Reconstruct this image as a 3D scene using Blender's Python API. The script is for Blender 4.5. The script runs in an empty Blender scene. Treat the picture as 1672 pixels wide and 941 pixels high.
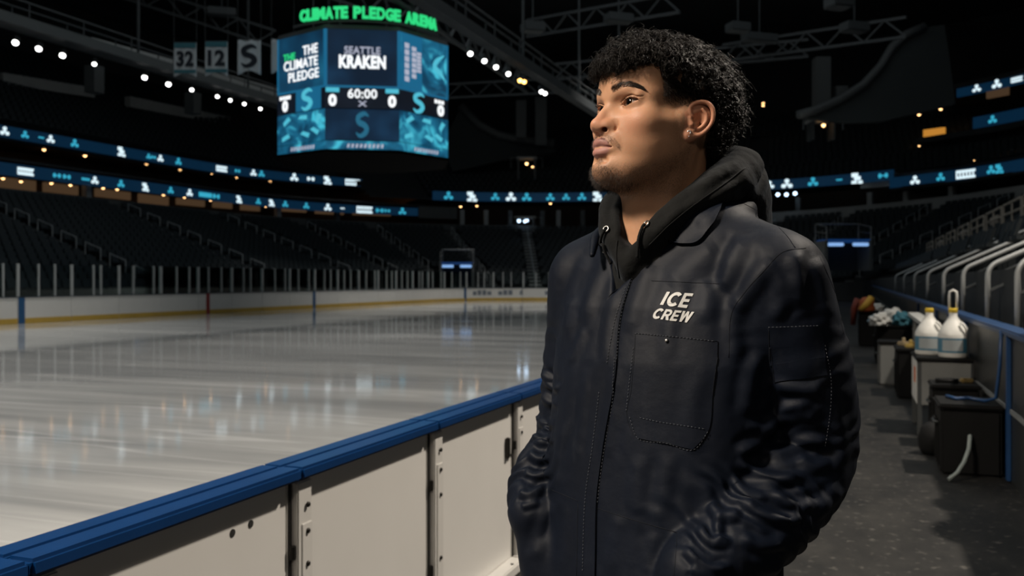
import bpy, bmesh, math, random
import numpy as np
from mathutils import Vector, Matrix, Quaternion
from mathutils.bvhtree import BVHTree
from mathutils.geometry import tessellate_polygon

# ------------------------------------------------------------------ camera
SC = bpy.context.scene
COL = SC.collection
EYE = 1.42                                  # camera height above the walkway, metres
YAW = math.radians(20.44)                   # camera turned to the left of the rink's long axis (+Y)
FPX = 1500.0                                # focal length in pixels of the 1672 wide frame
CT, ST = math.cos(YAW), math.sin(YAW)
cam_d = bpy.data.cameras.new('camera')
cam = bpy.data.objects.new('camera', cam_d)
COL.objects.link(cam)
cam.location = (0, 0, EYE)
cam.rotation_euler = (math.pi / 2, 0, YAW)
cam_d.sensor_width = 36.0
cam_d.lens = 36.0 * FPX / 1672.0
cam_d.shift_y = -13.5 / 1672.0
cam_d.clip_end = 400
cam_d.clip_start = 0.05
cam_d.dof.use_dof = True
cam_d.dof.focus_distance = 1.36
cam_d.dof.aperture_fstop = 7.2
SC.camera = cam
SC.view_settings.view_transform = 'Standard'
SC.view_settings.look = 'None'
SC.view_settings.exposure = 0.0
SC.view_settings.gamma = 1.0
SC.view_settings.use_curve_mapping = False

# ------------------------------------------------------------------ world and arena light
W = bpy.data.worlds.new('world')
SC.world = W
W.use_nodes = True
W.node_tree.nodes['Background'].inputs[0].default_value = (0.35, 0.55, 0.75, 1)
W.node_tree.nodes['Background'].inputs[1].default_value = 0.006


def area(name, loc, target, sx, sy, power, color, spread=180):
    d = bpy.data.lights.new(name, 'AREA')
    d.shape = 'RECTANGLE'
    d.size, d.size_y, d.energy, d.color = sx, sy, power, color
    d.spread = math.radians(spread)
    o = bpy.data.objects.new(name, d)
    COL.objects.link(o)
    o.location = loc
    o.rotation_euler = (Vector(target) - Vector(loc)).to_track_quat('-Z', 'Y').to_euler()
    return o


area('rink_key_light', (-6.7, -5.0, 10.0), (-0.3, 1.4, 1.5), 1.7, 1.7, 265, (1.0, 0.87, 0.72), 60)
for _x in (-12.0, -25.5):
    for _y in (-3.0, 9.0, 23.0, 50.0, 62.0):
        area('rink_flood_light', (_x, _y, 17.0), (_x, _y + 0.01, 0), 0.55, 0.55, 345, (1.0, 0.955, 0.89), 80)
area('stand_wash_fill', (-13.0, 22.0, 25.5), (-13.0, 22.01, 0), 44.0, 70.0, 3400, (0.85, 0.95, 1.0))  # added overhead sheet, no such fixture: lifts the dark stands and far ice
area('rear_fill_light', (3.2, -9.0, 7.5), (-0.3, 1.4, 1.4), 0.8, 0.8, 135, (1.0, 0.86, 0.72))  # added fill from behind the camera for face, ear and neck
area('walkway_light', (6.0, 8.0, 12.5), (-0.5, 6, 0), 0.5, 0.5, 1120, (1.0, 0.89, 0.76), 120)


# ------------------------------------------------------------------ helpers


def srgb(r, g, b):
    f = lambda c: (c / 12.92 if c <= 0.04045 else ((c + 0.055) / 1.055) ** 2.4)
    return (f(r / 255.0), f(g / 255.0), f(b / 255.0), 1.0)


def new_mat(name):
    m = bpy.data.materials.new(name)
    m.use_nodes = True
    return m, m.node_tree.nodes, m.node_tree.links, m.node_tree.nodes['Principled BSDF']


def mat(name, col, rough=0.5, metal=0.0, bump=0.0, bscale=40.0, var=0.0, vscale=6.0, spec=0.5, coat=0.0, emit=None, es=0.0):
    """Principled material with optional procedural colour variation and bump."""
    m, N, L, P = new_mat(name)
    c = col if len(col) == 4 else (*col, 1)
    P.inputs['Base Color'].default_value = c
    P.inputs['Roughness'].default_value = rough
    P.inputs['Metallic'].default_value = metal
    P.inputs['Specular IOR Level'].default_value = spec
    P.inputs['Coat Weight'].default_value = coat
    tc = N.new('ShaderNodeTexCoord')
    if var > 0:
        nz = N.new('ShaderNodeTexNoise'); nz.inputs['Scale'].default_value = vscale; nz.inputs['Detail'].default_value = 6
        L.new(tc.outputs['Object'], nz.inputs['Vector'])
        mx = N.new('ShaderNodeMix'); mx.data_type = 'RGBA'
        mx.inputs[6].default_value = (c[0] * (1 - var), c[1] * (1 - var), c[2] * (1 - var), 1)
        mx.inputs[7].default_value = (min(1, c[0] * (1 + var)), min(1, c[1] * (1 + var)), min(1, c[2] * (1 + var)), 1)
        L.new(nz.outputs['Fac'], mx.inputs[0]); L.new(mx.outputs[2], P.inputs['Base Color'])
    if bump > 0:
        nb = N.new('ShaderNodeTexNoise'); nb.inputs['Scale'].default_value = bscale; nb.inputs['Detail'].default_value = 5
        L.new(tc.outputs['Object'], nb.inputs['Vector'])
        b = N.new('ShaderNodeBump'); b.inputs['Strength'].default_value = bump; b.inputs['Distance'].default_value = 0.01
        L.new(nb.outputs['Fac'], b.inputs['Height']); L.new(b.outputs['Normal'], P.inputs['Normal'])
    if emit is not None:
        P.inputs['Emission Color'].default_value = (*emit[:3], 1)
        P.inputs['Emission Strength'].default_value = es
    return m


def glow(name, col, strength):
    return mat(name, (0.01, 0.01, 0.01, 1), 0.4, emit=col, es=strength)


def link(o, parent=None):
    COL.objects.link(o)
    if parent is not None:
        o.parent = parent
    return o


def np_mesh(name, verts, faces, material, parent=None, smooth=True):
    """Fast mesh object from arrays; faces is an (n, k) array with one k, or a list of such arrays."""
    me = bpy.data.meshes.new(name)
    verts = np.asarray(verts, np.float32)
    fl = faces if isinstance(faces, list) else [faces]
    fl = [np.asarray(f, np.int32) for f in fl if len(f)]
    nl = sum(f.size for f in fl); nf = sum(len(f) for f in fl)
    me.vertices.add(len(verts)); me.vertices.foreach_set('co', verts.ravel())
    me.loops.add(nl); me.polygons.add(nf)
    me.loops.foreach_set('vertex_index', np.concatenate([f.ravel() for f in fl]))
    tot = np.concatenate([np.full(len(f), f.shape[1], np.int32) for f in fl])
    st = np.concatenate([[0], np.cumsum(tot)[:-1]]).astype(np.int32)
    me.polygons.foreach_set('loop_start', st)
    me.polygons.foreach_set('use_smooth', np.full(nf, smooth))
    me.update(calc_edges=True); me.validate()
    if material is not None:
        me.materials.append(material)
    return link(bpy.data.objects.new(name, me), parent)


def frame(d, up=(0, 0, 1)):
    d = np.asarray(d, float); d = d / (np.linalg.norm(d) + 1e-12)
    u = np.asarray(up, float)
    if abs(d @ u) > 0.98:
        u = np.array([1.0, 0, 0]) if abs(d[0]) < 0.9 else np.array([0, 1.0, 0])
    a = np.cross(u, d); a /= np.linalg.norm(a)
    return a, np.cross(d, a), d


class MB:
    """Collects solid shapes and links them as ONE mesh object."""
    def __init__(s):
        s.v, s.f, s.smooth = [], [], False

    def add(s, vs, fs):
        n = len(s.v)
        s.v += [tuple(map(float, p)) for p in vs]
        s.f += [tuple(i + n for i in q) for q in fs]
        return s

    def box(s, c, size, rz=0.0, bev=0.0):
        x, y, z = [q / 2 for q in size]
        if bev > 0:
            return s.rbox(c, size, rz, bev)
        P = [(-x, -y, -z), (x, -y, -z), (x, y, -z), (-x, y, -z), (-x, -y, z), (x, -y, z), (x, y, z), (-x, y, z)]
        k, q = math.cos(rz), math.sin(rz)
        return s.add([(c[0] + a * k - b * q, c[1] + a * q + b * k, c[2] + h) for a, b, h in P],
                     [(0, 3, 2, 1), (4, 5, 6, 7), (0, 1, 5, 4), (1, 2, 6, 5), (2, 3, 7, 6), (3, 0, 4, 7)])

    def rbox(s, c, size, rz=0.0, bev=0.01, seg=2):
        bm = bmesh.new(); bmesh.ops.create_cube(bm, size=1.0)
        bmesh.ops.scale(bm, vec=size, verts=bm.verts)
        bmesh.ops.bevel(bm, geom=bm.edges[:], offset=min(bev, min(size) * 0.45), segments=seg, affect='EDGES')
        M = Matrix.Translation(c) @ Matrix.Rotation(rz, 4, 'Z')
        bm.verts.index_update()
        s.add([M @ v.co for v in bm.verts], [[v.index for v in f.verts] for f in bm.faces]); bm.free()
        return s

    def bar(s, a, b, w, h, up=(0, 0, 1)):
        a, b = np.array(a, float), np.array(b, float)
        x, y, d = frame(b - a, up)
        P = [p + sx * x * w / 2 + sy * y * h / 2 for p in (a, b) for sx, sy in ((-1, -1), (1, -1), (1, 1), (-1, 1))]
        return s.add(P, [(0, 3, 2, 1), (4, 5, 6, 7), (0, 1, 5, 4), (1, 2, 6, 5), (2, 3, 7, 6), (3, 0, 4, 7)])

    def tube(s, pts, r, n=8, caps=True, closed=False):
        pts = np.array(pts, float); m = len(pts)
        rr = np.full(m, r) if np.isscalar(r) else np.array(r, float)
        ax, ay, _ = frame(pts[1] - pts[0])
        vs = []
        for i in range(m):
            if closed:
                d = pts[(i + 1) % m] - pts[i - 1]
            else:
                d = pts[min(i + 1, m - 1)] - pts[max(i - 1, 0)]
            d /= np.linalg.norm(d) + 1e-12
            ax = ax - d * (ax @ d); ax /= np.linalg.norm(ax) + 1e-12
            ay = np.cross(d, ax)
            for k in range(n):
                t = 2 * math.pi * k / n
                vs.append(pts[i] + rr[i] * (math.cos(t) * ax + math.sin(t) * ay))
        fs = []
        for i in range(m if closed else m - 1):
            j = (i + 1) % m
            for k in range(n):
                fs.append((i * n + k, i * n + (k + 1) % n, j * n + (k + 1) % n, j * n + k))
        if caps and not closed:
            fs.append(tuple(range(n - 1, -1, -1))); fs.append(tuple((m - 1) * n + k for k in range(n)))
        return s.add(vs, fs)

    def lathe(s, prof, c=(0, 0, 0), n=24, sx=1.0, sy=1.0):
        m = len(prof); vs = []
        for r, z in prof:
            for k in range(n):
                t = 2 * math.pi * k / n
                vs.append((c[0] + r * math.cos(t) * sx, c[1] + r * math.sin(t) * sy, c[2] + z))
        fs = [(i * n + k, i * n + (k + 1) % n, (i + 1) * n + (k + 1) % n, (i + 1) * n + k) for i in range(m - 1) for k in range(n)]
        fs.append(tuple(range(n - 1, -1, -1))); fs.append(tuple((m - 1) * n + k for k in range(n)))
        return s.add(vs, fs)

    def prism(s, poly, a, u, v, n):
        """Closed outline poly (2D) at origin a with axes u, v, thickened along n."""
        a, u, v, n = [np.array(q, float) for q in (a, u, v, n)]
        k = len(poly)
        P = [a + p[0] * u + p[1] * v for p in poly] + [a + p[0] * u + p[1] * v + n for p in poly]
        fs = [tuple(range(k - 1, -1, -1)), tuple(range(k, 2 * k))] + [(i, (i + 1) % k, k + (i + 1) % k, k + i) for i in range(k)]
        return s.add(P, fs)

    def build(s, name, material, parent=None, smooth=False, loc=None):
        me = bpy.data.meshes.new(name)
        me.from_pydata(s.v, [], s.f); me.update()
        bm = bmesh.new(); bm.from_mesh(me); bmesh.ops.recalc_face_normals(bm, faces=bm.faces[:]); bm.to_mesh(me); bm.free()
        if smooth:
            me.polygons.foreach_set('use_smooth', np.ones(len(me.polygons), bool))
        if material is not None:
            me.materials.append(material)
        o = bpy.data.objects.new(name, me)
        if loc is not None:
            o.location = loc
        return link(o, parent)


def smooth_by_angle(o, deg=35):
    me = o.data
    bm = bmesh.new(); bm.from_mesh(me)
    for f in bm.faces:
        f.smooth = True
    for e in bm.edges:
        e.smooth = len(e.link_faces) == 2 and e.calc_face_angle(0) < math.radians(deg)
    bm.to_mesh(me); bm.free()
    return o


def tag(o, label=None, cat=None, group=None, kind=None):
    if label: o['label'] = label
    if cat: o['category'] = cat
    if group: o['group'] = group
    if kind: o['kind'] = kind
    return o


def empty(name, loc=(0, 0, 0), rz=0.0, parent=None):
    o = bpy.data.objects.new(name, None)
    o.location = loc; o.rotation_euler = (0, 0, rz)
    o.empty_display_size = 0.1
    return link(o, parent)


def copy_tree(o, parent=None):
    c = o.copy(); COL.objects.link(c)
    if parent is not None:
        c.parent = parent
    for ch in list(o.children):
        copy_tree(ch, c)
    return c


def struct(o):
    o['kind'] = 'structure'
    return o

# ------------------------------------------------------------------ the hall: a rounded rectangle round the rink
ICE_Z = -0.18
XL, XR, YC, RC = -28.3, -1.62, 60.0, 8.5        # far boards, near boards, start of the corners, corner radius
Y_END = YC + RC
_L1 = YC + 8.0; _LA = RC * math.pi / 2; _LE = (XR - RC) - (XL + RC)
T_CL, T_E, T_CR, T_R = _L1, _L1 + _LA, _L1 + _LA + _LE, _L1 + 2 * _LA + _LE
T_MAX = T_R + YC + 12.0


def path(t, d):
    """Point at distance t along the boards, d metres outside them; also the outward direction."""
    if t < T_CL:
        return np.array([XL - d, -8.0 + t]), np.array([-1.0, 0.0])
    if t < T_E:
        a = math.pi - (t - T_CL) / RC
        n = np.array([math.cos(a), math.sin(a)]); return np.array([XL + RC, YC]) + n * (RC + d), n
    if t < T_CR:
        return np.array([XL + RC + (t - T_E), Y_END + d]), np.array([0.0, 1.0])
    if t < T_R:
        a = math.pi / 2 - (t - T_CR) / RC
        n = np.array([math.cos(a), math.sin(a)]); return np.array([XR - RC, YC]) + n * (RC + d), n
    return np.array([XR + d, YC - (t - T_R)]), np.array([1.0, 0.0])


def P3(t, d, z):
    p, _ = path(t, d)
    return (float(p[0]), float(p[1]), float(z))


def world_px(p):
    x, y, z = p
    xr, dp = x * CT + y * ST, -x * ST + y * CT
    return (836 + FPX * xr / dp, 457 - FPX * (z - EYE) / dp) if dp > 0.1 else (-9999, 0)


def t_at_u(u, d, lo=0.0, hi=None, step=0.25):
    """Where along the bowl a bearing u (photo column) meets the ring d metres out."""
    hi = T_MAX if hi is None else hi
    ts = np.arange(lo, hi, step); us = np.array([world_px(P3(t, d, 5))[0] for t in ts])
    ok = us > -5000
    return float(ts[ok][np.argmin(np.abs(us[ok] - u))])


def ts_range(t0, t1, step=1.5):
    base = list(np.arange(t0, t1, step)) + [t1]
    return sorted(set([q for q in base] + [q for q in (T_CL, T_E, T_CR, T_R) if t0 < q < t1]))


def sweep(prof, t0, t1, step=1.5, closed=False, zf=None):
    """Profile (d, z) carried along the bowl."""
    T = ts_range(t0, t1, step); n = len(prof); b = MB(); vs = []
    for t in T:
        if zf is bowl_z:
            vs += [P3(t, d, bowl_z(t, z)) for d, z in prof]
            continue
        k = 0 if zf is None else zf(t)
        vs += [P3(t, d, z + k) for d, z in prof]
    m = n if closed else n - 1
    fs = [(i * n + j, i * n + (j + 1) % n, (i + 1) * n + (j + 1) % n, (i + 1) * n + j) for i in range(len(T) - 1) for j in range(m)]
    if closed:
        fs += [tuple(range(n)), tuple((len(T) - 1) * n + j for j in range(n - 1, -1, -1))]
    return b.add(vs, fs)


def bowl_z(t, z):
    """The lower stand is steeper along the near, right-hand side."""
    w = float(np.interp(t, [T_CR - 4, T_R], [0.0, 1.0]))
    return z + (0.9 * w if z >= 0.6 else 0.0) + max(z - 0.62, 0) * 0.15 * w


def rect(d0, d1, z0, z1):
    return [(d0, z0), (d1, z0), (d1, z1), (d0, z1)]


M = {}
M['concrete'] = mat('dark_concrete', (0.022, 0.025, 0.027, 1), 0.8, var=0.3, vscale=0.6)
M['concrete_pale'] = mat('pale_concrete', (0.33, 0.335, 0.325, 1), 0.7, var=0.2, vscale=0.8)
M['fascia'] = mat('grey_fascia', (0.075, 0.08, 0.08, 1), 0.6, var=0.15, vscale=0.5)
M['seat'] = mat('black_seat_plastic', (0.021, 0.027, 0.030, 1), 0.55, spec=0.3)
M['steel'] = mat('galvanised_steel', (0.20, 0.21, 0.21, 1), 0.42, 0.6, var=0.15, vscale=8)
M['rail'] = mat('pale_steel_rail', (0.42, 0.44, 0.44, 1), 0.45, 0.3)
M['void'] = mat('blackout_black', (0.0012, 0.0012, 0.0013, 1), 0.9, spec=0.05)
M['truss'] = mat('dark_painted_steel', (0.045, 0.05, 0.052, 1), 0.6)
M['roof'] = mat('black_roof_deck', (0.022, 0.026, 0.028, 1), 0.9, var=0.4, vscale=0.3)
M['wood'] = mat('brown_wall_panel', (0.085, 0.050, 0.030, 1), 0.6, var=0.3, vscale=0.7)
M['black'] = mat('black_plastic', (0.0030, 0.0032, 0.0034, 1), 0.65, spec=0.18, var=0.2, vscale=5)
M['curtain'] = mat('dark_grey_curtain', (0.032, 0.038, 0.038, 1), 0.9, var=0.2, vscale=0.4)
M['white_board'] = mat('white_board_plastic', (0.66, 0.645, 0.615, 1), 0.38, var=0.05, vscale=2.5, bump=0.03, bscale=18)
M['yellow'] = mat('yellow_kickplate', (0.50, 0.32, 0.055, 1), 0.45, var=0.1)
M['blue_line'] = mat('blue_line_paint', (0.020, 0.085, 0.20, 1), 0.4)
M['red_line'] = mat('red_line_paint', (0.26, 0.022, 0.022, 1), 0.4)
M['navy_cap'] = mat('dark_cap_rail', (0.016, 0.028, 0.045, 1), 0.4)
M['ad_grey'] = mat('grey_advert_print', (0.16, 0.18, 0.21, 1), 0.5)
G = {}
G['white'] = glow('white_lamp', (1.0, 0.98, 0.95), 8)
G['warm'] = glow('warm_lamp', (1.0, 0.55, 0.22), 5)
G['warm_dim'] = glow('warm_dim_glow', (1.0, 0.58, 0.30), 0.055)
G['orange'] = glow('orange_lit_opening', (1.0, 0.42, 0.06), 0.50)
G['led_blue'] = glow('blue_led', (0.006, 0.055, 0.135), 0.26)
G['led_cyan'] = glow('cyan_led', (0.05, 0.52, 0.75), 0.75)
G['led_white'] = glow('white_led', (0.75, 0.93, 1.0), 1.05)
G['blue_soft'] = glow('blue_tunnel_light', (0.02, 0.12, 0.45), 0.5)
G['cool'] = glow('cool_lamp', (0.55, 0.75, 1.0), 4)

# ---- ice
im, iN, iL, iP = new_mat('rink_ice')
tc = iN.new('ShaderNodeTexCoord')
mp = iN.new('ShaderNodeMapping'); mp.inputs['Rotation'].default_value = (0, 0, math.radians(62)); mp.inputs['Scale'].default_value = (0.16, 1.5, 1)
iL.new(tc.outputs['Object'], mp.inputs[0])
n1 = iN.new('ShaderNodeTexNoise'); n1.inputs['Scale'].default_value = 0.55; n1.inputs['Detail'].default_value = 8; n1.inputs['Roughness'].default_value = 0.62; n1.inputs['Distortion'].default_value = 0.5
iL.new(mp.outputs[0], n1.inputs['Vector'])
n2 = iN.new('ShaderNodeTexNoise'); n2.inputs['Scale'].default_value = 0.35; n2.inputs['Detail'].default_value = 5; iL.new(tc.outputs['Object'], n2.inputs['Vector'])
cr = iN.new('ShaderNodeValToRGB'); e = cr.color_ramp.elements
e[0].position = 0.36; e[0].color = (0.33, 0.335, 0.335, 1); e[1].position = 0.68; e[1].color = (0.60, 0.595, 0.58, 1)
q = e.new(0.54); q.color = (0.475, 0.475, 0.465, 1)
iL.new(n1.outputs['Fac'], cr.inputs[0])
mp2 = iN.new('ShaderNodeMapping'); mp2.inputs['Rotation'].default_value = (0, 0, math.radians(58)); mp2.inputs['Scale'].default_value = (0.10, 2.2, 1); iL.new(tc.outputs['Object'], mp2.inputs[0])
ns = iN.new('ShaderNodeTexNoise'); ns.inputs['Scale'].default_value = 0.8; ns.inputs['Detail'].default_value = 1.5; iL.new(mp2.outputs[0], ns.inputs['Vector'])
s1 = iN.new('ShaderNodeMath'); s1.operation = 'SUBTRACT'; s1.inputs[1].default_value = 0.5; iL.new(ns.outputs['Fac'], s1.inputs[0])
s2 = iN.new('ShaderNodeMath'); s2.operation = 'ABSOLUTE'; iL.new(s1.outputs[0], s2.inputs[0])
s3 = iN.new('ShaderNodeMapRange'); s3.inputs[1].default_value = 0.0; s3.inputs[2].default_value = 0.012; s3.inputs[3].default_value = 0.55; s3.inputs[4].default_value = 0.0; iL.new(s2.outputs[0], s3.inputs[0])
sm = iN.new('ShaderNodeMix'); sm.data_type = 'RGBA'; sm.inputs[7].default_value = (0.74, 0.735, 0.72, 1)
iL.new(s3.outputs[0], sm.inputs[0]); iL.new(cr.outputs[0], sm.inputs[6]); iL.new(sm.outputs[2], iP.inputs['Base Color'])
rr = iN.new('ShaderNodeMapRange'); rr.inputs[1].default_value = 0.35; rr.inputs[2].default_value = 0.68; rr.inputs[3].default_value = 0.03; rr.inputs[4].default_value = 0.11
iL.new(n2.outputs['Fac'], rr.inputs[0]); iL.new(rr.outputs[0], iP.inputs['Roughness'])
iP.inputs['Specular IOR Level'].default_value = 0.42
n3 = iN.new('ShaderNodeTexNoise'); n3.inputs['Scale'].default_value = 9; n3.inputs['Detail'].default_value = 4; iL.new(tc.outputs['Object'], n3.inputs['Vector'])
bb = iN.new('ShaderNodeBump'); bb.inputs['Strength'].default_value = 0.05; bb.inputs['Distance'].default_value = 0.012
iL.new(n3.outputs['Fac'], bb.inputs['Height']); iL.new(bb.outputs['Normal'], iP.inputs['Normal'])
T = ts_range(0, T_MAX - 1, 1.5)
b = MB(); b.add([P3(t, -0.02, ICE_Z) for t in T], [tuple(range(len(T) - 1, -1, -1))])
ice = b.build('floor_ice', im); struct(ice)

# ---- walkway floor outside the rink: worn black rubber
fm, fN, fL, fP = new_mat('worn_rubber_floor')
tc = fN.new('ShaderNodeTexCoord')
n1 = fN.new('ShaderNodeTexNoise'); n1.inputs['Scale'].default_value = 2.2; n1.inputs['Detail'].default_value = 9; n1.inputs['Roughness'].default_value = 0.7
mpf = fN.new('ShaderNodeMapping'); mpf.inputs['Scale'].default_value = (1.0, 0.6, 1); fL.new(tc.outputs['Object'], mpf.inputs[0]); fL.new(mpf.outputs[0], n1.inputs['Vector'])
cr = fN.new('ShaderNodeValToRGB'); e = cr.color_ramp.elements
e[0].position = 0.40; e[0].color = (0.0024, 0.0023, 0.0021, 1); e[1].position = 0.66; e[1].color = (0.0165, 0.0155, 0.0135, 1)
fL.new(n1.outputs['Fac'], cr.inputs[0])
n2 = fN.new('ShaderNodeTexNoise'); n2.inputs['Scale'].default_value = 17; n2.inputs['Detail'].default_value = 7; fL.new(tc.outputs['Object'], n2.inputs['Vector'])
r2 = fN.new('ShaderNodeMapRange'); r2.inputs[1].default_value = 0.60; r2.inputs[2].default_value = 0.70; fL.new(n2.outputs['Fac'], r2.inputs[0])
mx = fN.new('ShaderNodeMix'); mx.data_type = 'RGBA'; mx.inputs[7].default_value = (0.09, 0.085, 0.075, 1)
mh = fN.new('ShaderNodeMath'); mh.operation = 'MULTIPLY'; mh.inputs[1].default_value = 0.55; fL.new(r2.outputs[0], mh.inputs[0])
fL.new(mh.outputs[0], mx.inputs[0]); fL.new(cr.outputs[0], mx.inputs[6]); fL.new(mx.outputs[2], fP.inputs['Base Color'])
fP.inputs['Roughness'].default_value = 0.62; fP.inputs['Specular IOR Level'].default_value = 0.35
n3 = fN.new('ShaderNodeTexNoise'); n3.inputs['Scale'].default_value = 60; n3.inputs['Detail'].default_value = 5; fL.new(tc.outputs['Object'], n3.inputs['Vector'])
bb = fN.new('ShaderNodeBump'); bb.inputs['Strength'].default_value = 0.3; bb.inputs['Distance'].default_value = 0.006
fL.new(n3.outputs['Fac'], bb.inputs['Height']); fL.new(bb.outputs['Normal'], fP.inputs['Normal'])
flo = sweep(rect(0.1, 3.0, -0.3, 0.0), 0, T_MAX, 1.0, True).build('floor_walkway', fm); struct(flo)

# ---- seating bowl: stepped lower stand, concourse, club tier, upper deck, roof
ROWS, D0, Z0, RUN, RISE = 18, 3.4, 0.62, 0.80, 0.305
prof = [(D0 - 0.4, -0.3), (D0 - 0.4, Z0 + 0.0)]
for r in range(ROWS):
    prof += [(D0 + r * RUN, Z0 + r * RISE), (D0 + (r + 1) * RUN, Z0 + r * RISE)]
D1 = D0 + ROWS * RUN; Z1 = Z0 + ROWS * RISE
prof += [(D1, Z1), (D1 + 9, Z1), (D1 + 9, -0.3)]
T_RS = T_R + 14.0                                   # the near stand beside the walkway is built lower than this
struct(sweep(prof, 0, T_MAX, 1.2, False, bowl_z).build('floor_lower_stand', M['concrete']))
struct(sweep(rect(D1 + 8.6, D1 + 9, Z1, Z1 + 6), 0, T_MAX, 2, True, bowl_z).build('wall_concourse', M['wood']))
struct(sweep(rect(D1 + 0.0, D1 + 0.18, Z1, Z1 + 0.62), 0, T_E - 3, 2, True).build('wall_concourse_parapet', M['fascia']))
struct(sweep(rect(D1 + 0.0, D1 + 0.18, Z1, Z1 + 0.85), T_E + 4, T_MAX, 2, True, bowl_z).build('wall_end_parapet', M['concrete_pale']))


def z_end(t):
    """Level of the end and right-hand club fascia: it climbs a little towards the right."""
    return float(np.interp(t, [T_E - 2, T_E + 5, T_CR, T_CR + 14, T_CR + 30], [9.0, 9.1, 9.5, 10.2, 10.8]))


T_A1 = t_at_u(700, 17.6, 20, T_E + 6)
T_C0 = t_at_u(712, 17.6, 20, T_CR)
# club slabs
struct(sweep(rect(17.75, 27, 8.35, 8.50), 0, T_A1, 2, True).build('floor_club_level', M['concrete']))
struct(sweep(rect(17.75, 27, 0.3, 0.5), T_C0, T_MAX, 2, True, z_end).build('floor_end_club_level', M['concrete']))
# club seats behind the lower display, wall behind, upper deck
up = [(22.0, 10.2), (22.0, 11.2)]
for r in range(18):
    up += [(22.0 + r * 0.9, 11.2 + r * 0.52), (22.9 + r * 0.9, 11.2 + r * 0.52)]
up += [(38.4, 26)]
struct(sweep(up, 0, T_A1 - 2, 2.0).build('floor_upper_deck', M['concrete']))
struct(sweep([(17.75, 8.5), (22.2, 9.1), (26.0, 9.1), (26.0, 10.2), (22.2, 10.2)], 0, T_A1 - 1, 2).build('wall_club_recess', M['wood']))
up2 = [(18.0, 0.05)]
for r in range(20):
    up2 += [(18.0 + r * 0.9, 0.3 + r * 0.5), (18.9 + r * 0.9, 0.3 + r * 0.5)]
up2 += [(36.4, 18)]
struct(sweep(up2, T_C0 - 2, T_MAX, 2.0, False, z_end).build('floor_end_upper_deck', M['concrete']))
b = MB(); b.box((-12, 30, 27), (130, 200, 0.4)); struct(b.build('ceiling', M['roof']))
b = MB(); b.box((-12, -22, 9), (130, 0.4, 40)); struct(b.build('wall_rear', M['roof']))


def mark(kind, w):
    """Outlines (x across, y up, unit = metres) of a lit mark about w wide."""
    if kind == 'tri':
        c = [(0, 0.24), (-0.26, -0.16), (0.26, -0.16)]
        out = [[(x * w + 0.19 * w * math.cos(a), y * w + 0.17 * w * math.sin(a)) for a in np.linspace(0, 6.283, 9)[:-1]] for x, y in c]
        return out + [[(-0.12 * w, -0.1 * w), (0.12 * w, -0.1 * w), (0.05 * w, 0.2 * w), (-0.05 * w, 0.2 * w)]]
    if kind == 'ess':
        return [[(-.4 * w, .1 * w), (.1 * w, .1 * w), (.1 * w, .4 * w), (-.4 * w, .4 * w)], [(-.2 * w, -.15 * w), (.3 * w, -.15 * w), (.3 * w, .14 * w), (-.2 * w, .14 * w)],
                [(-.4 * w, -.4 * w), (0, -.4 * w), (0, -.18 * w), (-.4 * w, -.18 * w)], [(.1 * w, -.42 * w), (.45 * w, -.42 * w), (.45 * w, -.2 * w), (.1 * w, -.2 * w)]]
    if kind == 'word':
        n = 6; out = []
        for i in range(n):
            x0 = (-0.5 + i / n) * w; x1 = x0 + w / n * 0.84
            out += [[(x0, -0.20 * w), (x1, -0.20 * w), (x1, -0.09 * w), (x0, -0.09 * w)], [(x0, 0.07 * w), (x1, 0.07 * w), (x1, 0.18 * w), (x0, 0.18 * w)], [(x0, -0.2 * w), (x0 + w / n * 0.36, -0.2 * w), (x0 + w / n * 0.36, 0.18 * w), (x0, 0.18 * w)]]
        return out
    if kind == 'pair':
        return [[(s * .3 * w + .17 * w * math.cos(a), .24 * w * math.sin(a)) for a in np.linspace(0, 6.283, 7)[:-1]] for s in (-1, 1)] + [[(-.3 * w, -.05 * w), (.3 * w, -.05 * w), (.3 * w, .05 * w), (-.3 * w, .05 * w)]]
    return [[(-.5 * w, -.12 * w), (.5 * w, -.12 * w), (.5 * w, .12 * w), (-.5 * w, .12 * w)]]


def ribbon(name, label, d, t0, t1, h, zf, marks):
    o = sweep(rect(d - 0.10, d + 0.05, 0, h), t0, t1, 0.3, True, zf).build(name, G['led_blue'])
    tag(o, label, 'LED display')
    for u, kind, col, w in marks:
        t = t_at_u(u, d, max(0, t0 - 2), min(T_MAX, t1 + 2))
        p, n = path(t, d); tg = np.array([n[1], -n[0]])          # along the fascia, to the right as seen from the rink
        z0 = zf(t) + h / 2
        ks = RC / (RC + d) if (T_CL < t < T_E or T_CR < t < T_R) else 1.0
        P = lambda x, y: P3(t + x * ks, d - 0.02, z0 + y)
        b = MB()
        for poly in mark(kind, w * 1.02):
            k = len(poly)
            fr = [np.array(P(x, y)) - np.array([n[0], n[1], 0]) * 0.13 for x, y in poly]; bk = [q + np.array([n[0], n[1], 0]) * 0.05 for q in fr]
            b.add(fr + bk, [tuple(range(k)), tuple(range(2 * k - 1, k - 1, -1))] + [(i, (i + 1) % k, k + (i + 1) % k, k + i) for i in range(k)])
        q = b.build('lit_lettering' if kind == 'word' else 'lit_logo', G['led_white' if col == 'w' else 'led_cyan'], o)
        q['label'] = 'bright white lit mark' if col == 'w' else 'cyan lit mark'
    return o


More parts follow.
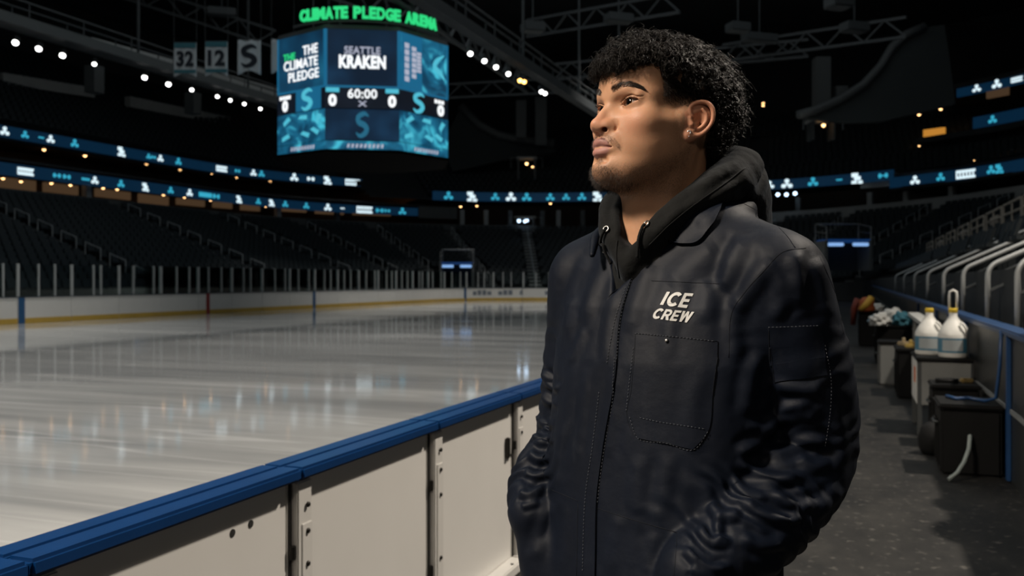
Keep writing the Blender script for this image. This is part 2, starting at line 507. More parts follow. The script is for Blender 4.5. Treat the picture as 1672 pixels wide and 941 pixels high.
ribbon('ribbon_display', 'long blue LED ribbon along the lower club front, left stand, below the other ribbon', 17.6, 4, T_A1, 0.72, lambda t: 7.45,
       [(42, 'word', 'w', 1.1), (88, 'pair', 'c', .6), (104, 'pair', 'c', .6), (140, 'bar', 'c', .6), (153, 'tri', 'w', .62), (194, 'tri', 'c', .62), (236, 'ess', 'w', .66), (276, 'tri', 'c', .6), (308, 'tri', 'w', .66),
        (332, 'bar', 'c', 1.4), (352, 'pair', 'c', .8), (386, 'ess', 'w', .7), (415, 'tri', 'c', .6), (440, 'ess', 'w', .66), (465, 'tri', 'c', .66), (495, 'tri', 'c', .66), (529, 'tri', 'w', .8), (560, 'bar', 'w', .4),
        (592, 'word', 'w', 1.6), (620, 'pair', 'c', .8), (634, 'pair', 'c', .6), (660, 'tri', 'c', .8), (688, 'tri', 'c', .8)])
ribbon('ribbon_display', 'blue LED ribbon under the upper deck of the left stand, higher of the two', 21.6, 4, t_at_u(645, 21.6, 20, T_E + 8), 0.72, lambda t: 10.35,
       [(5, 'tri', 'w', .7), (38, 'tri', 'c', .6), (66, 'bar', 'c', .4), (80, 'tri', 'w', .66), (118, 'tri', 'c', .7), (198, 'ess', 'w', .8), (240, 'tri', 'c', .5), (250, 'pair', 'c', .5), (260, 'tri', 'w', .66), (290, 'tri', 'c', .7),
        (355, 'word', 'w', 1.2), (392, 'pair', 'c', .6), (406, 'tri', 'w', .7), (432, 'tri', 'c', .7), (476, 'tri', 'w', .9), (506, 'pair', 'w', .8), (531, 'ess', 'w', .9), (575, 'word', 'w', 1.5)])
ribbon('ribbon_display', 'blue LED ribbon across the end stand behind the man\'s head', 17.6, T_C0, t_at_u(1465, 17.6, T_CR, T_R + 10), 0.85, z_end,
       [(731, 'tri', 'c', 1), (765, 'ess', 'w', 1.1), (803, 'tri', 'c', .9), (833, 'tri', 'w', 1.1), (865, 'tri', 'c', 1), (905, 'tri', 'c', .9), (921, 'tri', 'c', .8), (951, 'tri', 'c', .9), (980, 'ess', 'w', 1.1),
        (1254, 'tri', 'w', .9), (1288, 'tri', 'w', 1.1), (1326, 'tri', 'c', 1), (1376, 'bar', 'c', .5), (1403, 'ess', 'w', 1.1), (1448, 'pair', 'c', .9)])
T_C2 = t_at_u(1458, 17.0, T_CR, T_R + 10)
ribbon('ribbon_display', 'blue LED ribbon on the right-hand stand with a white word on it', 17.0, T_C2, T_C2 + 26, 0.85, lambda t: z_end(t) - 0.75,
       [(1496, 'tri', 'w', .9), (1539, 'tri', 'c', .8), (1584, 'word', 'w', 1.7), (1620, 'tri', 'c', .8), (1637, 'ess', 'c', .8)])
struct(sweep(rect(17.0, 25, -0.95, -0.70), T_C2, T_MAX, 2, True, z_end).build('floor_right_club_level', M['concrete']))
T_D = t_at_u(1562, 22, T_CR, T_R + 12)
ribbon('ribbon_display', 'topmost blue LED ribbon at the upper right', 21.5, T_D, T_D + 22, 0.8, lambda t: z_end(t) + 6.7, [(1590, 'tri', 'w', .8), (1629, 'tri', 'w', .9), (1668, 'word', 'w', 1.0)])
ribbon('ribbon_display', 'dim blue LED ribbon at the right, second from the top', 21.0, T_D + 0.5, T_D + 22, 0.9, lambda t: z_end(t) + 3.8, [(1630, 'tri', 'c', .8)])
struct(sweep(rect(21.4, 30, 7.4, 7.8), T_D - 1, T_MAX, 2, True, z_end).build('floor_right_upper_level', M['concrete']))
struct(sweep(rect(21.0, 30, 3.3, 3.75), T_D - 1, T_MAX, 2, True, z_end).build('floor_right_suite_level', M['concrete']))

# warm lamps under the club soffits
lamp_n = [0]


def down_light(u, v, d, lo, hi, r=0.10, m='warm', label='small warm lamp under the club level soffit', group='warm lamps along the concourses'):
    t = t_at_u(u, d, lo, hi); p, n = path(t, d)
    dep = -p[0] * ST + p[1] * CT
    z = EYE + (457 - v) / FPX * dep
    e_ = empty('ceiling_lamp', (float(p[0]), float(p[1]), z)); tag(e_, label, 'lamp', group)
    b = MB(); b.lathe([(r * 1.25, 0.0), (r * 1.25, 0.10), (r * 0.6, 0.16)], n=12); b.build('lamp_housing', M['truss'], e_)
    b = MB(); b.lathe([(r * 0.2, -r * 0.95), (r * 0.75, -r * 0.6), (r, 0.0)], n=12); b.build('bulb', G[m], e_, True)
    return e_


for u, v in [(5, 291), (37, 296), (85, 299), (114, 302), (170, 307), (193, 309), (267, 318), (300, 322), (345, 327), (430, 337), (504, 341), (565, 340), (632, 345)]:
    down_light(u, v, 19.0, 4, T_A1)
for u, v in [(70, 244), (140, 254), (240, 268), (300, 277), (345, 283), (392, 290), (443, 296), (486, 296)]:
    down_light(u, v, 22.6, 4, T_A1, 0.12)
for u, v in [(750, 337), (785, 336), (895, 332), (1280, 302), (1380, 287), (1597, 262), (1645, 247)]:
    down_light(u, v, 19.0, T_C0, T_R + 12, 0.12)
for u, v in [(474, 263), (695, 273), (727, 273), (693, 285), (731, 287), (863, 272), (1505, 187), (1542, 178), (1240, 172), (1254, 168), (1492, 238)]:
    down_light(u, v, 24.0, 20, T_R + 12, 0.13, 'warm', 'small warm lamp at an upper deck entrance', 'warm lamps of the upper deck entrances')

# panels glowing in place of warm light, lit doorways, columns and rails of the concourses


def wall_panel(name, material, u0, u1, v0, v1, d, lo, hi, th=0.25):
    ta, tb = t_at_u(u0, d, lo, hi), t_at_u(u1, d, lo, hi)
    p, _ = path((ta + tb) / 2, d); dep = -p[0] * ST + p[1] * CT
    za, zb = EYE + (457 - v1) / FPX * dep, EYE + (457 - v0) / FPX * dep
    return sweep(rect(d, d + th, za, zb), ta, tb, 1.0, True).build(name, material)


k = 0
for u0, u1, v0, v1 in [(0, 60, 292, 312), (75, 130, 300, 316), (160, 214, 306, 324), (228, 275, 312, 332), (290, 340, 318, 336), (355, 382, 322, 340), (398, 430, 326, 344), (448, 505, 330, 346), (520, 560, 334, 350), (580, 640, 338, 352)]:
    o = wall_panel('warm_glow_panel', G['warm_dim'], u0, u1, v0, v1, 25.5, 4, T_A1); tag(o, 'dim warm glow panel in the dark left concourse', 'opening', 'warm glow panels of the left concourse')
for u0, u1, v0, v1, lb in [(683, 708, 293, 318, 'small orange-lit doorway high in the corner, beside the scoreboard'), (1510, 1540, 210, 233, 'orange-lit doorway in the stand at the upper right'), (1640, 1672, 258, 276, 'amber-lit suite opening at the right edge'), (1608, 1640, 140, 158, 'faint amber suite opening below the topmost ribbon')]:
    o = wall_panel('doorway_light', G['orange'] if u0 < 1600 else G['warm_dim'], u0, u1, v0, v1, 22.8, 20, T_R + 12); tag(o, lb, 'doorway')
for u in [140, 452, 545, 752, 790, 835, 885, 910, 945, 1250, 1305, 1420, 1480, 1560]:
    left = u < 700; d = 18.4
    t = t_at_u(u, d, 4 if left else T_C0, T_A1 if left else T_R + 12)
    p, n = path(t, d); z0, z1 = (Z1, 8.3) if left else (bowl_z(t, Z1), z_end(t) - 0.8)
    b = MB(); b.box((float(p[0]), float(p[1]), (z0 + z1) / 2), (0.42, 0.42, z1 - z0), math.atan2(n[1], n[0])); struct(b.build('column', M['fascia'] if u % 2 else M['concrete_pale']))
o = wall_panel('fascia_panel', M['fascia'], 685, 748, 338, 357, 17.2, 30, T_CR); tag(o, 'plain grey fascia box at the end of the left ribbon', 'panel')
o = wall_panel('fascia_panel', M['concrete_pale'], 1412, 1464, 284, 306, 18.0, T_CR, T_R + 8); tag(o, 'plain pale fascia panel under the right-hand ribbon', 'panel')

# far glow of small cool lamps in the end suites
for u, v in [(858, 360), (846, 361), (1268, 318), (1281, 318), (1293, 316), (1490, 300), (1508, 301)]:
    t = t_at_u(u, 17.3, T_C0, T_R + 10); p, n = path(t, 17.3); dep = -p[0] * ST + p[1] * CT
    b = MB(); b.lathe([(0.03, -0.16), (0.15, -0.08), (0.17, 0.0), (0.15, 0.10), (0.03, 0.16)], (float(p[0]), float(p[1]), EYE + (457 - v) / FPX * dep), 10); o = b.build('suite_lamp', G['cool'], None, True)
    tag(o, 'small cool white lamp on the end suites', 'lamp', 'cool lamps of the end suites')

cw_ = lambda x, d: (x * CT - d * ST, x * ST + d * CT)
TUNNELS = [(cw_((746 - 836) / FPX * 74.0, 74.0), 3.2), (cw_((1384 - 836) / FPX * 58.0, 58.0), 3.2)]
# ---- seats: three hundred as objects, the rest as one mass
rng = random.Random(4)


def seat_parts():
    s = MB(); s.box((0, 0.0, 0.42), (0.46, 0.12, 0.10)); s.box((0, -0.16, 0.44), (0.46, 0.30, 0.06))
    k = MB(); k.add([(-.23, .02, .46), (.23, .02, .46), (.23, .08, .46), (-.23, .08, .46), (-.21, .14, .84), (.21, .14, .84), (.21, .19, .84), (-.21, .19, .84)],
                    [(0, 3, 2, 1), (4, 5, 6, 7), (0, 1, 5, 4), (1, 2, 6, 5), (2, 3, 7, 6), (3, 0, 4, 7)])
    l = MB(); l.box((0, 0.06, 0.19), (0.10, 0.10, 0.38))
    return s, k, l


RAIL_Y = (5.4, 6.9, 8.4, 10.2, 12.4, 15.0, 18.2, 22.0, 26.5, 32.0)
AISLES = [t_at_u(u, D0 + 8.5, 4, T_MAX) for u in (55, 300, 455, 560, 655, 760, 860, 1245, 1335, 1455, 1560)]
spots = []
for r in range(ROWS):
    d = D0 + r * RUN + 0.45; z = Z0 + r * RISE
    t = 8.0
    while t < T_MAX - 2:
        cor = (T_CL < t < T_E) or (T_CR < t < T_R)
        step = 0.56 / ((RC + d) / RC if cor else 1.0)
        if min(abs(t - a) for a in AISLES) > 0.62 * (RC / (RC + d) if cor else 1):
            p, n = path(t, d); zb = bowl_z(t, z)
            if t > T_R - 4 and p[0] < 6.2 and any(abs(p[1] - y_) < 0.62 for y_ in RAIL_Y) or (t > T_R and 3.3 < p[0] < 4.7 and 22 < p[1] < 60): t += step; continue
            u, v = world_px((p[0], p[1], zb + 0.5))
            if -60 < u < 1730:
                spots.append((-p[0] * ST + p[1] * CT, u, v, float(p[0]), float(p[1]), zb, math.atan2(n[1], n[0]) - math.pi / 2))
        t += step
for r in range(18):                                   # upper deck of the left stand and of the end
    for lo, hi, d, z in ((8, T_A1 - 3, 22.5 + r * 0.9, 11.2 + r * 0.52), (T_C0, T_R + 12, 18.5 + r * 0.9, None)):
        t = lo
        while t < hi:
            cor = (T_CL < t < T_E) or (T_CR < t < T_R)
            p, n = path(t, d); zz = z if z is not None else z_end(t) + 0.3 + r * 0.5
            u, v = world_px((p[0], p[1], zz + 0.5))
            if -60 < u < 1730 and -20 < v:
                spots.append((-p[0] * ST + p[1] * CT + 500, u, v, float(p[0]), float(p[1]), zz, math.atan2(n[1], n[0]) - math.pi / 2))
            t += 0.60 / ((RC + d) / RC if cor else 1.0)
spots = [q for q in spots if all((q[3] - c[0]) ** 2 + (q[4] - c[1]) ** 2 > r * r for c, r in TUNNELS)]
seen = [q for q in spots if not (880 < q[1] < 1390 and q[2] > 330) and not (q[1] < 900 and q[2] > 440) and 0 < q[1] < 1672]
seen.sort(key=lambda q: q[0])
near = seen[:300]; near_set = set(id(q) for q in near)
sa, ka, la = seat_parts()
seat0 = empty('arena_seat', (0, 0, 0)); tag(seat0, 'empty black folding seat in the dark lower stand', 'seat', 'nearest black seats of the lower stand')
sa.build('seat', M['seat'], seat0); ka.build('backrest', M['seat'], seat0); la.build('seat_bracket', M['seat'], seat0)
for i, q in enumerate(near):
    o = seat0 if i == 0 else copy_tree(seat0)
    o.location = (q[3], q[4], q[5]); o.rotation_euler = (0, 0, q[6])
one = MB()
for part in (sa, ka):
    one.add(part.v, part.f)
ov, of = np.array(one.v), np.array(one.f)
rest = [q for q in spots if id(q) not in near_set]
ang = np.array([q[6] for q in rest]); loc = np.array([q[3:6] for q in rest])
c_, s_ = np.cos(ang)[:, None], np.sin(ang)[:, None]
VV = np.stack([ov[None, :, 0] * c_ - ov[None, :, 1] * s_, ov[None, :, 0] * s_ + ov[None, :, 1] * c_, np.broadcast_to(ov[None, :, 2], (len(rest), len(ov)))], -1) + loc[:, None]
FF = of[None] + (np.arange(len(rest)) * len(ov))[:, None, None]
o = np_mesh('distant_seats', VV.reshape(-1, 3), FF.reshape(-1, 4), M['seat'], None, False)
tag(o, 'rows upon rows of dark empty seats filling the stands', 'seats', None, 'stuff')

# ---- stair rails of the aisles
for i, t in enumerate(AISLES):
    p0, n = path(t, 0)
    stp = MB(); st_lo = []
    for r in range(ROWS):
        p, _ = path(t, D0 + r * RUN + 0.2)
        stp.box((float(p[0]), float(p[1]), bowl_z(t, Z0 + r * RISE) + 0.076), (0.40, 1.0, 0.15), math.atan2(n[1], n[0]))
    o = stp.build('aisle_stairs', M['concrete_pale'] if i in (1, 6) else M['fascia']); struct(o)
    for r in range(1, ROWS - 1, 2):
        d = D0 + r * RUN
        a = np.array(P3(t, d, bowl_z(t, Z0 + r * RISE))); c = np.array(P3(t, d + 1.0, bowl_z(t, Z0 + (r + 1) * RISE)))
        if any((a[0] - q[0]) ** 2 + (a[1] - q[1]) ** 2 < 7 for q, _ in TUNNELS): continue
        rb = MB(); rb.tube([a, a + [0, 0, 0.85], c + [0, 0, 0.9], c + [0, 0, 0.02]], 0.03, 6)
        tag(rb.build('aisle_handrail', M['rail']), 'short steel handrail on an aisle stair of the lower stand', 'handrail', 'handrails of the aisle stairs')
# ------------------------------------------------------------------ rink boards and glass
B_TOP = ICE_Z + 0.95


def stripe_mat():
    return M['white_board']


# far boards: sections between joints; the lines cross them
cuts = [t for t in np.arange(6.0, T_R + 36.5, 2.44)]
proto_pane = None
gm, gN, gL, gP = new_mat('rink_glass')
out = gN['Material Output']; gN.remove(gP)
tr = gN.new('ShaderNodeBsdfTransparent'); tr.inputs[0].default_value = (0.86, 0.90, 0.90, 1)
gl = gN.new('ShaderNodeBsdfGlossy'); gl.inputs['Roughness'].default_value = 0.03; gl.inputs[0].default_value = (0.9, 1, 1, 1)
fr = gN.new('ShaderNodeFresnel'); fr.inputs[0].default_value = 1.35
ms = gN.new('ShaderNodeMixShader'); gL.new(fr.outputs[0], ms.inputs[0]); gL.new(tr.outputs[0], ms.inputs[1]); gL.new(gl.outputs[0], ms.inputs[2]); gL.new(ms.outputs[0], out.inputs[0])
M['glass'] = gm
T_BLUE = [t_at_u(35, 0, 4, T_E), t_at_u(512, 0, 4, T_E)]
T_RED = t_at_u(337, 0, 4, T_E); T_GOAL = t_at_u(760, 0, 4, T_E)
for i, t in enumerate(cuts):
    t1 = t + 2.44
    root = sweep(rect(0.0, 0.09, ICE_Z, B_TOP), t, t1 - 0.022, 0.8, True).build('far_dasher_board', M['white_board'])
    tag(root, 'white dasher board section across the rink', 'rink board', 'white boards on the far side of the rink')
    sweep(rect(-0.012, 0.0, ICE_Z, ICE_Z + 0.20), t, t1 - 0.022, 0.8, True).build('kickplate', M['yellow'], root)
    sweep(rect(-0.02, 0.12, B_TOP, B_TOP + 0.035), t, t1 - 0.014, 0.8, True).build('cap_rail', M['navy_cap'], root)
    for tl, m_, nm, w in ((T_BLUE[0], 'blue_line', 'blue', .28), (T_BLUE[1], 'blue_line', 'blue', .28), (T_RED, 'red_line', 'red', .24), (T_GOAL, 'blue_line', 'blue', .24)):
        if t <= tl < t1:
            q = sweep(rect(-0.016, -0.004, ICE_Z + 0.002, B_TOP), tl - w / 2, tl + w / 2, 0.2, True).build('painted_line', M[m_], root)
            q['label'] = '%s line crossing the board' % nm
            root['label'] = {'red': 'white far board crossed by the dark red line', 'blue': 'white far board crossed by a blue line, %s' % ('at the left edge of the photo' if tl == T_BLUE[0] else 'right of the red line' if tl == T_BLUE[1] else 'last before the corner')}[nm]
            del root['group']
    for u0, u1, lb in ((770, 806, 'wide blurred grey advert'), (814, 838, 'blurred grey advert'), (846, 854, 'small grey advert'), (888, 916, 'grey advert beside the jacket')):
        ta, tb = t_at_u(u0, 0, 30, T_CR), t_at_u(u1, 0, 30, T_CR); n_ = max(3, int((tb - ta) / 0.42)); bq = MB()
        for j in range(n_):
            q0 = ta + (tb - ta) * j / n_; q1 = q0 + (tb - ta) / n_ * 0.8
            if t <= (q0 + q1) / 2 < t1:
                s_ = sweep(rect(-0.012, 0.002, ICE_Z + 0.42, ICE_Z + (0.80 if j % 3 else 0.72)), max(q0, t), min(q1, t1 - 0.02), 0.3, True); bq.add(s_.v, s_.f)
        if bq.v:
            bq.build('advert_lettering', M['ad_grey'], root)['label'] = lb
    if t > T_CR + 6:
        if t > T_R - 2: root['label'] = 'white rink board far along the walkway, beyond the man'; root['group'] = 'far near-side boards'
        continue
    # glass above, on its own posts
    g = empty('rink_glass_panel', P3(t, 0.05, B_TOP + 0.03)); tag(g, 'clear glass panel with grey posts above the far boards', 'glass panel', 'glass panels above the far boards')
    inv = Matrix.Translation(-Vector(g.location))
    for nm, bld, m_ in (('pane', sweep(rect(0.045, 0.057, B_TOP + 0.035, B_TOP + 1.22), t + 0.06, t1 - 0.02, 0.8, True), M['glass']),):
        o = bld.build(nm, m_, g); o.data.transform(inv)
    for j, tt in enumerate((t + 0.05, t + 0.05 + 2.36 * (0.30 + 0.2 * ((i * 7) % 5) / 5), t + 0.05 + 2.36 * (0.62 + 0.3 * ((i * 3) % 4) / 4))):
        p, n = path(tt, 0.05)
        b = MB(); b.box((float(p[0]), float(p[1]), B_TOP + 0.035 + 0.6), (0.07, 0.06 if j else 0.10, 1.2), math.atan2(n[1], n[0])); o = b.build('post', M['rail'], g); o.data.transform(inv)
# near boards: one unit per panel, blue cap rail, post, bolts
blue = mat('blue_cap_rail', (0.0015, 0.029, 0.112, 1), 0.30, bump=0.02, bscale=30, var=0.18, vscale=7)
bolt_m = mat('dark_bolt', (0.035, 0.033, 0.030, 1), 0.4, 0.8)
post_m = mat('off_white_post', (0.60, 0.585, 0.555, 1), 0.42, var=0.06, bump=0.04, bscale=30)
gap_dark = mat('dark_hole', (0.012, 0.011, 0.010, 1), 0.8)
PITCH = 0.96; RAIL_Z = EYE - 0.559
XF, XI, XP = -1.535, -1.68, -1.592                  # rail front edge, rail inner edge, outer face of the panel
for k in range(-2, 20):
    y0 = 2.34 + (k - 1) * PITCH; y1 = y0 + PITCH
    yc = (y0 + y1) / 2
    g = empty('dasher_board', (XP, y0, 0))
    lab = {-2: 'near rink board with a blue rail, nearest the camera', 1: 'near white board panel, second whole one left of the man', 0: 'near white board panel with two dark bolt holes, lower left', 2: 'near white board panel with a latch, left of the sleeve', 3: 'near white board panel just behind the sleeve'}.get(k)
    tag(g, lab or 'near rink board panel along the walkway, hidden beside the man', 'rink board', None if lab else 'near boards beyond the man')
    if k == -1: g['label'] = 'near rink board with a blue rail at the bottom left corner'; del g['group']
    L0 = lambda x, y, z: (x - XP, y - y0, z)
    b = MB(); b.box(L0((XP - 0.035), yc, 0.43), (0.07, PITCH - 0.012, 0.78)); b.build('panel', M['white_board'], g)
    b = MB(); b.box(L0(-1.66, yc, ICE_Z + 0.10), (0.012, PITCH, 0.20)); b.build('kickplate', M['yellow'], g)
    # cap rail: two planks with a groove, bullnosed outer edge
    b = MB(); b.rbox(L0((XI + XI + 0.066) / 2, yc, RAIL_Z - 0.019), (0.066, PITCH - 0.003, 0.038), 0, 0.006); b.rbox(L0((XF + XF - 0.076) / 2, yc, RAIL_Z - 0.019), (0.076, PITCH - 0.003, 0.038), 0, 0.008)
    b.box(L0((XI + XF) / 2, yc, RAIL_Z - 0.026), (0.12, PITCH - 0.004, 0.02)); smooth_by_angle(b.build('cap_rail', blue, g), 40)
    # upright with its cover plate, at the near end of the panel
    b = MB(); b.rbox(L0(XP + 0.012, y0 + 0.060, 0.41), (0.028, 0.075, 0.80), 0, 0.004); pst = b.build('post', post_m, g); smooth_by_angle(pst, 40)
    b = MB(); b.rbox(L0(XP + 0.027, y0 + 0.067, 0.35), (0.006, 0.055, 0.66), 0, 0.002); pl = b.build('cover_plate', post_m, pst); 
    b = MB(); b.box(L0(XP - 0.002, y0 + 0.012, 0.41), (0.016, 0.007, 0.80)); b.build('joint', gap_dark, g)
    for z in (0.735, 0.655, 0.555, 0.30, 0.10):
        b = MB(); v = []
        for r_, x_ in ((0.0001, 0.0075), (0.006, 0.007), (0.0085, 0.004), (0.0085, 0.0)):
            v += [L0(XP + 0.0298 + x_, y0 + 0.067 + r_ * math.cos(a), z + r_ * math.sin(a)) for a in np.linspace(0, 6.2832, 12, endpoint=False)]
        b.add(v, [(i * 12 + q, i * 12 + (q + 1) % 12, (i + 1) * 12 + (q + 1) % 12, (i + 1) * 12 + q) for i in range(3) for q in range(12)])
        b.build('bolt', bolt_m, pst, True)
    for z in (0.60, 0.26):
        b = MB(); b.tube([L0(XP + 0.012, y0 + 0.012, z - 0.02), L0(XP + 0.012, y0 + 0.012, z + 0.02)], 0.010, 10); b.build('hinge_nut', bolt_m, g, False)
    b = MB(); b.rbox(L0(XP + 0.035, yc, 0.025), (0.075, PITCH - 0.004, 0.05), 0, 0.006); sill = b.build('base_ledge', post_m, g)
    b = MB()
    for y in (0.12, 0.36, 0.60, 0.84):
        b.lathe([(0.008, 0), (0.008, 0.004), (0.001, 0.005)], L0(XP + 0.05, y0 + y, 0.0495), 8)
    b.build('screws', bolt_m, sill)
    if k == 0:
        for y, z in ((0.704, 0.728), (0.785, 0.733)):
            b = MB(); v = []
            b.tube([L0(XP - 0.002, y0 + y, z), L0(XP + 0.0022, y0 + y, z)], 0.011, 12); b.build('bolt_hole', gap_dark, g)  # solid disc painted dark for the shaded inside of a hole
    if k == 2:
        b = MB(); b.rbox(L0(XP + 0.010, y1 - 0.075, 0.60), (0.020, 0.030, 0.10), 0, 0.004); b.tube([L0(XP + 0.012, y1 - 0.07, 0.56), L0(XP + 0.012, y1 - 0.025, 0.56)], 0.006, 8); b.build('latch', bolt_m, g)
# ------------------------------------------------------------------ scoreboard, banners, catwalks, roof steel


def cw(x, d, z):
    """x metres right and d metres ahead along the photograph's line of sight, to the hall's own axes."""
    return np.array([x * CT - d * ST, x * ST + d * CT, z])


def text_shape(body, size=1.0, bold=0.0, shear=0.0, spacing=1.0):
    c = bpy.data.curves.new('t', 'FONT'); c.body = body; c.size = size; c.offset = bold; c.shear = shear; c.space_character = spacing
    c.align_x = 'CENTER'; c.align_y = 'CENTER'; c.resolution_u = 4; c.extrude = 0.5
    o = bpy.data.objects.new('t', c); COL.objects.link(o)
    me = bpy.data.meshes.new_from_object(o.evaluated_get(bpy.context.evaluated_depsgraph_get()))
    v = np.array([q.co[:] for q in me.vertices]); f = [tuple(p.vertices) for p in me.polygons]
    bpy.data.objects.remove(o); bpy.data.curves.remove(c); bpy.data.meshes.remove(me)
    return v, f


def put_text(body, P, ax, up, n, w, h, th=0.04, bold=0.03, shear=0.0, spacing=1.05):
    """Text stretched to w x h metres, centred at P on the plane (ax, up), standing th off it."""
    v, f = text_shape(body, 1.0, bold, shear, spacing)
    lo, hi = v.min(0), v.max(0); c = (lo + hi) / 2
    q = (v - c) / np.maximum(hi - lo, 1e-6) * np.array([w, h, th])
    return MB().add(np.array(P) + q[:, :1] * ax + q[:, 1:2] * up + (q[:, 2:] + th / 2) * n, f)


def strip2d(pts, w):
    """Flat ribbon outline along a 2D spline."""
    S = spline2(pts); T = np.gradient(S, axis=0); T /= np.linalg.norm(T, axis=1, keepdims=True); Nn = np.stack([-T[:, 1], T[:, 0]], 1)
    w = np.interp(np.linspace(0, 1, len(S)), np.linspace(0, 1, len(w)), w)[:, None] / 2
    return [tuple(q) for q in np.concatenate([S + Nn * w, (S - Nn * w)[::-1]])]


def spline2(pts, sub=6):
    A = np.array(pts, float); E = np.vstack([2 * A[0] - A[1], A, 2 * A[-1] - A[-2]]); out = []
    for i in range(1, len(E) - 2):
        for q in range(sub):
            t = q / sub
            out.append(0.5 * (2 * E[i] + (E[i + 1] - E[i - 1]) * t + (2 * E[i - 1] - 5 * E[i] + 4 * E[i + 1] - E[i + 2]) * t * t + (3 * E[i] - E[i - 1] - 3 * E[i + 1] + E[i + 2]) * t ** 3))
    return np.array(out + [E[-2]])


S_PTS = [(0.34, 0.40), (0.10, 0.50), (-0.22, 0.36), (-0.20, 0.14), (0.10, 0.02), (0.24, -0.16), (0.10, -0.36), (-0.16, -0.44), (-0.36, -0.30)]
S_W = [0.06, 0.19, 0.23, 0.25, 0.26, 0.25, 0.23, 0.17, 0.05]


def put_poly(polys, P, ax, up, n, sx, sy, th=0.03, off=0.0):
    b = MB()
    for poly in polys:
        k = len(poly)
        fr = [np.array(P) + x * sx * ax + y * sy * up + n * (off + th) for x, y in poly]; bk = [q - n * th for q in fr]
        tri = tessellate_polygon([[Vector((x, y, 0)) for x, y in poly]])
        b.add(fr + bk, [tuple(t) for t in tri] + [tuple(k + q for q in t[::-1]) for t in tri] + [(i, (i + 1) % k, k + (i + 1) % k, k + i) for i in range(k)])
    return b


def screen_mat(name, dark, mid, bright, scale, strength, streak=0.0):
    """An LED screen showing a drifting blue picture."""
    m, N, L, P = new_mat(name)
    tc = N.new('ShaderNodeTexCoord'); nz = N.new('ShaderNodeTexNoise'); nz.inputs['Scale'].default_value = scale; nz.inputs['Detail'].default_value = 2.5; nz.inputs['Distortion'].default_value = streak
    L.new(tc.outputs['Object'], nz.inputs['Vector'])
    cr = N.new('ShaderNodeValToRGB'); e = cr.color_ramp.elements
    e[0].position = 0.36; e[0].color = (*dark, 1); e[1].position = 0.70; e[1].color = (*bright, 1); q = e.new(0.54); q.color = (*mid, 1)
    L.new(nz.outputs['Fac'], cr.inputs[0]); L.new(cr.outputs[0], P.inputs['Emission Color']); P.inputs['Emission Strength'].default_value = strength
    P.inputs['Base Color'].default_value = (0.005, 0.005, 0.006, 1); P.inputs['Roughness'].default_value = 0.4
    return m


SB = {'navy': screen_mat('navy_screen', (0.002, 0.010, 0.026), (0.003, 0.016, 0.040), (0.006, 0.032, 0.075), 0.5, 1.0),
      'left': screen_mat('deep_blue_screen', (0.004, 0.022, 0.050), (0.006, 0.050, 0.105), (0.010, 0.110, 0.200), 0.45, 1.0),
      'teal': screen_mat('teal_picture_screen', (0.004, 0.045, 0.095), (0.010, 0.125, 0.230), (0.06, 0.50, 0.66), 0.75, 1.0, 1.6),
      'black': screen_mat('black_score_screen', (0.003, 0.004, 0.008), (0.003, 0.006, 0.012), (0.006, 0.010, 0.02), 0.4, 1.0)}
SB_W = glow('score_white', (0.95, 0.98, 1.0), 1.15); SB_C = glow('score_cyan', (0.10, 0.62, 0.80), 0.8); SB_G = glow('score_green', (0.03, 0.80, 0.25), 0.9)
SB_P = glow('pale_lilac_text', (0.55, 0.58, 0.72), 0.75); SB_B = glow('dim_blue_mark', (0.02, 0.16, 0.27), 0.8); SB_T = glow('teal_border', (0.008, 0.12, 0.24), 1.0)
CX, CD, RR = -6.80, 42.40, 4.05
base_ang = math.atan2(-3.70, 0.50)
sb = empty('scoreboard', tuple(cw(CX, CD, 6.8))); tag(sb, 'eight-sided hanging video scoreboard with CLIMATE PLEDGE and SEATTLE KRAKEN screens', 'scoreboard')
SBI = Matrix.Translation(-Vector(sb.location))


def sbp(b, name, m_, parent=None, smooth=False):
    o = b.build(name, m_, parent or sb, smooth); o.data.transform(SBI); return o


def corner(k, r=RR):
    a = base_ang + math.radians(45 * (k - 0.5)); return CX + r * math.cos(a), CD + r * math.sin(a)


def ring(r0, z0, r1, z1):
    b = MB(); vs = []
    for r, z in ((r0, z0), (r1, z1)):
        vs += [cw(*corner(k, r), z) for k in range(8)]
    b.add(vs, [(k, (k + 1) % 8, 8 + (k + 1) % 8, 8 + k) for k in range(8)] + [tuple(range(7, -1, -1)), tuple(range(8, 16))]); return b


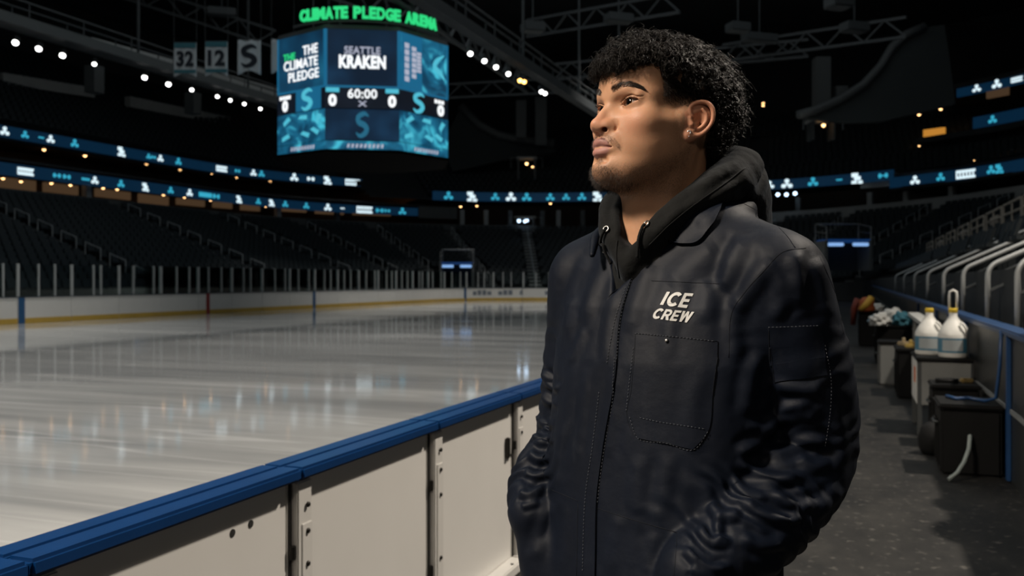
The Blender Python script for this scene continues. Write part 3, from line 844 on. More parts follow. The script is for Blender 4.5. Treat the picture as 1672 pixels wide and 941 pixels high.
sbp(ring(RR - 0.10, 6.86, RR - 0.10, 11.98), 'cabinet', M['black'])
sbp(ring(RR + 0.04, 6.78, RR + 0.04, 6.90), 'underside_blackout', M['void'])  # near-black cover added to keep the underside dark and hide glowing screen edges
sbp(ring(RR + 0.02, 11.95, RR - 0.05, 12.15), 'top_rim', M['truss'])
UPZ = np.array([0, 0, 1.0])
for k in range(8):
    (xa, da), (xb, db) = corner(k), corner(k + 1)
    A, B = cw(xa, da, 0), cw(xb, db, 0)
    ax = (B - A) / np.linalg.norm(B - A); n = np.cross(ax, UPZ); W_ = np.linalg.norm(B - A)
    if n @ (A - cw(CX, CD, 0)) < 0: n = -n
    mid = (A + B) / 2

    def slab(z0, z1, x0=-0.5, x1=0.5, off=-0.08, th=0.08):
        return MB().prism([(x0 * W_, z0), (x1 * W_, z0), (x1 * W_, z1), (x0 * W_, z1)], mid + n * off, ax, UPZ, n * th)
    # face k: 0 the one towards the rink corner where the man stands; its neighbours to the left and right
    side = {0: 'centre', 7: 'left', 1: 'right'}.get(k, 'teal' if k % 2 else 'centre')
    up_m = {'centre': 'navy', 'left': 'left', 'right': 'teal', 'teal': 'teal'}[side]
    s1 = sbp(slab(9.60, 11.95), 'upper_screen', SB[up_m])
    sc = sbp(slab(8.64, 9.50), 'score_screen', SB['black'])
    lw = sbp(slab(7.30, 8.60), 'lower_screen', SB['teal'] if side != 'centre' else SB['navy'])
    sbp(slab(9.50, 9.60), 'dividing_strip', SB_T); sbp(slab(6.92, 7.26), 'bottom_screen', SB['teal'])
    for x in (-0.5, 0.47):
        sbp(slab(9.60, 11.95, x, x + 0.03, 0.0, 0.012), 'screen_border', SB_T, s1)
    at = lambda x, z: mid + ax * x * W_ + UPZ * z + n * 0.002
    if side == 'left':
        for txt, x, z, w, h, m_, nm in (('THE', -0.24, 11.08, 0.78, 0.30, SB_G, 'green_word'), ('THE', 0.20, 11.22, 0.95, 0.40, SB_W, 'word'), ('CLIMATE', 0.0, 10.70, 2.2, 0.42, SB_W, 'word'), ('PLEDGE', 0.06, 10.18, 1.95, 0.42, SB_W, 'word')):
            sbp(put_text(txt, at(x, z), ax, UPZ, n, w, h, 0.02, 0.015, 0.0), nm, m_, s1)
        sbp(put_text('0', at(-0.33, 8.98), ax, UPZ, n, 0.36, 0.50, 0.02, 0.05), 'digit', SB_W, sc)
        sbp(put_poly([[(-.5, -.5), (-.3, -.5), (-.3, .5), (-.5, .5)], [(-.22, -.5), (-.02, -.5), (-.02, .5), (-.22, .5)], [(.05, -.5), (.25, -.5), (.25, .5), (.05, .5)], [(.3, -.5), (.5, -.5), (.5, .5), (.3, .5)]], at(-0.33, 9.34), ax, UPZ, n, 0.72, 0.16, 0.02), 'caption', SB_W, sc)
        sbp(slab(8.64, 9.50, -0.10, 0.42, 0.0, 0.008), 'crest_panel', SB_T, sc)
        sbp(put_poly([strip2d(S_PTS, S_W)], at(0.14, 9.08) + n * 0.01, ax, UPZ, n, 0.95, 0.86, 0.02), 'letter_crest', SB_C, sc)
    elif side == 'right':
        sbp(slab(9.60, 11.95, -0.46, -0.05, 0.0, 0.008), 'text_panel', SB_T, s1)
        for i, (x, z0, z1) in enumerate(((-0.36, 9.9, 11.6), (-0.22, 10.1, 11.5), (-0.12, 10.4, 11.3))):
            L_ = []
            for j in range(6):
                a = (j / 6.0) - 0.5; L_.append([(-.5, a), (.5, a), (.5, a + 0.13), (-.5, a + 0.13)])
            sbp(put_poly(L_, at(x, (z0 + z1) / 2) + n * 0.01, ax, UPZ, n, 0.26, (z1 - z0), 0.02), 'vertical_lettering', SB_P, s1)
        sbp(put_poly([strip2d([(0.3, .45), (-.1, .2), (-.25, -.05), (0.1, -.25), (.35, -.45)], [.05, .2, .22, .2, .05])], at(0.30, 10.9), ax, UPZ, n, 1.1, 1.2, 0.02), 'tentacle_shape', SB_C, s1)
        sbp(put_poly([strip2d(S_PTS, S_W)], at(-0.12, 9.06) + n * 0.01, ax, UPZ, n, 0.95, 0.84, 0.02), 'letter_crest', SB_C, sc)
        sbp(put_text('0', at(0.34, 8.96), ax, UPZ, n, 0.42, 0.50, 0.02, 0.05), 'digit', SB_W, sc)
        sbp(put_poly([[(-.5, -.5), (-.3, -.5), (-.3, .5), (-.5, .5)], [(-.22, -.5), (-.02, -.5), (-.02, .5), (-.22, .5)], [(.05, -.5), (.25, -.5), (.25, .5), (.05, .5)]], at(0.34, 9.33), ax, UPZ, n, 0.8, 0.16, 0.02), 'caption', SB_W, sc)
    elif k == 0:
        sbp(put_text('SEATTLE', at(0.0, 11.08), ax, UPZ, n, 1.50, 0.32, 0.02, 0.02), 'word', SB_P, s1)
        sbp(put_text('KRAKEN', at(0.0, 10.60), ax, UPZ, n, 1.95, 0.56, 0.02, 0.045), 'word', SB_W, s1)
        sbp(put_text('60:00', at(0.0, 9.26), ax, UPZ, n, 1.22, 0.40, 0.02, 0.02), 'clock', SB_W, sc)
        for x in (-0.40, 0.40):
            sbp(put_text('0', at(x, 8.96), ax, UPZ, n, 0.34, 0.50, 0.02, 0.05), 'digit', SB_W, sc)
            sbp(slab(9.30, 9.49, x - 0.09, x + 0.09, 0.0, 0.010), 'caption_bar', SB_C, sc)
        sbp(put_poly([[(-.5, -.4), (-.35, -.5), (.5, .4), (.35, .5)], [(.5, -.4), (.35, -.5), (-.5, .4), (-.35, .5)]], at(0.0, 8.84), ax, UPZ, n, 0.36, 0.26, 0.02), 'crossed_sticks', SB_P, sc)
        sbp(put_poly([strip2d(S_PTS, S_W)], at(0.0, 7.92), ax, UPZ, n, 0.75, 1.0, 0.02), 'letter_crest', SB_B, lw)
    # cyan fragments of the lower picture and the running line at the bottom
    if side in ('left', 'right'):
        for j, (x, z, a) in enumerate(((-0.30, 8.30, 0.5), (0.05, 8.38, -0.3), (0.36, 8.25, 0.9), (-0.32, 7.60, 0.2), (0.10, 7.65, -0.6), (0.30, 7.75, -0.8))):
            ca, sa_ = math.cos(a), math.sin(a)
            sbp(put_poly([[(ca * -.5 - sa_ * -.3, sa_ * -.5 + ca * -.3), (ca * .5 + sa_ * .16, sa_ * .5 - ca * .16), (ca * .4 - sa_ * .3, sa_ * .4 + ca * .3), (ca * -.4 - sa_ * .1, sa_ * -.4 + ca * .1)]], at(x, z), ax, UPZ, n, 0.55, 0.42, 0.012), 'picture_fragment', SB_C, lw)
    if k in (0, 7, 1):
        sbp(put_poly([[(-.5 + .11 * j, -.4), (-.44 + .11 * j, -.4), (-.42 + .11 * j, .4), (-.48 + .11 * j, .4)] for j in range(9)], at(0.05, 7.06), ax, UPZ, n, 1.6, 0.20, 0.012), 'running_text', SB_P, sb)
# ring sign above
sign = 'CLIMATE PLEDGE ARENA'
wid = {'I': 0.45, ' ': 0.55, 'M': 1.2, 'E': 0.85, 'L': 0.8, 'T': 0.85}
tot = sum(wid.get(c, 1.0) for c in sign); pos = 0.0
RS = 4.05
for word in sign.split(' '):
    b = MB(); vs = []
    for c in word:
        w = wid.get(c, 1.0)
        fr_ = (pos + w / 2) / tot
        a = base_ang + math.radians(-40.0 + 91.0 * fr_)
        P = cw(CX + RS * math.cos(a), CD + RS * math.sin(a), 12.58); nn = cw(math.cos(a), math.sin(a), 0); tg = cw(-math.sin(a), math.cos(a), 0)
        q = put_text(c, P, tg, UPZ, nn, 0.345 * w, 0.50, 0.08, 0.045); b.add(q.v, q.f); pos += w
    pos += wid[' ']
    sbp(b, 'sign_word', SB_G)['label'] = 'green lit word %s' % word
bx = MB()
bx.tube([cw(CX + 3.95 * math.cos(base_ang + math.radians(q)), CD + 3.95 * math.sin(base_ang + math.radians(q)), 12.26) for q in range(-48, 60, 8)], 0.05, 6)
sbp(bx, 'sign_rail', M['truss'])
for k in range(4):
    x, d = corner(2 * k, 2.6); q = MB(); q.tube([cw(x, d, 12.1), cw(x, d, 26.75)], 0.035, 6); sbp(q, 'hanging_cable', M['truss'])

# ---- banners
cloth_w = mat('pale_banner_cloth', (0.46, 0.49, 0.51, 1), 0.8, var=0.1, vscale=3); teal_c = mat('teal_banner_cloth', (0.03, 0.13, 0.16, 1), 0.8); ink = mat('dark_banner_ink', (0.006, 0.010, 0.018, 1), 0.8)
for u0, u1, v0, v1, txt, lb in ((284, 321, 70, 126, '32', 'leftmost hanging banner, teal bands and a dark number'), (335, 372, 68, 125, '12', 'second hanging banner from the left, with the number twelve'), (388, 426, 65, 123, 'S', 'pale hanging banner with a dark letter S crest'), (443, 480, 64, 121, '', 'banner mostly hidden behind the scoreboard edge')):
    D_ = 46.0; x0, x1 = (u0 - 836) / FPX * D_, (u1 - 836) / FPX * D_; z1, z0 = EYE + (457 - v0) / FPX * D_, EYE + (457 - v1) / FPX * D_
    c = cw((x0 + x1) / 2, D_, (z0 + z1) / 2); ax = cw(1, 0, 0); n = cw(0, -1, 0); w, h = x1 - x0, z1 - z0
    e_ = empty('banner', tuple(c)); tag(e_, lb, 'banner'); inv = Matrix.Translation(-Vector(c))
    nx, ny = 12, 8; vs, fs = [], []
    for s_ in (0, 1):
        for j in range(ny + 1):
            for i in range(nx + 1):
                X = (i / nx - 0.5) * w; y = h / 2 - j / ny * h
                if j == ny: y += 0.16 * h * (1 - abs(2 * i / nx - 1))
                vs.append(c + ax * X + UPZ * y + n * (0.03 * math.sin(i * 1.1 + j * 0.3) - 0.012 * s_))
    W1 = nx + 1; o2 = (ny + 1) * W1
    for j in range(ny):
        for i in range(nx):
            a = j * W1 + i; fs += [(a, a + 1, a + W1 + 1, a + W1), (o2 + a, o2 + a + W1, o2 + a + W1 + 1, o2 + a + 1)]
    rim = [i for i in range(W1)] + [j * W1 + nx for j in range(1, ny + 1)] + [ny * W1 + i for i in range(nx - 1, -1, -1)] + [j * W1 for j in range(ny - 1, 0, -1)]
    fs += [(rim[i], rim[(i + 1) % len(rim)], o2 + rim[(i + 1) % len(rim)], o2 + rim[i]) for i in range(len(rim))]
    o = MB().add(vs, fs).build('cloth', cloth_w, e_, True); o.data.transform(inv)
    if txt in ('32', '12'):
        for z, hh in ((0.42, 0.15), (-0.34, 0.10)):
            o = put_poly([[(-.5, -.5), (.5, -.5), (.5, .5), (-.5, .5)]], c + UPZ * z * h + n * 0.035, ax, UPZ, n, w * 0.96, h * hh, 0.008).build('teal_band', teal_c, e_); o.data.transform(inv)
        o = put_text(txt, c + UPZ * 0.03 * h + n * 0.035, ax, UPZ, n, w * 0.76, h * 0.46, 0.012, 0.045).build('number', ink, e_); o.data.transform(inv)
    elif txt:
        o = put_poly([strip2d(S_PTS, S_W)], c + UPZ * 0.02 * h + n * 0.035, ax, UPZ, n, w * 0.95, h * 0.60, 0.012).build('letter_crest', ink, e_); o.data.transform(inv)
    b = MB(); b.tube([c + ax * -w / 2 + UPZ * h / 2, c + ax * w / 2 + UPZ * h / 2], 0.03, 6)
    for s_ in (-1, 1): b.tube([c + ax * s_ * w / 2 + UPZ * h / 2, c + ax * s_ * w / 2 + UPZ * (26.75 - c[2])], 0.012, 5)
    o = b.build('hanger', M['truss'], e_); o.data.transform(inv)


def on_plane_x(u, v, X):
    """Point at plane x = X under photo direction (u, v)."""
    a, b = (u - 836) / FPX, (457 - v) / FPX
    dx, dy = a * CT - ST, a * ST + CT
    s = X / dx
    return np.array([X, dy * s, EYE + b * s])


# ---- catwalks with spotlights
def spotlight(P, r, m_, label, group):
    e_ = empty('spotlight', tuple(P)); tag(e_, label, 'spotlight', group)
    dirv = np.array([0.35, -0.55, -0.75]); dirv /= np.linalg.norm(dirv); a1, a2, _ = frame(dirv)
    def lathe(prof):
        vs = [dirv * h + (a1 * math.cos(t) + a2 * math.sin(t)) * rr for rr, h in prof for t in np.linspace(0, 6.2832, 14, endpoint=False)]
        return MB().add(vs, [(i * 14 + q, i * 14 + (q + 1) % 14, (i + 1) * 14 + (q + 1) % 14, (i + 1) * 14 + q) for i in range(len(prof) - 1) for q in range(14)] + [tuple(range(13, -1, -1)), tuple((len(prof) - 1) * 14 + q for q in range(14))])
    lathe([(r * 0.5, -0.45), (r * 1.0, -0.36), (r * 1.2, -0.02), (r * 1.15, -0.02)]).build('lamp_housing', M['truss'], e_)
    lathe([(r * 1.0, -0.03), (r * 0.9, 0.02), (r * 0.5, 0.06)]).build('lens', m_, e_, True)
    b = MB(); b.tube([(0, 0, 0.1), (0, 0, 0.34)], 0.03, 6); b.build('bracket', M['truss'], e_)


for u, v in ((25, 70), (63, 80), (102, 91), (154, 105), (236, 127), (275, 138), (313, 147), (355, 158), (376, 164), (399, 170), (425, 178)):
    spotlight(on_plane_x(u, v, -34.0), 0.13 if u in (25, 236, 275, 63, 102) else 0.10, G['white'], 'white spotlight on the long catwalk at the upper left', 'spotlights of the left catwalk')
for u, v, k in ((768, 88, 0), (791, 100, 0), (810, 110, 0), (830, 121, 0), (849, 132, 1), (856, 134, 1), (884, 150, 0), (890, 153, 0)):
    spotlight(on_plane_x(u, v, -14.0), 0.10, G['white'] if not k else glow('orange_lamp', (1.0, 0.48, 0.10), 9), 'orange spotlight on the middle catwalk' if k else 'white spotlight on the catwalk right of the scoreboard', 'orange pair of spotlights' if k else 'spotlights of the middle catwalk')


def truss(name, a, b, h, material, label, n=None, w=0.12):
    a, b = np.array(a, float), np.array(b, float); L_ = np.linalg.norm(b - a); n = n or max(4, int(L_ / (h * 1.1)))
    t = MB(); up = np.array([0, 0, h]); t.bar(a, b, w, w); t.bar(a + up, b + up, w, w)
    for i in range(n):
        p = a + (b - a) * i / n; q = a + (b - a) * (i + 1) / n
        t.bar(p, q + up if i % 2 == 0 else p + up, w * 0.6, w * 0.6) if i % 2 == 0 else t.bar(p + up, q, w * 0.6, w * 0.6)
    return tag(t.build(name, material), label, 'truss')


def catwalk(X, y0, y1, z, label):
    e_ = empty('catwalk', (X, y0, z)); tag(e_, label, 'catwalk')
    b = MB(); b.box((0, (y1 - y0) / 2, 0.55), (1.0 if X < -20 else 0.45, y1 - y0, 0.12)); b.build('deck', M['truss'] if X < -20 else M['roof'], e_)
    b = MB(); b.box((0.5 if X < -20 else 0.2, (y1 - y0) / 2, 0.72), (0.10, y1 - y0, 0.45)); b.build('edge_beam', M['fascia'] if X < -20 else M['truss'], e_)
    b = MB()
    for s_ in ((-0.5, 0.5) if X < -20 else (-0.2, 0.2)):
        b.tube([(s_, 0, 1.6), (s_, y1 - y0, 1.6)], 0.04, 6)
        for i in range(int((y1 - y0) / 3) + 1): b.tube([(s_, i * 3, 0.6), (s_, i * 3, 1.6)], 0.03, 6)
    b.build('guard_rail', M['truss'], e_)
    for i in range(int((y1 - y0) / 9) + 1):
        q = MB(); q.box((0, i * 9.0 + 1, 7.2), (0.10, 0.10, 13)); q.build('hanger', M['truss'], e_)


catwalk(-34.0, 18, 62, 11.80, 'long grey catwalk carrying the spotlights at the upper left')
catwalk(-14.0, 20, 58, 10.42, 'narrow catwalk carrying spotlights, right of the scoreboard')
# grey soffit beams over the left upper deck
for i, (u0, v0, u1, v1, X, hh, ww) in enumerate(((0, 128, 150, 152, -58, 0.8, 0.6), (208, 166, 445, 214, -58, 0.9, 0.6), (145, 72, 470, 158, -40, 0.7, 0.5))):
    a, b_ = on_plane_x(u0, v0, X), on_plane_x(u1, v1, X)
    q = MB(); q.bar(a, b_, ww, hh); struct(q.build('beam', M['concrete_pale']))
for u, v0, v1, X in ((154, 108, 152, -44), (315, 152, 186, -44)):
    a, b_ = on_plane_x(u, v0, X), on_plane_x(u, v1, X); q = MB(); q.box(((a + b_) / 2), (0.8, 0.8, a[2] - b_[2])); struct(q.build('column', M['fascia']))
# roof steel
for i, (u0, v0, u1, v1, D0_, D1_) in enumerate(((560, -60, 860, 150, 34, 62), (180, -10, 450, 78, 60, 60), (440, -40, 780, 84, 44, 60), (860, 60, 1110, 20, 62, 52), (1180, 100, 1480, 60, 62, 52), (905, 130, 1320, 92, 66, 60), (730, 160, 1010, 146, 74, 70))):
    a = cw((u0 - 836) / FPX * D0_, D0_, EYE + (457 - v0) / FPX * D0_); b_ = cw((u1 - 836) / FPX * D1_, D1_, EYE + (457 - v1) / FPX * D1_)
    lb = ['dark roof truss running down behind the scoreboard to the right', 'faint roof truss above the hanging banners', 'roof truss passing just above the green sign', 'roof truss left above the man\'s hair', 'roof truss at the upper right, nearly level', 'long low roof truss behind the man\'s head', 'grey roof truss below the middle catwalk'][i]
    truss('roof_truss', a, b_, 1.1, M['truss'], lb, None, 0.16)
for i, (u, v, D_, w) in enumerate(((362, 20, 60, 1.8), (1240, 62, 58, 2.2), (1205, 45, 52, 1.2), (1010, 30, 54, 1.6), (870, 45, 50, 1.2), (1395, 45, 50, 1.4), (1370, 4, 40, 1.0))):
    P = cw((u - 836) / FPX * D_, D_, EYE + (457 - v) / FPX * D_)
    b = MB(); b.rbox(P, (w, 0.9, 0.5), YAW + 0.3, 0.05); b.tube([P + [0, 0, 0.2], P + [0, 0, 26.75 - P[2]]], 0.04, 6)
    tag(b.build('duct_unit', M['truss']), ['small grey roof unit left of the banners', 'pale roof unit above the right ear side of the hair', 'small roof unit close above the hair', 'roof unit above the forehead', 'roof unit right of the middle catwalk', 'roof unit at the upper right with a lamp beside it', 'roof unit at the top right edge'][i], 'roof unit')
# big dark curtain panel with a curved edge at the upper right, and its columns
def flat_wall(name, outline, D_, th, material):
    pts = [cw((u - 836) / FPX * D_, D_, EYE + (457 - v) / FPX * D_) for u, v in outline]
    k = len(pts); nn = cw(0, 1, 0) * th
    tri = tessellate_polygon([[Vector((u, v, 0)) for u, v in outline]])
    return MB().add(pts + [p + nn for p in pts], [tuple(t) for t in tri] + [tuple(k + q for q in t[::-1]) for t in tri] + [(i, (i + 1) % k, k + (i + 1) % k, k + i) for i in range(k)]).build(name, material)


edge = [(1302, 190), (1330, 182), (1372, 164), (1410, 140), (1438, 110), (1456, 80), (1480, 58), (1510, 45)]
o = flat_wall('wall_curtain', edge + [(1542, 40), (1550, 90), (1560, 170), (1440, 198), (1380, 200)], 60.0, 0.6, M['curtain']); struct(o)
q = MB(); q.tube([cw((u - 836) / FPX * 59.8, 59.8, EYE + (457 - v + 2) / FPX * 59.8) for u, v in edge], 0.28, 8); struct(q.build('beam', M['fascia'], None, True))
edge = [(752, 175), (782, 205), (812, 222), (850, 230), (905, 236)]
o = flat_wall('wall_curtain', [(720, 240)] + edge[::1] + [(905, 250), (820, 262), (740, 280)], 92.0, 0.6, M['curtain']); struct(o)
q = MB(); q.tube([cw((u - 836) / FPX * 91.7, 91.7, EYE + (457 - v + 2) / FPX * 91.7) for u, v in edge], 0.45, 8); struct(q.build('beam', M['fascia'], None, True))
for u, v0, v1, D_, w in ((851, 165, 226, 90, 1.0), (883, 160, 238, 90, 1.1), (1341, 95, 178, 64, 1.0), (1372, 142, 162, 64, 0.8)):
    a = cw((u - 836) / FPX * D_, D_, EYE + (457 - v0) / FPX * D_); b_ = cw((u - 836) / FPX * D_, D_, EYE + (457 - v1) / FPX * D_)
    q = MB(); q.box((a + b_) / 2, (w, w, a[2] - b_[2]), YAW); struct(q.build('column', M['fascia']))
# entrance tunnels in the lower stand, blue light put into the canopies as their own glow
for u, v, D_, w, lb in ((746, 437, 74.0, 2.6, 'entrance tunnel with a blue-glowing canopy in the end stand'), (1384, 402, 58.0, 2.8, 'entrance tunnel with a blue-lit canopy beside the man\'s shoulder')):
    P = cw((u - 836) / FPX * D_, D_, EYE + (457 - v) / FPX * D_)
    e_ = empty('tunnel_entrance', tuple(P), YAW); tag(e_, lb, 'tunnel')
    b = MB(); b.box((0, 0.8, 0.35), (w, 1.8, 0.16)); b.build('canopy', glow('blue_glow_canopy', (0.008, 0.05, 0.19), 0.5), e_)
    for s_ in (-1, 1):
        b = MB(); b.box((s_ * w / 2, 0.9, -0.6), (0.18, 2.2, 1.9)); b.build('side_wall', M['fascia'], e_)
        b = MB(); b.tube([(s_ * w / 2, -0.2, 0.35), (s_ * w / 2, -0.2, 1.2), (s_ * w / 2, 1.9, 1.5), (s_ * w / 2, 1.9, 0.4)], 0.05, 6); b.tube([(s_ * w / 2, -0.2, 0.8), (s_ * w / 2, 1.9, 1.0)], 0.035, 6); b.build('guard_rail', M['steel'], e_)
    b = MB(); b.tube([(-w / 2, 1.9, 1.5), (w / 2, 1.9, 1.5)], 0.05, 6); b.build('guard_rail', M['steel'], e_)
    for s_ in (-0.28, 0.28):
        b = MB(); b.rbox((s_ * w, -0.1, 0.10), (w * 0.36, 0.12, 0.22), 0, 0.04); b.build('lit_sign', glow('blue_white_sign', (0.30, 0.55, 1.0), 0.8), e_)
    b = MB(); b.box((0, 1.9, -0.6), (w, 0.1, 1.9)); b.build('back_wall', M['concrete'], e_)
# lit stair heads of the end stand
for u, v0, v1, D_, lb in ((860, 258, 292, 88, 'lit stair head in the upper end stand'), (857, 355, 378, 84, 'lit stair head at the end stand parapet'), (1344, 196, 228, 70, 'lit stair head in the upper right corner stand')):
    a = cw((u - 836) / FPX * D_, D_, EYE + (457 - v1) / FPX * D_); h = (v1 - v0) / FPX * D_
    e_ = empty('stair_head', tuple(a), YAW); tag(e_, lb, 'stair head')
    for s_ in (-1, 1):
        b = MB(); b.box((s_ * 0.8, 0.5, h / 2), (0.16, 1.4, h)); b.build('side_wall', M['fascia'], e_)
        b = MB(); b.tube([(s_ * 1.5, 0, h * 0.5), (s_ * 1.5, 0, h * 1.0), (s_ * 0.8, 0, h * 1.0)], 0.05, 6); b.build('guard_rail', M['steel'], e_)
    b = MB(); b.box((0, 0.6, h), (1.9, 1.6, 0.2)); b.build('lintel', M['concrete_pale'], e_)
    b = MB(); b.lathe([(0.02, -0.16), (0.14, -0.05), (0.14, 0.05), (0.02, 0.1)], (0, -0.1, h * 0.72), 10); b.build('lamp', G['warm'] if v0 < 300 else G['cool'], e_, True)
# ------------------------------------------------------------------ walkway side: low wall, rails, stand with bottles, boxes
panel_g = mat('grey_wall_panel', (0.014, 0.016, 0.017, 1), 0.42, var=0.25, vscale=2.2, bump=0.04, bscale=12)
blue_p = mat('blue_painted_steel', (0.005, 0.034, 0.105, 1), 0.45, var=0.2, vscale=9)
WX = 1.02
b = MB(); b.box((WX + 0.06, 33, 0.51), (0.10, 62, 1.02)); struct(b.build('wall_right', panel_g))
b = MB(); b.rbox((WX + 0.05, 33, 1.045), (0.16, 62, 0.05), 0, 0.012); struct(b.build('trim_1', blue_p))
b = MB(); b.box((WX + 0.003, 33, 0.50), (0.014, 62, 0.03)); struct(b.build('trim_2', mat('pale_strip', (0.16, 0.17, 0.17, 1), 0.5)))
b = MB(); b.box((WX + 0.5, 33, 0.96), (0.8, 62, 0.06)); struct(b.build('floor_stand_edge', M['concrete']))
for y in (5.15, 6.05, 7.25, 9.9, 11.6, 13.3, 15.0, 17.0):
    b = MB(); b.rbox((WX - 0.008, y, 0.53), (0.03, 0.06, 1.04), 0, 0.006)
    tag(b.build('wall_post', blue_p), 'blue upright strip on the grey wall along the walkway', 'post', 'blue uprights of the walkway wall')
# handrails rising into the stand behind the wall
for i, y in enumerate(RAIL_Y):
    e_ = empty('stand_handrail', (WX + 0.22, y, 0.99)); tag(e_, 'bent steel tube handrail rising into the stand behind the wall', 'handrail', 'tube handrails along the right stand')
    h = 0.62; c = []
    for a in np.linspace(0, math.pi / 2 - 0.42, 7): c.append((0.16 * (1 - math.cos(a)), 0, h - 0.16 + 0.16 * math.sin(a)))
    ex, ez = c[-1][0], c[-1][2]
    b = MB(); b.tube([(0, 0, 0)] + c + [(ex + 4.2, 0.25, ez + 4.2 * 0.47)], 0.026, 10); b.build('top_rail', M['rail'], e_, True)
    b = MB(); b.tube([(0, 0, h * 0.50), (4.2, 0.25, h * 0.50 + 4.2 * 0.49)], 0.019, 8); b.build('middle_rail', M['steel'], e_, True)
    for q in (1.3, 2.8):
        b = MB(); b.tube([(q, 0.06 * q, q * 0.46 - 0.4), (q, 0.06 * q, ez + (q - ex) * 0.47)], 0.019, 8); b.build('baluster', M['steel'], e_, True)
# guard frames further up the stand, warm glints put into their colour
glint_steel = mat('warm_glint_frame', (0.46, 0.40, 0.33, 1), 0.4, 0.3)
for i, (X, Y, w) in enumerate(((4.0, 25.0, 0.9), (4.0, 28.0, 1.1), (4.0, 31.5, 1.2), (4.0, 35.5, 1.3), (4.0, 40.0, 1.4), (4.0, 45.0, 1.4), (4.0, 50.5, 1.6), (4.0, 57.0, 1.6))):
    zs_ = bowl_z(T_MAX, Z0 + int((X - XR - D0) / RUN) * RISE)
    e_ = empty('guard_frame', (X, Y, zs_ + 0.75)); tag(e_, 'metal guard frame coloured as warmly lit, on the right stand', 'guard rail', 'guard frames on the right stand')
    w *= 1.35
    for z in (0.0, 0.28, 0.56):
        b = MB(); b.tube([(0, -w, z), (0, w, z)], 0.035, 6); b.build('rail', glint_steel, e_)
    for s_ in (-1, 0, 1):
        b = MB(); b.tube([(0, s_ * w, -0.75), (0, s_ * w, 0.58)], 0.035, 6); b.build('upright', glint_steel, e_)
    if i in (2, 4, 6):
        b = MB(); b.rbox((0.03, 0.1, 0.28), (0.05, w * 1.1, 0.24), 0, 0.02); b.build('panel', glint_steel, e_)  # flat panel added as a warm glint between the rails

# stand with white sides and a dark top, carrying two bottles
white_p = mat('white_plastic', (0.62, 0.62, 0.59, 1), 0.40, var=0.05, vscale=6); grey_p = mat('grey_side_panel', (0.16, 0.165, 0.16, 1), 0.45, var=0.15)
yel = mat('yellow_cap', (0.60, 0.42, 0.03, 1), 0.4); lab_b = mat('blue_bottle_label', (0.05, 0.16, 0.24, 1), 0.5); lab_g = mat('grey_label_print', (0.30, 0.33, 0.34, 1), 0.5); org = mat('orange_sticker', (0.55, 0.13, 0.03, 1), 0.5)
TX, TY = 0.765, 9.55
e_ = empty('utility_stand', (TX, TY, 0)); tag(e_, 'low utility stand with white and grey sides carrying two big bottles', 'stand')
b = MB(); b.rbox((0, 0, 0.695), (0.48, 0.86, 0.035), 0, 0.01); b.build('top', M['black'], e_)
b = MB(); b.rbox((-0.215, 0, 0.475), (0.03, 0.78, 0.40), 0, 0.008); sd = b.build('side_panel', white_p, e_)
b = MB(); b.box((-0.232, -0.10, 0.53), (0.004, 0.20, 0.14)); b.build('sticker', org, sd)
b = MB(); b.rbox((0.01, -0.395, 0.475), (0.42, 0.03, 0.40), 0, 0.008); b.build('front_panel', grey_p, e_)
b = MB(); b.rbox((0.0, 0.0, 0.29), (0.44, 0.76, 0.025), 0, 0.006); b.build('shelf', M['black'], e_)
for sx in (-0.205, 0.205):
    for sy in (-0.385, 0.385):
        b = MB(); b.rbox((sx, sy, 0.34), (0.045, 0.045, 0.68), 0, 0.006); b.build('leg', M['truss'], e_)


def bottle(x, y, z, s, label, handle):
    e_ = empty('bottle', (x, y, z), YAW * 0 - 0.1); tag(e_, label, 'bottle')
    prof = [(0.02, 0), (0.118, 0.004), (0.126, 0.02), (0.126, 0.19), (0.122, 0.215), (0.098, 0.265), (0.060, 0.325), (0.036, 0.365), (0.033, 0.405), (0.030, 0.407)]
    b = MB(); b.lathe([(r * s, h * s) for r, h in prof], n=28); smooth_by_angle(b.build('body', white_p, e_), 40)
    b = MB(); b.lathe([(0.036 * s, 0.400 * s), (0.038 * s, 0.405 * s), (0.038 * s, 0.432 * s), (0.030 * s, 0.438 * s)], n=20); smooth_by_angle(b.build('cap', yel, e_), 40)
    def wrap(a0, a1, z0, z1, m_, nm, r=0.1275):
        A = np.linspace(a0, a1, 12); vs = [((r - o_) * s * math.cos(a), (r - o_) * s * math.sin(a), q * s) for o_ in (0, 0.004) for q in (z0, z1) for a in A]
        f = [(i, i + 1, 13 + i, 12 + i) for i in range(11)] + [(24 + 12 + i, 24 + 13 + i, 24 + i + 1, 24 + i) for i in range(11)]
        o = MB().add(vs, f).build(nm, m_, e_, True); return o
    wrap(-2.9, -0.5, 0.045, 0.175, lab_b, 'label'); wrap(-2.3, -0.9, 0.062, 0.160, lab_g, 'label_print', 0.1285); wrap(-3.6, -3.05, 0.07, 0.165, org if not handle else lab_b, 'side_label')
    b = MB(); b.tube([(0.06 * s, -0.075 * s, 0.315 * s), (0.085 * s, -0.085 * s, 0.295 * s), (0.105 * s, -0.085 * s, 0.26 * s), (0.112 * s, -0.075 * s, 0.22 * s)], 0.013 * s, 8); b.build('grip', white_p, e_, True)
    if handle:
        h = [(-0.030, 0.43), (-0.031, 0.55), (-0.026, 0.585), (0.0, 0.60), (0.026, 0.585), (0.031, 0.55), (0.030, 0.43)]
        b = MB(); b.tube([(x_ * s, 0, z_ * s) for x_, z_ in h], 0.011 * s, 8); b.build('loop_handle', white_p, e_, True)
    return e_


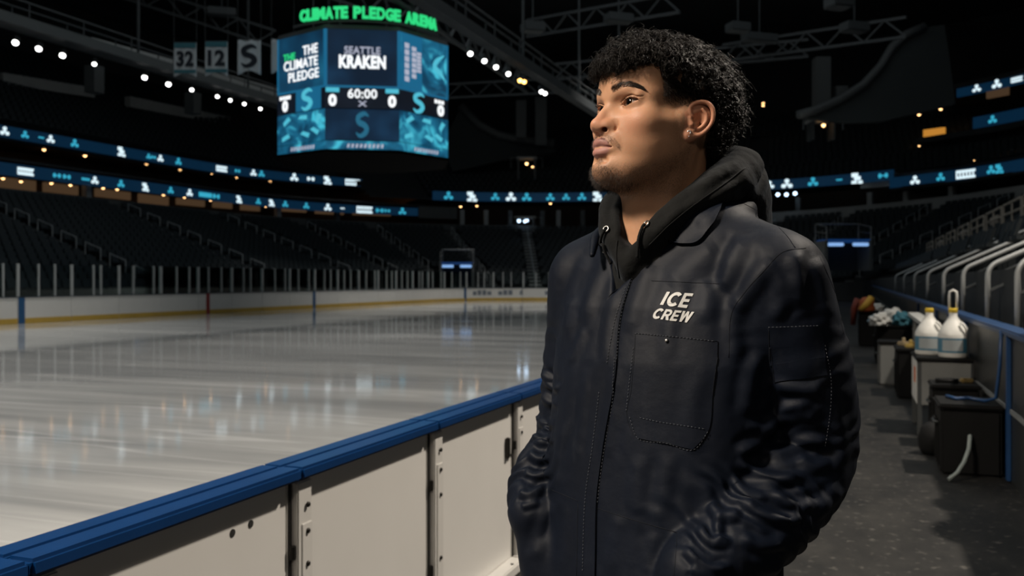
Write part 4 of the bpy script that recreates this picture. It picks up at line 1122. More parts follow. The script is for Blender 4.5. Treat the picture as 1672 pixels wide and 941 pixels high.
bottle(TX - 0.10, TY - 0.02, 0.7125, 1.0, 'white bottle with a yellow cap, left of the pair on the stand', False)
bottle(TX + 0.08, TY - 0.28, 0.7125, 1.02, 'white bottle with a tall loop handle, right of the pair', True)


def crate(x, y, sx, sy, h, label, lid=True, rz=0.0, name='storage_box', m_=None):
    e_ = empty(name, (x, y, 0), rz); tag(e_, label, 'box')
    b = MB(); b.rbox((0, 0, h / 2), (sx, sy, h), 0, 0.02); body = smooth_by_angle(b.build('body', m_ or M['black'], e_), 40)
    b = MB()
    for i in range(3): b.rbox((-sx / 2 - 0.004, (i - 1) * sy * 0.3, h * 0.45), (0.012, sy * 0.06, h * 0.7), 0, 0.004)
    b.build('ribs', m_ or M['black'], body)
    if lid:
        b = MB(); b.rbox((0, 0, h + 0.018), (sx + 0.03, sy + 0.03, 0.036), 0, 0.012); smooth_by_angle(b.build('lid', M['black'], e_), 40)
    b = MB(); b.tube([(-sx / 2, -0.08, h * 0.75), (-sx / 2 - 0.03, -0.07, h * 0.75), (-sx / 2 - 0.03, 0.07, h * 0.75), (-sx / 2, 0.08, h * 0.75)], 0.009, 8); b.build('handle', M['truss'], e_, True)
    return e_


crate(0.80, 8.72, 0.36, 0.42, 0.50, 'black storage box in front of the bottle stand')
crate(0.79, 7.62, 0.40, 0.50, 0.48, 'large black tool case beside the wall, with a grey tube leaning on it')
b = MB()
rb = random.Random(2)
for i, (dx, dy, h, r) in enumerate(((-0.07, 0, 0.26, 0.10), (0.0, 0.06, 0.33, 0.10), (0.04, -0.06, 0.24, 0.10))):
    b.lathe([(r * 0.7, 0), (r, 0.05), (r * 1.05, h * 0.5), (r * 0.8, h * 0.85), (r * 0.3, h)], (dx, dy, 0), 14)
bag = b.build('tool_bag', mat('dark_bag_cloth', (0.004, 0.0042, 0.0045, 1), 0.8, bump=0.5, bscale=18, spec=0.2), None, True, (0.66, 8.20, 0)); tag(bag, 'slumped black bag on the floor just behind the tool case', 'bag')
b = MB(); pts = [(0.62, 7.12, 0.016), (0.68, 7.16, 0.06), (0.73, 7.22, 0.13), (0.765, 7.28, 0.21), (0.78, 7.345, 0.30)]
b.tube(pts, 0.014, 8); tag(b.build('grey_tube', mat('grey_green_tube', (0.20, 0.23, 0.22, 1), 0.4)), 'thin curved grey tube leaning against the tool case', 'tube')
b = MB(); b.tube([(0.66, 7.75, 0.530), (0.72, 7.6, 0.530), (0.80, 7.68, 0.530), (0.90, 7.52, 0.532), (0.965, 7.48, 0.56), (0.985, 7.45, 0.80), (0.99, 7.42, 1.05)], 0.013, 8)
tag(b.build('blue_hose', blue_p, None, True), 'thin blue hose lying on the tool case and up the wall', 'hose')
b = MB(); b.tube([(0.74 + 0.08 * math.cos(a), 8.66 + 0.08 * math.sin(a), 0.551 + a * 0.0012) for a in np.linspace(0, 12.4, 40)], 0.014, 8); tag(b.build('coiled_cable', M['black'], None, True), 'black cable coiled on the box in front of the stand', 'cable')
b = MB(); b.rbox((0.90, 8.74, 0.556), (0.10, 0.07, 0.038), 0.3, 0.01); tag(b.build('brass_fitting', mat('brass', (0.45, 0.33, 0.14, 1), 0.35, 0.8)), 'small brass fitting on the box beside the wall', 'fitting')
# black bags hung over the wall at the right edge
for i, (y, z, r) in enumerate(((5.95, 1.20, 0.16), (6.55, 1.16, 0.13))):
    b = MB(); b.lathe([(r * 0.5, -0.13), (r, -0.05), (r * 1.08, 0.03), (r * 0.75, 0.12), (r * 0.2, 0.17)], (0, 0, 0), 16, 1.0, 1.5)
    o = b.build('equipment_bag', mat('black_bag', (0.004, 0.004, 0.0045, 1), 0.7, bump=0.6, bscale=14, spec=0.2), None, True, (WX + 0.11, y, z)); tag(o, ['black equipment bag on the wall at the right edge', 'smaller black bag on the wall beside the blue uprights'][i], 'bag')
# boxes further along the walkway
crate(0.70, 12.3, 0.44, 0.80, 0.56, 'black box with brass fittings on its lid, behind the stand'); crate(0.46, 13.6, 0.30, 0.5, 0.55, 'narrow box with pale sides, farther along the walkway', True, 0, 'storage_box', grey_p)
crate(0.62, 17.0, 0.56, 1.0, 0.62, 'black case under a pile of white and teal cloths'); crate(0.34, 21.5, 0.5, 1.0, 0.70, 'distant black case under an orange jacket')
for i, (x, y, z, c) in enumerate(((0.64, 12.1, 0.597, (0.45, 0.33, 0.10)), (0.76, 12.5, 0.597, (0.50, 0.36, 0.12)), (0.58, 12.5, 0.597, (0.40, 0.32, 0.20)))):
    b = MB(); b.rbox((0, 0, 0.025), (0.14, 0.10, 0.05), 0.4 * i, 0.012); b.lathe([(0.02, 0.05), (0.022, 0.09), (0.005, 0.10)], (0, 0, 0), 10)
    tag(b.build('clamp', mat('brass_clamp', (*c, 1), 0.4, 0.4), None, False, (x, y, z)), ['brass clamp at the near left of the box lid', 'larger brass clamp by the wall on the box lid', 'dull clamp at the far side of the box lid'][i], 'clamp')
b = MB(); b.bar((0.86, 11.0, 0.86), (0.84, 15.2, 0.90), 0.16, 0.05)
for y in (11.2, 13.0, 15.0): b.bar((0.85, y, 0.0), (0.85, y, 0.86), 0.05, 0.05)
tag(b.build('white_bench', white_p), 'long narrow white bench along the wall behind the stand', 'bench')
cl = [('white_cloth', (0.58, 0.58, 0.55, 1)), ('teal_cloth', (0.04, 0.16, 0.21, 1)), ('pale_blue_cloth', (0.22, 0.32, 0.40, 1))]
mats = {n: mat(n, c, 0.8, bump=0.4, bscale=16) for n, c in cl}
for i, (x, y, z, r, mname, lb) in enumerate(((0.40, 16.45, 0.658, 0.16, 'white_cloth', 'crumpled white cloth on the near side of the pile'), (0.76, 16.75, 0.658, 0.17, 'teal_cloth', 'crumpled teal cloth on the pile of cloths'), (0.62, 17.32, 0.658, 0.20, 'white_cloth', 'larger white cloth at the back of the pile'), (0.36, 16.95, 0.658, 0.13, 'pale_blue_cloth', 'pale blue cloth hanging off the pile'), (0.48, 21.85, 0.738, 0.12, 'white_cloth', 'white cloth beside the orange jacket'))):
    bm = bmesh.new(); bmesh.ops.create_icosphere(bm, subdivisions=4, radius=1.0)
    P = np.array([v.co[:] for v in bm.verts]); q = P * 3.0 + i * 7
    k = 1 + 0.22 * np.sin(q[:, 0] * 2 + np.sin(q[:, 1] * 3)) * np.cos(q[:, 2] * 2.3 + q[:, 0]) + 0.10 * np.sin(q[:, 1] * 5 + q[:, 2] * 4)
    P = P * k[:, None] * np.array([r, r * 1.25, r * 0.8]); P[:, 2] = np.maximum(P[:, 2] + r * 0.45, 0)
    for v, c in zip(bm.verts, P): v.co = c
    me = bpy.data.meshes.new('cloth'); bm.to_mesh(me); bm.free(); me.materials.append(mats[mname]); me.polygons.foreach_set('use_smooth', np.ones(len(me.polygons), bool))
    o = link(bpy.data.objects.new('folded_cloth', me)); o.location = (x, y, z); tag(o, lb, 'cloth')
e_ = empty('orange_jacket', (0.24, 21.2, 0.738)); tag(e_, 'bright orange and dark jacket thrown over a distant case', 'jacket')
b = MB(); b.lathe([(0.20, 0), (0.24, 0.05), (0.19, 0.15), (0.20, 0.22), (0.09, 0.30), (0.02, 0.31)], (0, 0, 0), 9, 0.8, 1.3); b.build('body', mat('orange_cloth', (0.33, 0.07, 0.012, 1), 0.7, bump=0.5, bscale=14), e_, True)
b = MB(); b.tube([(-0.16, 0.1, 0.26), (-0.24, 0.12, 0.06), (-0.27, 0.12, -0.30)], [0.08, 0.07, 0.05], 10); b.build('sleeve', mat('dark_red_cloth', (0.16, 0.025, 0.012, 1), 0.7), e_, True)
b = MB(); b.tube([(0.10, -0.2, 0.30), (0.0, -0.28, 0.16), (-0.12, -0.3, 0.04)], [0.07, 0.07, 0.05], 10); b.build('sleeve', mat('yellow_cloth', (0.55, 0.32, 0.04, 1), 0.7), e_, True)
# ------------------------------------------------------------------ smooth solid modelling: distance fields meshed by surface nets


def spline(pts, rs=None, sub=4):
    """Catmull-Rom through points (and radii)."""
    P = np.array(pts, float)
    A = P if rs is None else np.column_stack([P, np.array(rs, float)])
    E = np.vstack([2 * A[0] - A[1], A, 2 * A[-1] - A[-2]])
    out = []
    for i in range(1, len(E) - 2):
        for q in range(sub):
            t = q / sub
            out.append(0.5 * (2 * E[i] + (E[i + 1] - E[i - 1]) * t + (2 * E[i - 1] - 5 * E[i] + 4 * E[i + 1] - E[i + 2]) * t * t + (3 * E[i] - E[i - 1] - 3 * E[i + 1] + E[i + 2]) * t ** 3))
    out.append(E[-2])
    out = np.array(out)
    return out if rs is None else (out[:, :-1], np.maximum(out[:, -1], 1e-4))


class Field:
    def __init__(s, lo, hi, h, pad=0.03):
        s.lo = np.array(lo, np.float32); s.h = float(h); s.pad = pad
        s.n = (np.ceil((np.array(hi) - s.lo) / h).astype(int) + 1)
        s.ax = [s.lo[i] + np.arange(s.n[i], dtype=np.float32) * np.float32(h) for i in range(3)]
        s.d = np.full(tuple(s.n), 1.0, np.float32)
        s.sym = False

    def sub(s, lo, hi):
        sl = []
        for i in range(3):
            a = max(0, int(math.floor((lo[i] - s.pad - s.lo[i]) / s.h))); b = min(int(s.n[i]), int(math.ceil((hi[i] + s.pad - s.lo[i]) / s.h)) + 1)
            if b <= a:
                return None, None
            sl.append(slice(a, b))
        X = s.ax[0][sl[0]][:, None, None]; Y = s.ax[1][sl[1]][None, :, None]; Z = s.ax[2][sl[2]][None, None, :]
        return tuple(sl), (X, Y, Z)

    def blend(s, sl, q, k, op):
        a = s.d[sl]
        if op == 'add':
            if k > 0:
                h = np.maximum(k - np.abs(a - q), 0) / k
                s.d[sl] = np.minimum(a, q) - h * h * k * 0.25
            else:
                s.d[sl] = np.minimum(a, q)
        elif op == 'cut':
            q = -q
            if k > 0:
                h = np.maximum(k - np.abs(a - q), 0) / k
                s.d[sl] = np.maximum(a, q) + h * h * k * 0.25
            else:
                s.d[sl] = np.maximum(a, q)

    def ell(s, c, r, k=0.0, op='add', R=None):
        c = np.array(c, float); r = np.array(r, float)
        m = r if R is None else np.full(3, r.max())
        sl, P = s.sub(c - m, c + m)
        if sl is None: return s
        x, y, z = P[0] - c[0], P[1] - c[1], P[2] - c[2]
        if R is not None:
            R = np.array(R)
            x, y, z = (R[0, 0] * x + R[0, 1] * y + R[0, 2] * z, R[1, 0] * x + R[1, 1] * y + R[1, 2] * z, R[2, 0] * x + R[2, 1] * y + R[2, 2] * z)
        k0 = np.sqrt((x / r[0]) ** 2 + (y / r[1]) ** 2 + (z / r[2]) ** 2)
        k1 = np.sqrt((x / r[0] ** 2) ** 2 + (y / r[1] ** 2) ** 2 + (z / r[2] ** 2) ** 2)
        s.blend(sl, (k0 * (k0 - 1) / np.maximum(k1, 1e-6)).astype(np.float32), k, op)
        return s

    def cap(s, a, b, ra, rb, k=0.0, op='add', flat=None):
        """Tapered capsule; flat=(axis vector, factor) squashes distances along an axis."""
        a = np.array(a, float); b = np.array(b, float); m = max(ra, rb)
        sl, P = s.sub(np.minimum(a, b) - m, np.maximum(a, b) + m)
        if sl is None: return s
        x, y, z = P[0] - a[0], P[1] - a[1], P[2] - a[2]
        d = b - a; L2 = max(float(d @ d), 1e-12)
        t = np.clip((x * d[0] + y * d[1] + z * d[2]) / L2, 0, 1)
        ex, ey, ez = x - t * d[0], y - t * d[1], z - t * d[2]
        q2 = ex * ex + ey * ey + ez * ez
        if flat is not None:
            n, fct = np.array(flat[0], float), flat[1]; n = n / np.linalg.norm(n)
            w = ex * n[0] + ey * n[1] + ez * n[2]
            q2 = q2 + w * w * (fct * fct - 1)
        q = np.sqrt(q2) - (ra + (rb - ra) * t)
        s.blend(sl, q.astype(np.float32), k, op)
        return s

    def chain(s, pts, rs, k=0.0, op='add', flat=None, sub=4):
        """Smooth tapered tube through points, blended once so that its joints do not swell."""
        P, Q = spline(pts, rs, sub)
        m = max(rs)
        sl, G = s.sub(P.min(0) - m, P.max(0) + m)
        if sl is None: return s
        best = None
        for i in range(len(P) - 1):
            x, y, z = G[0] - P[i][0], G[1] - P[i][1], G[2] - P[i][2]
            d = P[i + 1] - P[i]; L2 = max(float(d @ d), 1e-12)
            t = np.clip((x * d[0] + y * d[1] + z * d[2]) / L2, 0, 1)
            ex, ey, ez = x - t * d[0], y - t * d[1], z - t * d[2]
            q2 = ex * ex + ey * ey + ez * ez
            if flat is not None:
                n, fct = np.array(flat[0], float), flat[1]; n = n / np.linalg.norm(n)
                q2 = q2 + (ex * n[0] + ey * n[1] + ez * n[2]) ** 2 * (fct * fct - 1)
            q = (np.sqrt(q2) - (Q[i] + (Q[i + 1] - Q[i]) * t)).astype(np.float32)
            best = q if best is None else np.minimum(best, q)
        s.blend(sl, best, k, op)
        return s

    def func(s, lo, hi, fn, k=0.0, op='add'):
        sl, P = s.sub(lo, hi)
        if sl is None: return s
        s.blend(sl, np.broadcast_to(fn(*P), s.d[sl].shape).astype(np.float32), k, op)
        return s

    def mirror_y(s):
        """Field was made for y >= 0 (first plane at y = 0): reflect it."""
        s.d = np.concatenate([s.d[:, :0:-1, :], s.d], axis=1)
        s.lo[1] = -s.ax[1][-1]; s.n = np.array(s.d.shape)
        s.ax[1] = s.lo[1] + np.arange(s.n[1], dtype=np.float32) * np.float32(s.h)
        return s

    def mesh(s):
        d = s.d; nx, ny, nz = d.shape
        inside = d < 0
        c = np.zeros((nx - 1, ny - 1, nz - 1), np.uint8)
        for i in (0, 1):
            for j in (0, 1):
                for k in (0, 1):
                    c += inside[i:nx - 1 + i, j:ny - 1 + j, k:nz - 1 + k]
        act = (c > 0) & (c < 8)
        I, J, K = np.nonzero(act)
        idx = np.full(act.shape, -1, np.int32); idx[I, J, K] = np.arange(len(I), dtype=np.int32)
        acc = np.zeros((len(I), 3)); cnt = np.zeros(len(I))
        cor = [(i, j, k) for i in (0, 1) for j in (0, 1) for k in (0, 1)]
        for a in cor:
            for ax in range(3):
                if a[ax]: continue
                b = list(a); b[ax] = 1
                da = d[I + a[0], J + a[1], K + a[2]]; db = d[I + b[0], J + b[1], K + b[2]]
                m = (da < 0) != (db < 0)
                t = np.where(m, da / np.where(m, da - db, 1), 0)
                p = np.zeros((len(I), 3)) + np.array(a)
                p[:, ax] += t
                acc += p * m[:, None]; cnt += m
        V = acc / cnt[:, None] + np.stack([I, J, K], 1)
        V = V * s.h + s.lo
        Fs = []
        for ax in range(3):
            sl0 = [slice(None)] * 3; sl1 = [slice(None)] * 3
            sl0[ax] = slice(0, -1); sl1[ax] = slice(1, None)
            a0, a1 = inside[tuple(sl0)], inside[tuple(sl1)]
            e = a0 != a1
            o1, o2 = (ax + 1) % 3, (ax + 2) % 3
            ii = np.stack(np.nonzero(e), 1)
            ok = (ii[:, o1] > 0) & (ii[:, o2] > 0) & (ii[:, o1] < d.shape[o1] - 1) & (ii[:, o2] < d.shape[o2] - 1)
            ii = ii[ok]
            flip = ~a0[ii[:, 0], ii[:, 1], ii[:, 2]]
            def g(d1, d2):
                q = ii.copy(); q[:, o1] -= d1; q[:, o2] -= d2
                return idx[q[:, 0], q[:, 1], q[:, 2]]
            quad = np.stack([g(1, 1), g(0, 1), g(0, 0), g(1, 0)], 1)
            quad[flip] = quad[flip][:, ::-1]
            Fs.append(quad)
        return V, np.concatenate(Fs)


def relax(V, F, it=2, lam=0.5):
    """Laplacian smoothing of a quad mesh."""
    V = V.copy()
    E = np.concatenate([F[:, [0, 1]], F[:, [1, 2]], F[:, [2, 3]], F[:, [3, 0]]])
    for _ in range(it):
        acc = np.zeros_like(V)
        for ax in range(3):
            acc[:, ax] = np.bincount(E[:, 0], V[E[:, 1], ax], len(V)) + np.bincount(E[:, 1], V[E[:, 0], ax], len(V))
        cnt = np.bincount(E[:, 0], minlength=len(V)) + np.bincount(E[:, 1], minlength=len(V))
        V += lam * (acc / np.maximum(cnt, 1)[:, None] - V)
    return V


def vnormals(V, F):
    n = np.cross(V[F[:, 2]] - V[F[:, 0]], V[F[:, 3]] - V[F[:, 1]])
    N = np.zeros_like(V)
    for c in range(4):
        for ax in range(3):
            N[:, ax] += np.bincount(F[:, c], n[:, ax], len(V))
    return N / (np.linalg.norm(N, axis=1, keepdims=True) + 1e-12)


def seg_dist(P, a, b):
    """Distance of 2D points to a segment, and the position along it."""
    a = np.array(a, float); b = np.array(b, float); d = b - a
    t = np.clip(((P - a) @ d) / max(d @ d, 1e-9), 0, 1)
    return np.linalg.norm(P - a - t[:, None] * d, axis=1), t


def smoothstep(a, b, x):
    t = np.clip((x - a) / (b - a), 0, 1)
    return t * t * (3 - 2 * t)


def vnoise(P, seed=0):
    """Smooth value noise at points P (n, 3), about -1..1."""
    rng = np.random.RandomState(seed); T = rng.uniform(-1, 1, (32, 32, 32)).astype(np.float32)
    i = np.floor(P).astype(int); f = P - i; f = f * f * (3 - 2 * f)
    out = 0
    for a in (0, 1):
        for b in (0, 1):
            for c in (0, 1):
                w = (f[:, 0] if a else 1 - f[:, 0]) * (f[:, 1] if b else 1 - f[:, 1]) * (f[:, 2] if c else 1 - f[:, 2])
                out = out + w * T[(i[:, 0] + a) & 31, (i[:, 1] + b) & 31, (i[:, 2] + c) & 31]
    return out

# ------------------------------------------------------------------ the man: frame, head
PX0, PD = 0.2202, 1.42                       # right of and ahead of the camera, metres
HEADZ = 1.6536                               # height of the ear canals
_al, _be = math.radians(60), math.radians(5)
_fw = np.array([-math.sin(_al), -math.cos(_al), 0.0]); HL = np.array([math.cos(_al), -math.sin(_al), 0.0]); _up = np.array([0, 0, 1.0])
HF = _fw * math.cos(_be) + _up * math.sin(_be); HU = _up * math.cos(_be) - _fw * math.sin(_be)
HR = np.stack([HF, HL, HU])                  # rows: head forward, head left, head up


def head_to_body(V):
    return np.asarray(V) @ HR + np.array([0, 0, HEADZ])


def rotm(ax, ay, az):
    a, b, c = [math.radians(q) for q in (ax, ay, az)]
    X = np.array([[1, 0, 0], [0, math.cos(a), -math.sin(a)], [0, math.sin(a), math.cos(a)]])
    Y = np.array([[math.cos(b), 0, math.sin(b)], [0, 1, 0], [-math.sin(b), 0, math.cos(b)]])
    Z = np.array([[math.cos(c), -math.sin(c), 0], [math.sin(c), math.cos(c), 0], [0, 0, 1]])
    return Z @ Y @ X


def build_head_field(h):
    A = Field((-0.135, 0.0, -0.24), (0.135, 0.115, 0.165), h, pad=0.035)
    # skull
    A.ell((-0.014, 0, 0.050), (0.106, 0.075, 0.086))
    A.ell((0.032, 0, 0.054), (0.0585, 0.060, 0.064), 0.02)
    A.ell((-0.04, 0, 0.01), (0.070, 0.062, 0.055), 0.02)
    # face mass
    A.ell((0.030, 0, -0.010), (0.062, 0.064, 0.060), 0.02)
    A.ell((0.052, 0, -0.040), (0.044, 0.046, 0.048), 0.02)
    A.ell((0.030, 0.034, -0.042), (0.042, 0.026, 0.046), 0.02)
    # jaw
    A.cap((0.002, 0.050, -0.010), (0.004, 0.0475, -0.046), 0.019, 0.0165, 0.02)
    A.cap((0.004, 0.0475, -0.046), (0.066, 0.023, -0.082), 0.0165, 0.0145, 0.018)
    A.cap((0.066, 0.023, -0.080), (0.084, 0.0, -0.0825), 0.0145, 0.0155, 0.016)
    A.ell((0.0855, 0, -0.0805), (0.0175, 0.020, 0.0175), 0.012)
    A.ell((0.060, 0, -0.068), (0.035, 0.036, 0.026), 0.02)
    A.ell((0.026, 0.046, -0.022), (0.034, 0.0198, 0.036), 0.022)
    # brow, cheek bones
    A.cap((0.0795, 0.0, 0.0335), (0.0720, 0.028, 0.0375), 0.0100, 0.0105, 0.012)
    A.cap((0.0720, 0.028, 0.0375), (0.053, 0.0515, 0.033), 0.0105, 0.0095, 0.014)
    A.ell((0.056, 0.046, -0.006), (0.020, 0.018, 0.015), 0.02)
    A.cap((0.052, 0.050, -0.003), (0.012, 0.063, 0.002), 0.0100, 0.0075, 0.018)
    A.cap((0.050, 0.053, 0.008), (0.044, 0.054, 0.034), 0.008, 0.008, 0.014)
    # temple hollow, eye socket
    A.ell((0.040, 0.080, 0.045), (0.034, 0.012, 0.030), 0.02, 'cut')
    A.ell((0.0905, 0.0320, 0.0185), (0.0130, 0.0190, 0.0110), 0.012, 'cut')
    # lids round the eyeball
    A.ell((0.0665, 0.0335, 0.0215), (0.0142, 0.0185, 0.0140), 0.005)
    A.cap((0.0760, 0.020, 0.0345), (0.0700, 0.047, 0.0315), 0.0042, 0.005, 0.007)
    # nose
    A.chain([(0.0842, 0, 0.020), (0.0975, 0, 0.0055), (0.1055, 0, -0.0105)], [0.0058, 0.0064, 0.0084], 0.007)
    A.cap((0.077, 0.0, 0.016), (0.0925, 0.005, -0.012), 0.0076, 0.0096, 0.012)
    A.ell((0.1070, 0.0, -0.0130), (0.0106, 0.0088, 0.0086), 0.006)
    A.ell((0.1020, 0.006, -0.0165), (0.010, 0.008, 0.0075), 0.006)
    A.ell((0.0955, 0.0125, -0.0150), (0.0105, 0.0072, 0.0088), 0.006)
    A.cap((0.096, 0, -0.0210), (0.1045, 0, -0.0190), 0.0040, 0.0042, 0.005)
    A.chain([(0.0925, 0.0235, -0.0065), (0.0880, 0.0245, -0.0145), (0.0905, 0.0225, -0.0225)], [0.0010, 0.0014, 0.0010], 0.006, 'cut')
    A.ell((0.0985, 0.0115, -0.0205), (0.0088, 0.0054, 0.0048), 0.0020, 'cut', rotm(0, 0, -14))
    A.cap((0.0990, 0.0085, -0.0195), (0.092, 0.0085, -0.010), 0.0034, 0.0026, 0.0015, 'cut')
    # muzzle, philtrum, lips
    A.ell((0.0835, 0, -0.039), (0.0175, 0.0265, 0.021), 0.012)
    A.cap((0.1060, 0, -0.026), (0.1055, 0, -0.034), 0.0025, 0.0028, 0.005, 'cut')
    A.chain([(0.1020, 0.0, -0.0394), (0.1007, 0.006, -0.0384), (0.0960, 0.0145, -0.0412), (0.0850, 0.0275, -0.0450)], [0.0059, 0.0061, 0.0052, 0.0014], 0.0035)
    A.chain([(0.1005, 0.0, -0.0535), (0.0985, 0.008, -0.0530), (0.0935, 0.0165, -0.0505), (0.0850, 0.0270, -0.0462)], [0.0064, 0.0064, 0.0050, 0.0014], 0.0040)
    A.chain([(0.1100, 0.0, -0.0470), (0.1065, 0.007, -0.0462), (0.1005, 0.0155, -0.0465), (0.0875, 0.0275, -0.0456)], [0.0011, 0.0011, 0.0011, 0.0005], 0.0028, 'cut')
    A.cap((0.1055, 0.0, -0.0655), (0.097, 0.013, -0.0655), 0.0036, 0.003, 0.008, 'cut')
    # eye opening: an almond cut through the lids
    def almond(x, y, z):
        t = (y - 0.0345) / 0.0158
        mid = 0.0212 + 0.0026 * t
        w = np.clip(1 - t * t, 0, 1)
        up = mid + 0.0052 * w ** 0.7; dn = mid - 0.0038 * w ** 0.8
        q = np.maximum(np.maximum(z - up, dn - z), (np.abs(t) - 1) * 0.0158)
        return np.maximum(q, 0.064 - x)
    A.func((0.064, 0.014, 0.010), (0.095, 0.050, 0.032), almond, 0.0012, 'cut')
    A.ell((0.0735, 0.0192, 0.0190), (0.0040, 0.0032, 0.0030), 0.003)
    # neck
    A.cap((-0.030, 0, -0.01), (-0.042, 0, -0.24), 0.057, 0.060, 0.025)
    A.cap((0.010, 0, -0.085), (-0.004, 0, -0.24), 0.030, 0.036, 0.035)
    A.cap((-0.020, 0.053, -0.030), (0.006, 0.016, -0.215), 0.0125, 0.0115, 0.018)
    A.ell((0.0225, 0.0, -0.128), (0.013, 0.011, 0.017), 0.014)
    A.ell((0.046, 0, -0.074), (0.036, 0.034, 0.022), 0.022)
    # ear
    A.ell((-0.010, 0.066, 0.000), (0.020, 0.012, 0.030), 0.012)
    n = np.array([0.447, 0.894, 0.0])
    A.cap((-0.018, 0.0775, 0.012), (-0.012, 0.0760, -0.012), 0.0205, 0.0145, 0.006, 'add', (n, 4.6))
    A.ell((-0.0150, 0.083, 0.001), (0.0105, 0.0085, 0.0150), 0.005, 'cut')
    A.ell((-0.0180, 0.087, 0.017), (0.0100, 0.0055, 0.0070), 0.005, 'cut')
    hel = [(-0.012, 0.0790, 0.0055), (-0.0055, 0.0755, 0.0115), (-0.0045, 0.0745, 0.0200), (-0.0085, 0.0775, 0.0272), (-0.0170, 0.0830, 0.0312), (-0.0255, 0.0880, 0.0300),
           (-0.0318, 0.0915, 0.0240), (-0.0345, 0.0925, 0.0150), (-0.0340, 0.0915, 0.0030), (-0.0290, 0.0885, -0.0080), (-0.0215, 0.0840, -0.0165), (-0.0130, 0.0790, -0.0205)]
    A.chain(hel, [0.0020, 0.0030, 0.0032, 0.0033, 0.0034, 0.0035, 0.0035, 0.0034, 0.0032, 0.0032, 0.0036, 0.0045], 0.0025)
    A.chain([(-0.0200, 0.0850, 0.0205), (-0.0260, 0.0875, 0.0120), (-0.0260, 0.0870, 0.0020), (-0.0200, 0.0835, -0.0075), (-0.0120, 0.0790, -0.0105)], [0.0022, 0.0030, 0.0032, 0.0032, 0.0034], 0.003)
    A.ell((-0.0070, 0.0755, -0.0185), (0.0088, 0.0050, 0.0085), 0.005)
    A.ell((-0.0060, 0.0755, -0.0205), (0.0088, 0.0052, 0.0088), 0.005)
    A.ell((-0.0135, 0.0790, 0.0005), (0.0050, 0.0070, 0.0080), 0.003, 'cut')
    A.cap((-0.0035, 0.0765, 0.0040), (-0.0060, 0.0785, -0.0040), 0.0036, 0.0046, 0.003)
    return A.mirror_y()


def groove(V, N, pts, w, depth, both=True):
    """Press (depth > 0) or raise a soft line along a 3D polyline into vertices."""
    P = spline(pts, None, 6)
    Q = V.copy()
    if both: Q[:, 1] = np.abs(Q[:, 1])
    c = P.mean(0); R = np.linalg.norm(P - c, axis=1).max() + 3 * w
    near = np.nonzero(((Q - c) ** 2).sum(1) < R * R)[0]
    q = Q[near]; best = np.full(len(near), 9.0)
    tot = len(P) - 1; tt = np.zeros(len(near))
    for i in range(tot):
        d = P[i + 1] - P[i]
        t = np.clip(((q - P[i]) @ d) / (d @ d), 0, 1)
        r = np.linalg.norm(q - P[i] - t[:, None] * d, axis=1)
        m = r < best; best[m] = r[m]; tt[m] = (i + t[m]) / tot
    g = np.exp(-(best / w) ** 2) * np.clip(np.minimum(tt, 1 - tt) * 5 + 0.15, 0, 1)
    V[near] -= N[near] * (depth * g)[:, None]


def build_head(h):
    V, F = build_head_field(h).mesh()
    V = relax(V, F, 2, 0.4)
    N = vnormals(V, F)
    tr = BVHTree.FromPolygons([tuple(p) for p in V], [tuple(q) for q in F])
    fold = []
    for t in (-0.95, -0.6, -0.2, 0.2, 0.6, 1.0, 1.3):
        w = max(0.0, 1 - t * t)
        h = tr.ray_cast(Vector((0.3, 0.0345 + 0.0158 * t, 0.0212 + 0.0026 * t + 0.0052 * w ** 0.7 + 0.0030 + 0.0008 * t)), Vector((-1, 0, 0)))
        fold.append(tuple(h[0]))
    groove(V, N, fold, 0.0011, 0.0022)                                                                                                          # upper lid fold
    groove(V, N, [(0.0780, 0.0215, 0.0140), (0.0770, 0.0320, 0.0110), (0.0690, 0.0440, 0.0125)], 0.0016, 0.0008)                               # below the lower lid
    groove(V, N, [(0.0790, 0.0185, 0.0110), (0.0770, 0.0270, 0.0030), (0.0700, 0.0380, -0.0010)], 0.0040, 0.0013)                               # tear trough
    groove(V, N, [(0.0900, 0.0230, -0.0170), (0.0850, 0.0290, -0.0270), (0.0810, 0.0330, -0.0400)], 0.0040, 0.0014)                             # nose to mouth fold
    groove(V, N, [(0.0850, 0.0290, -0.0470), (0.0820, 0.0300, -0.0540)], 0.0030, 0.0012)                                                         # below the mouth corner
    return V, F
# ------------------------------------------------------------------ skin, eyes, hair


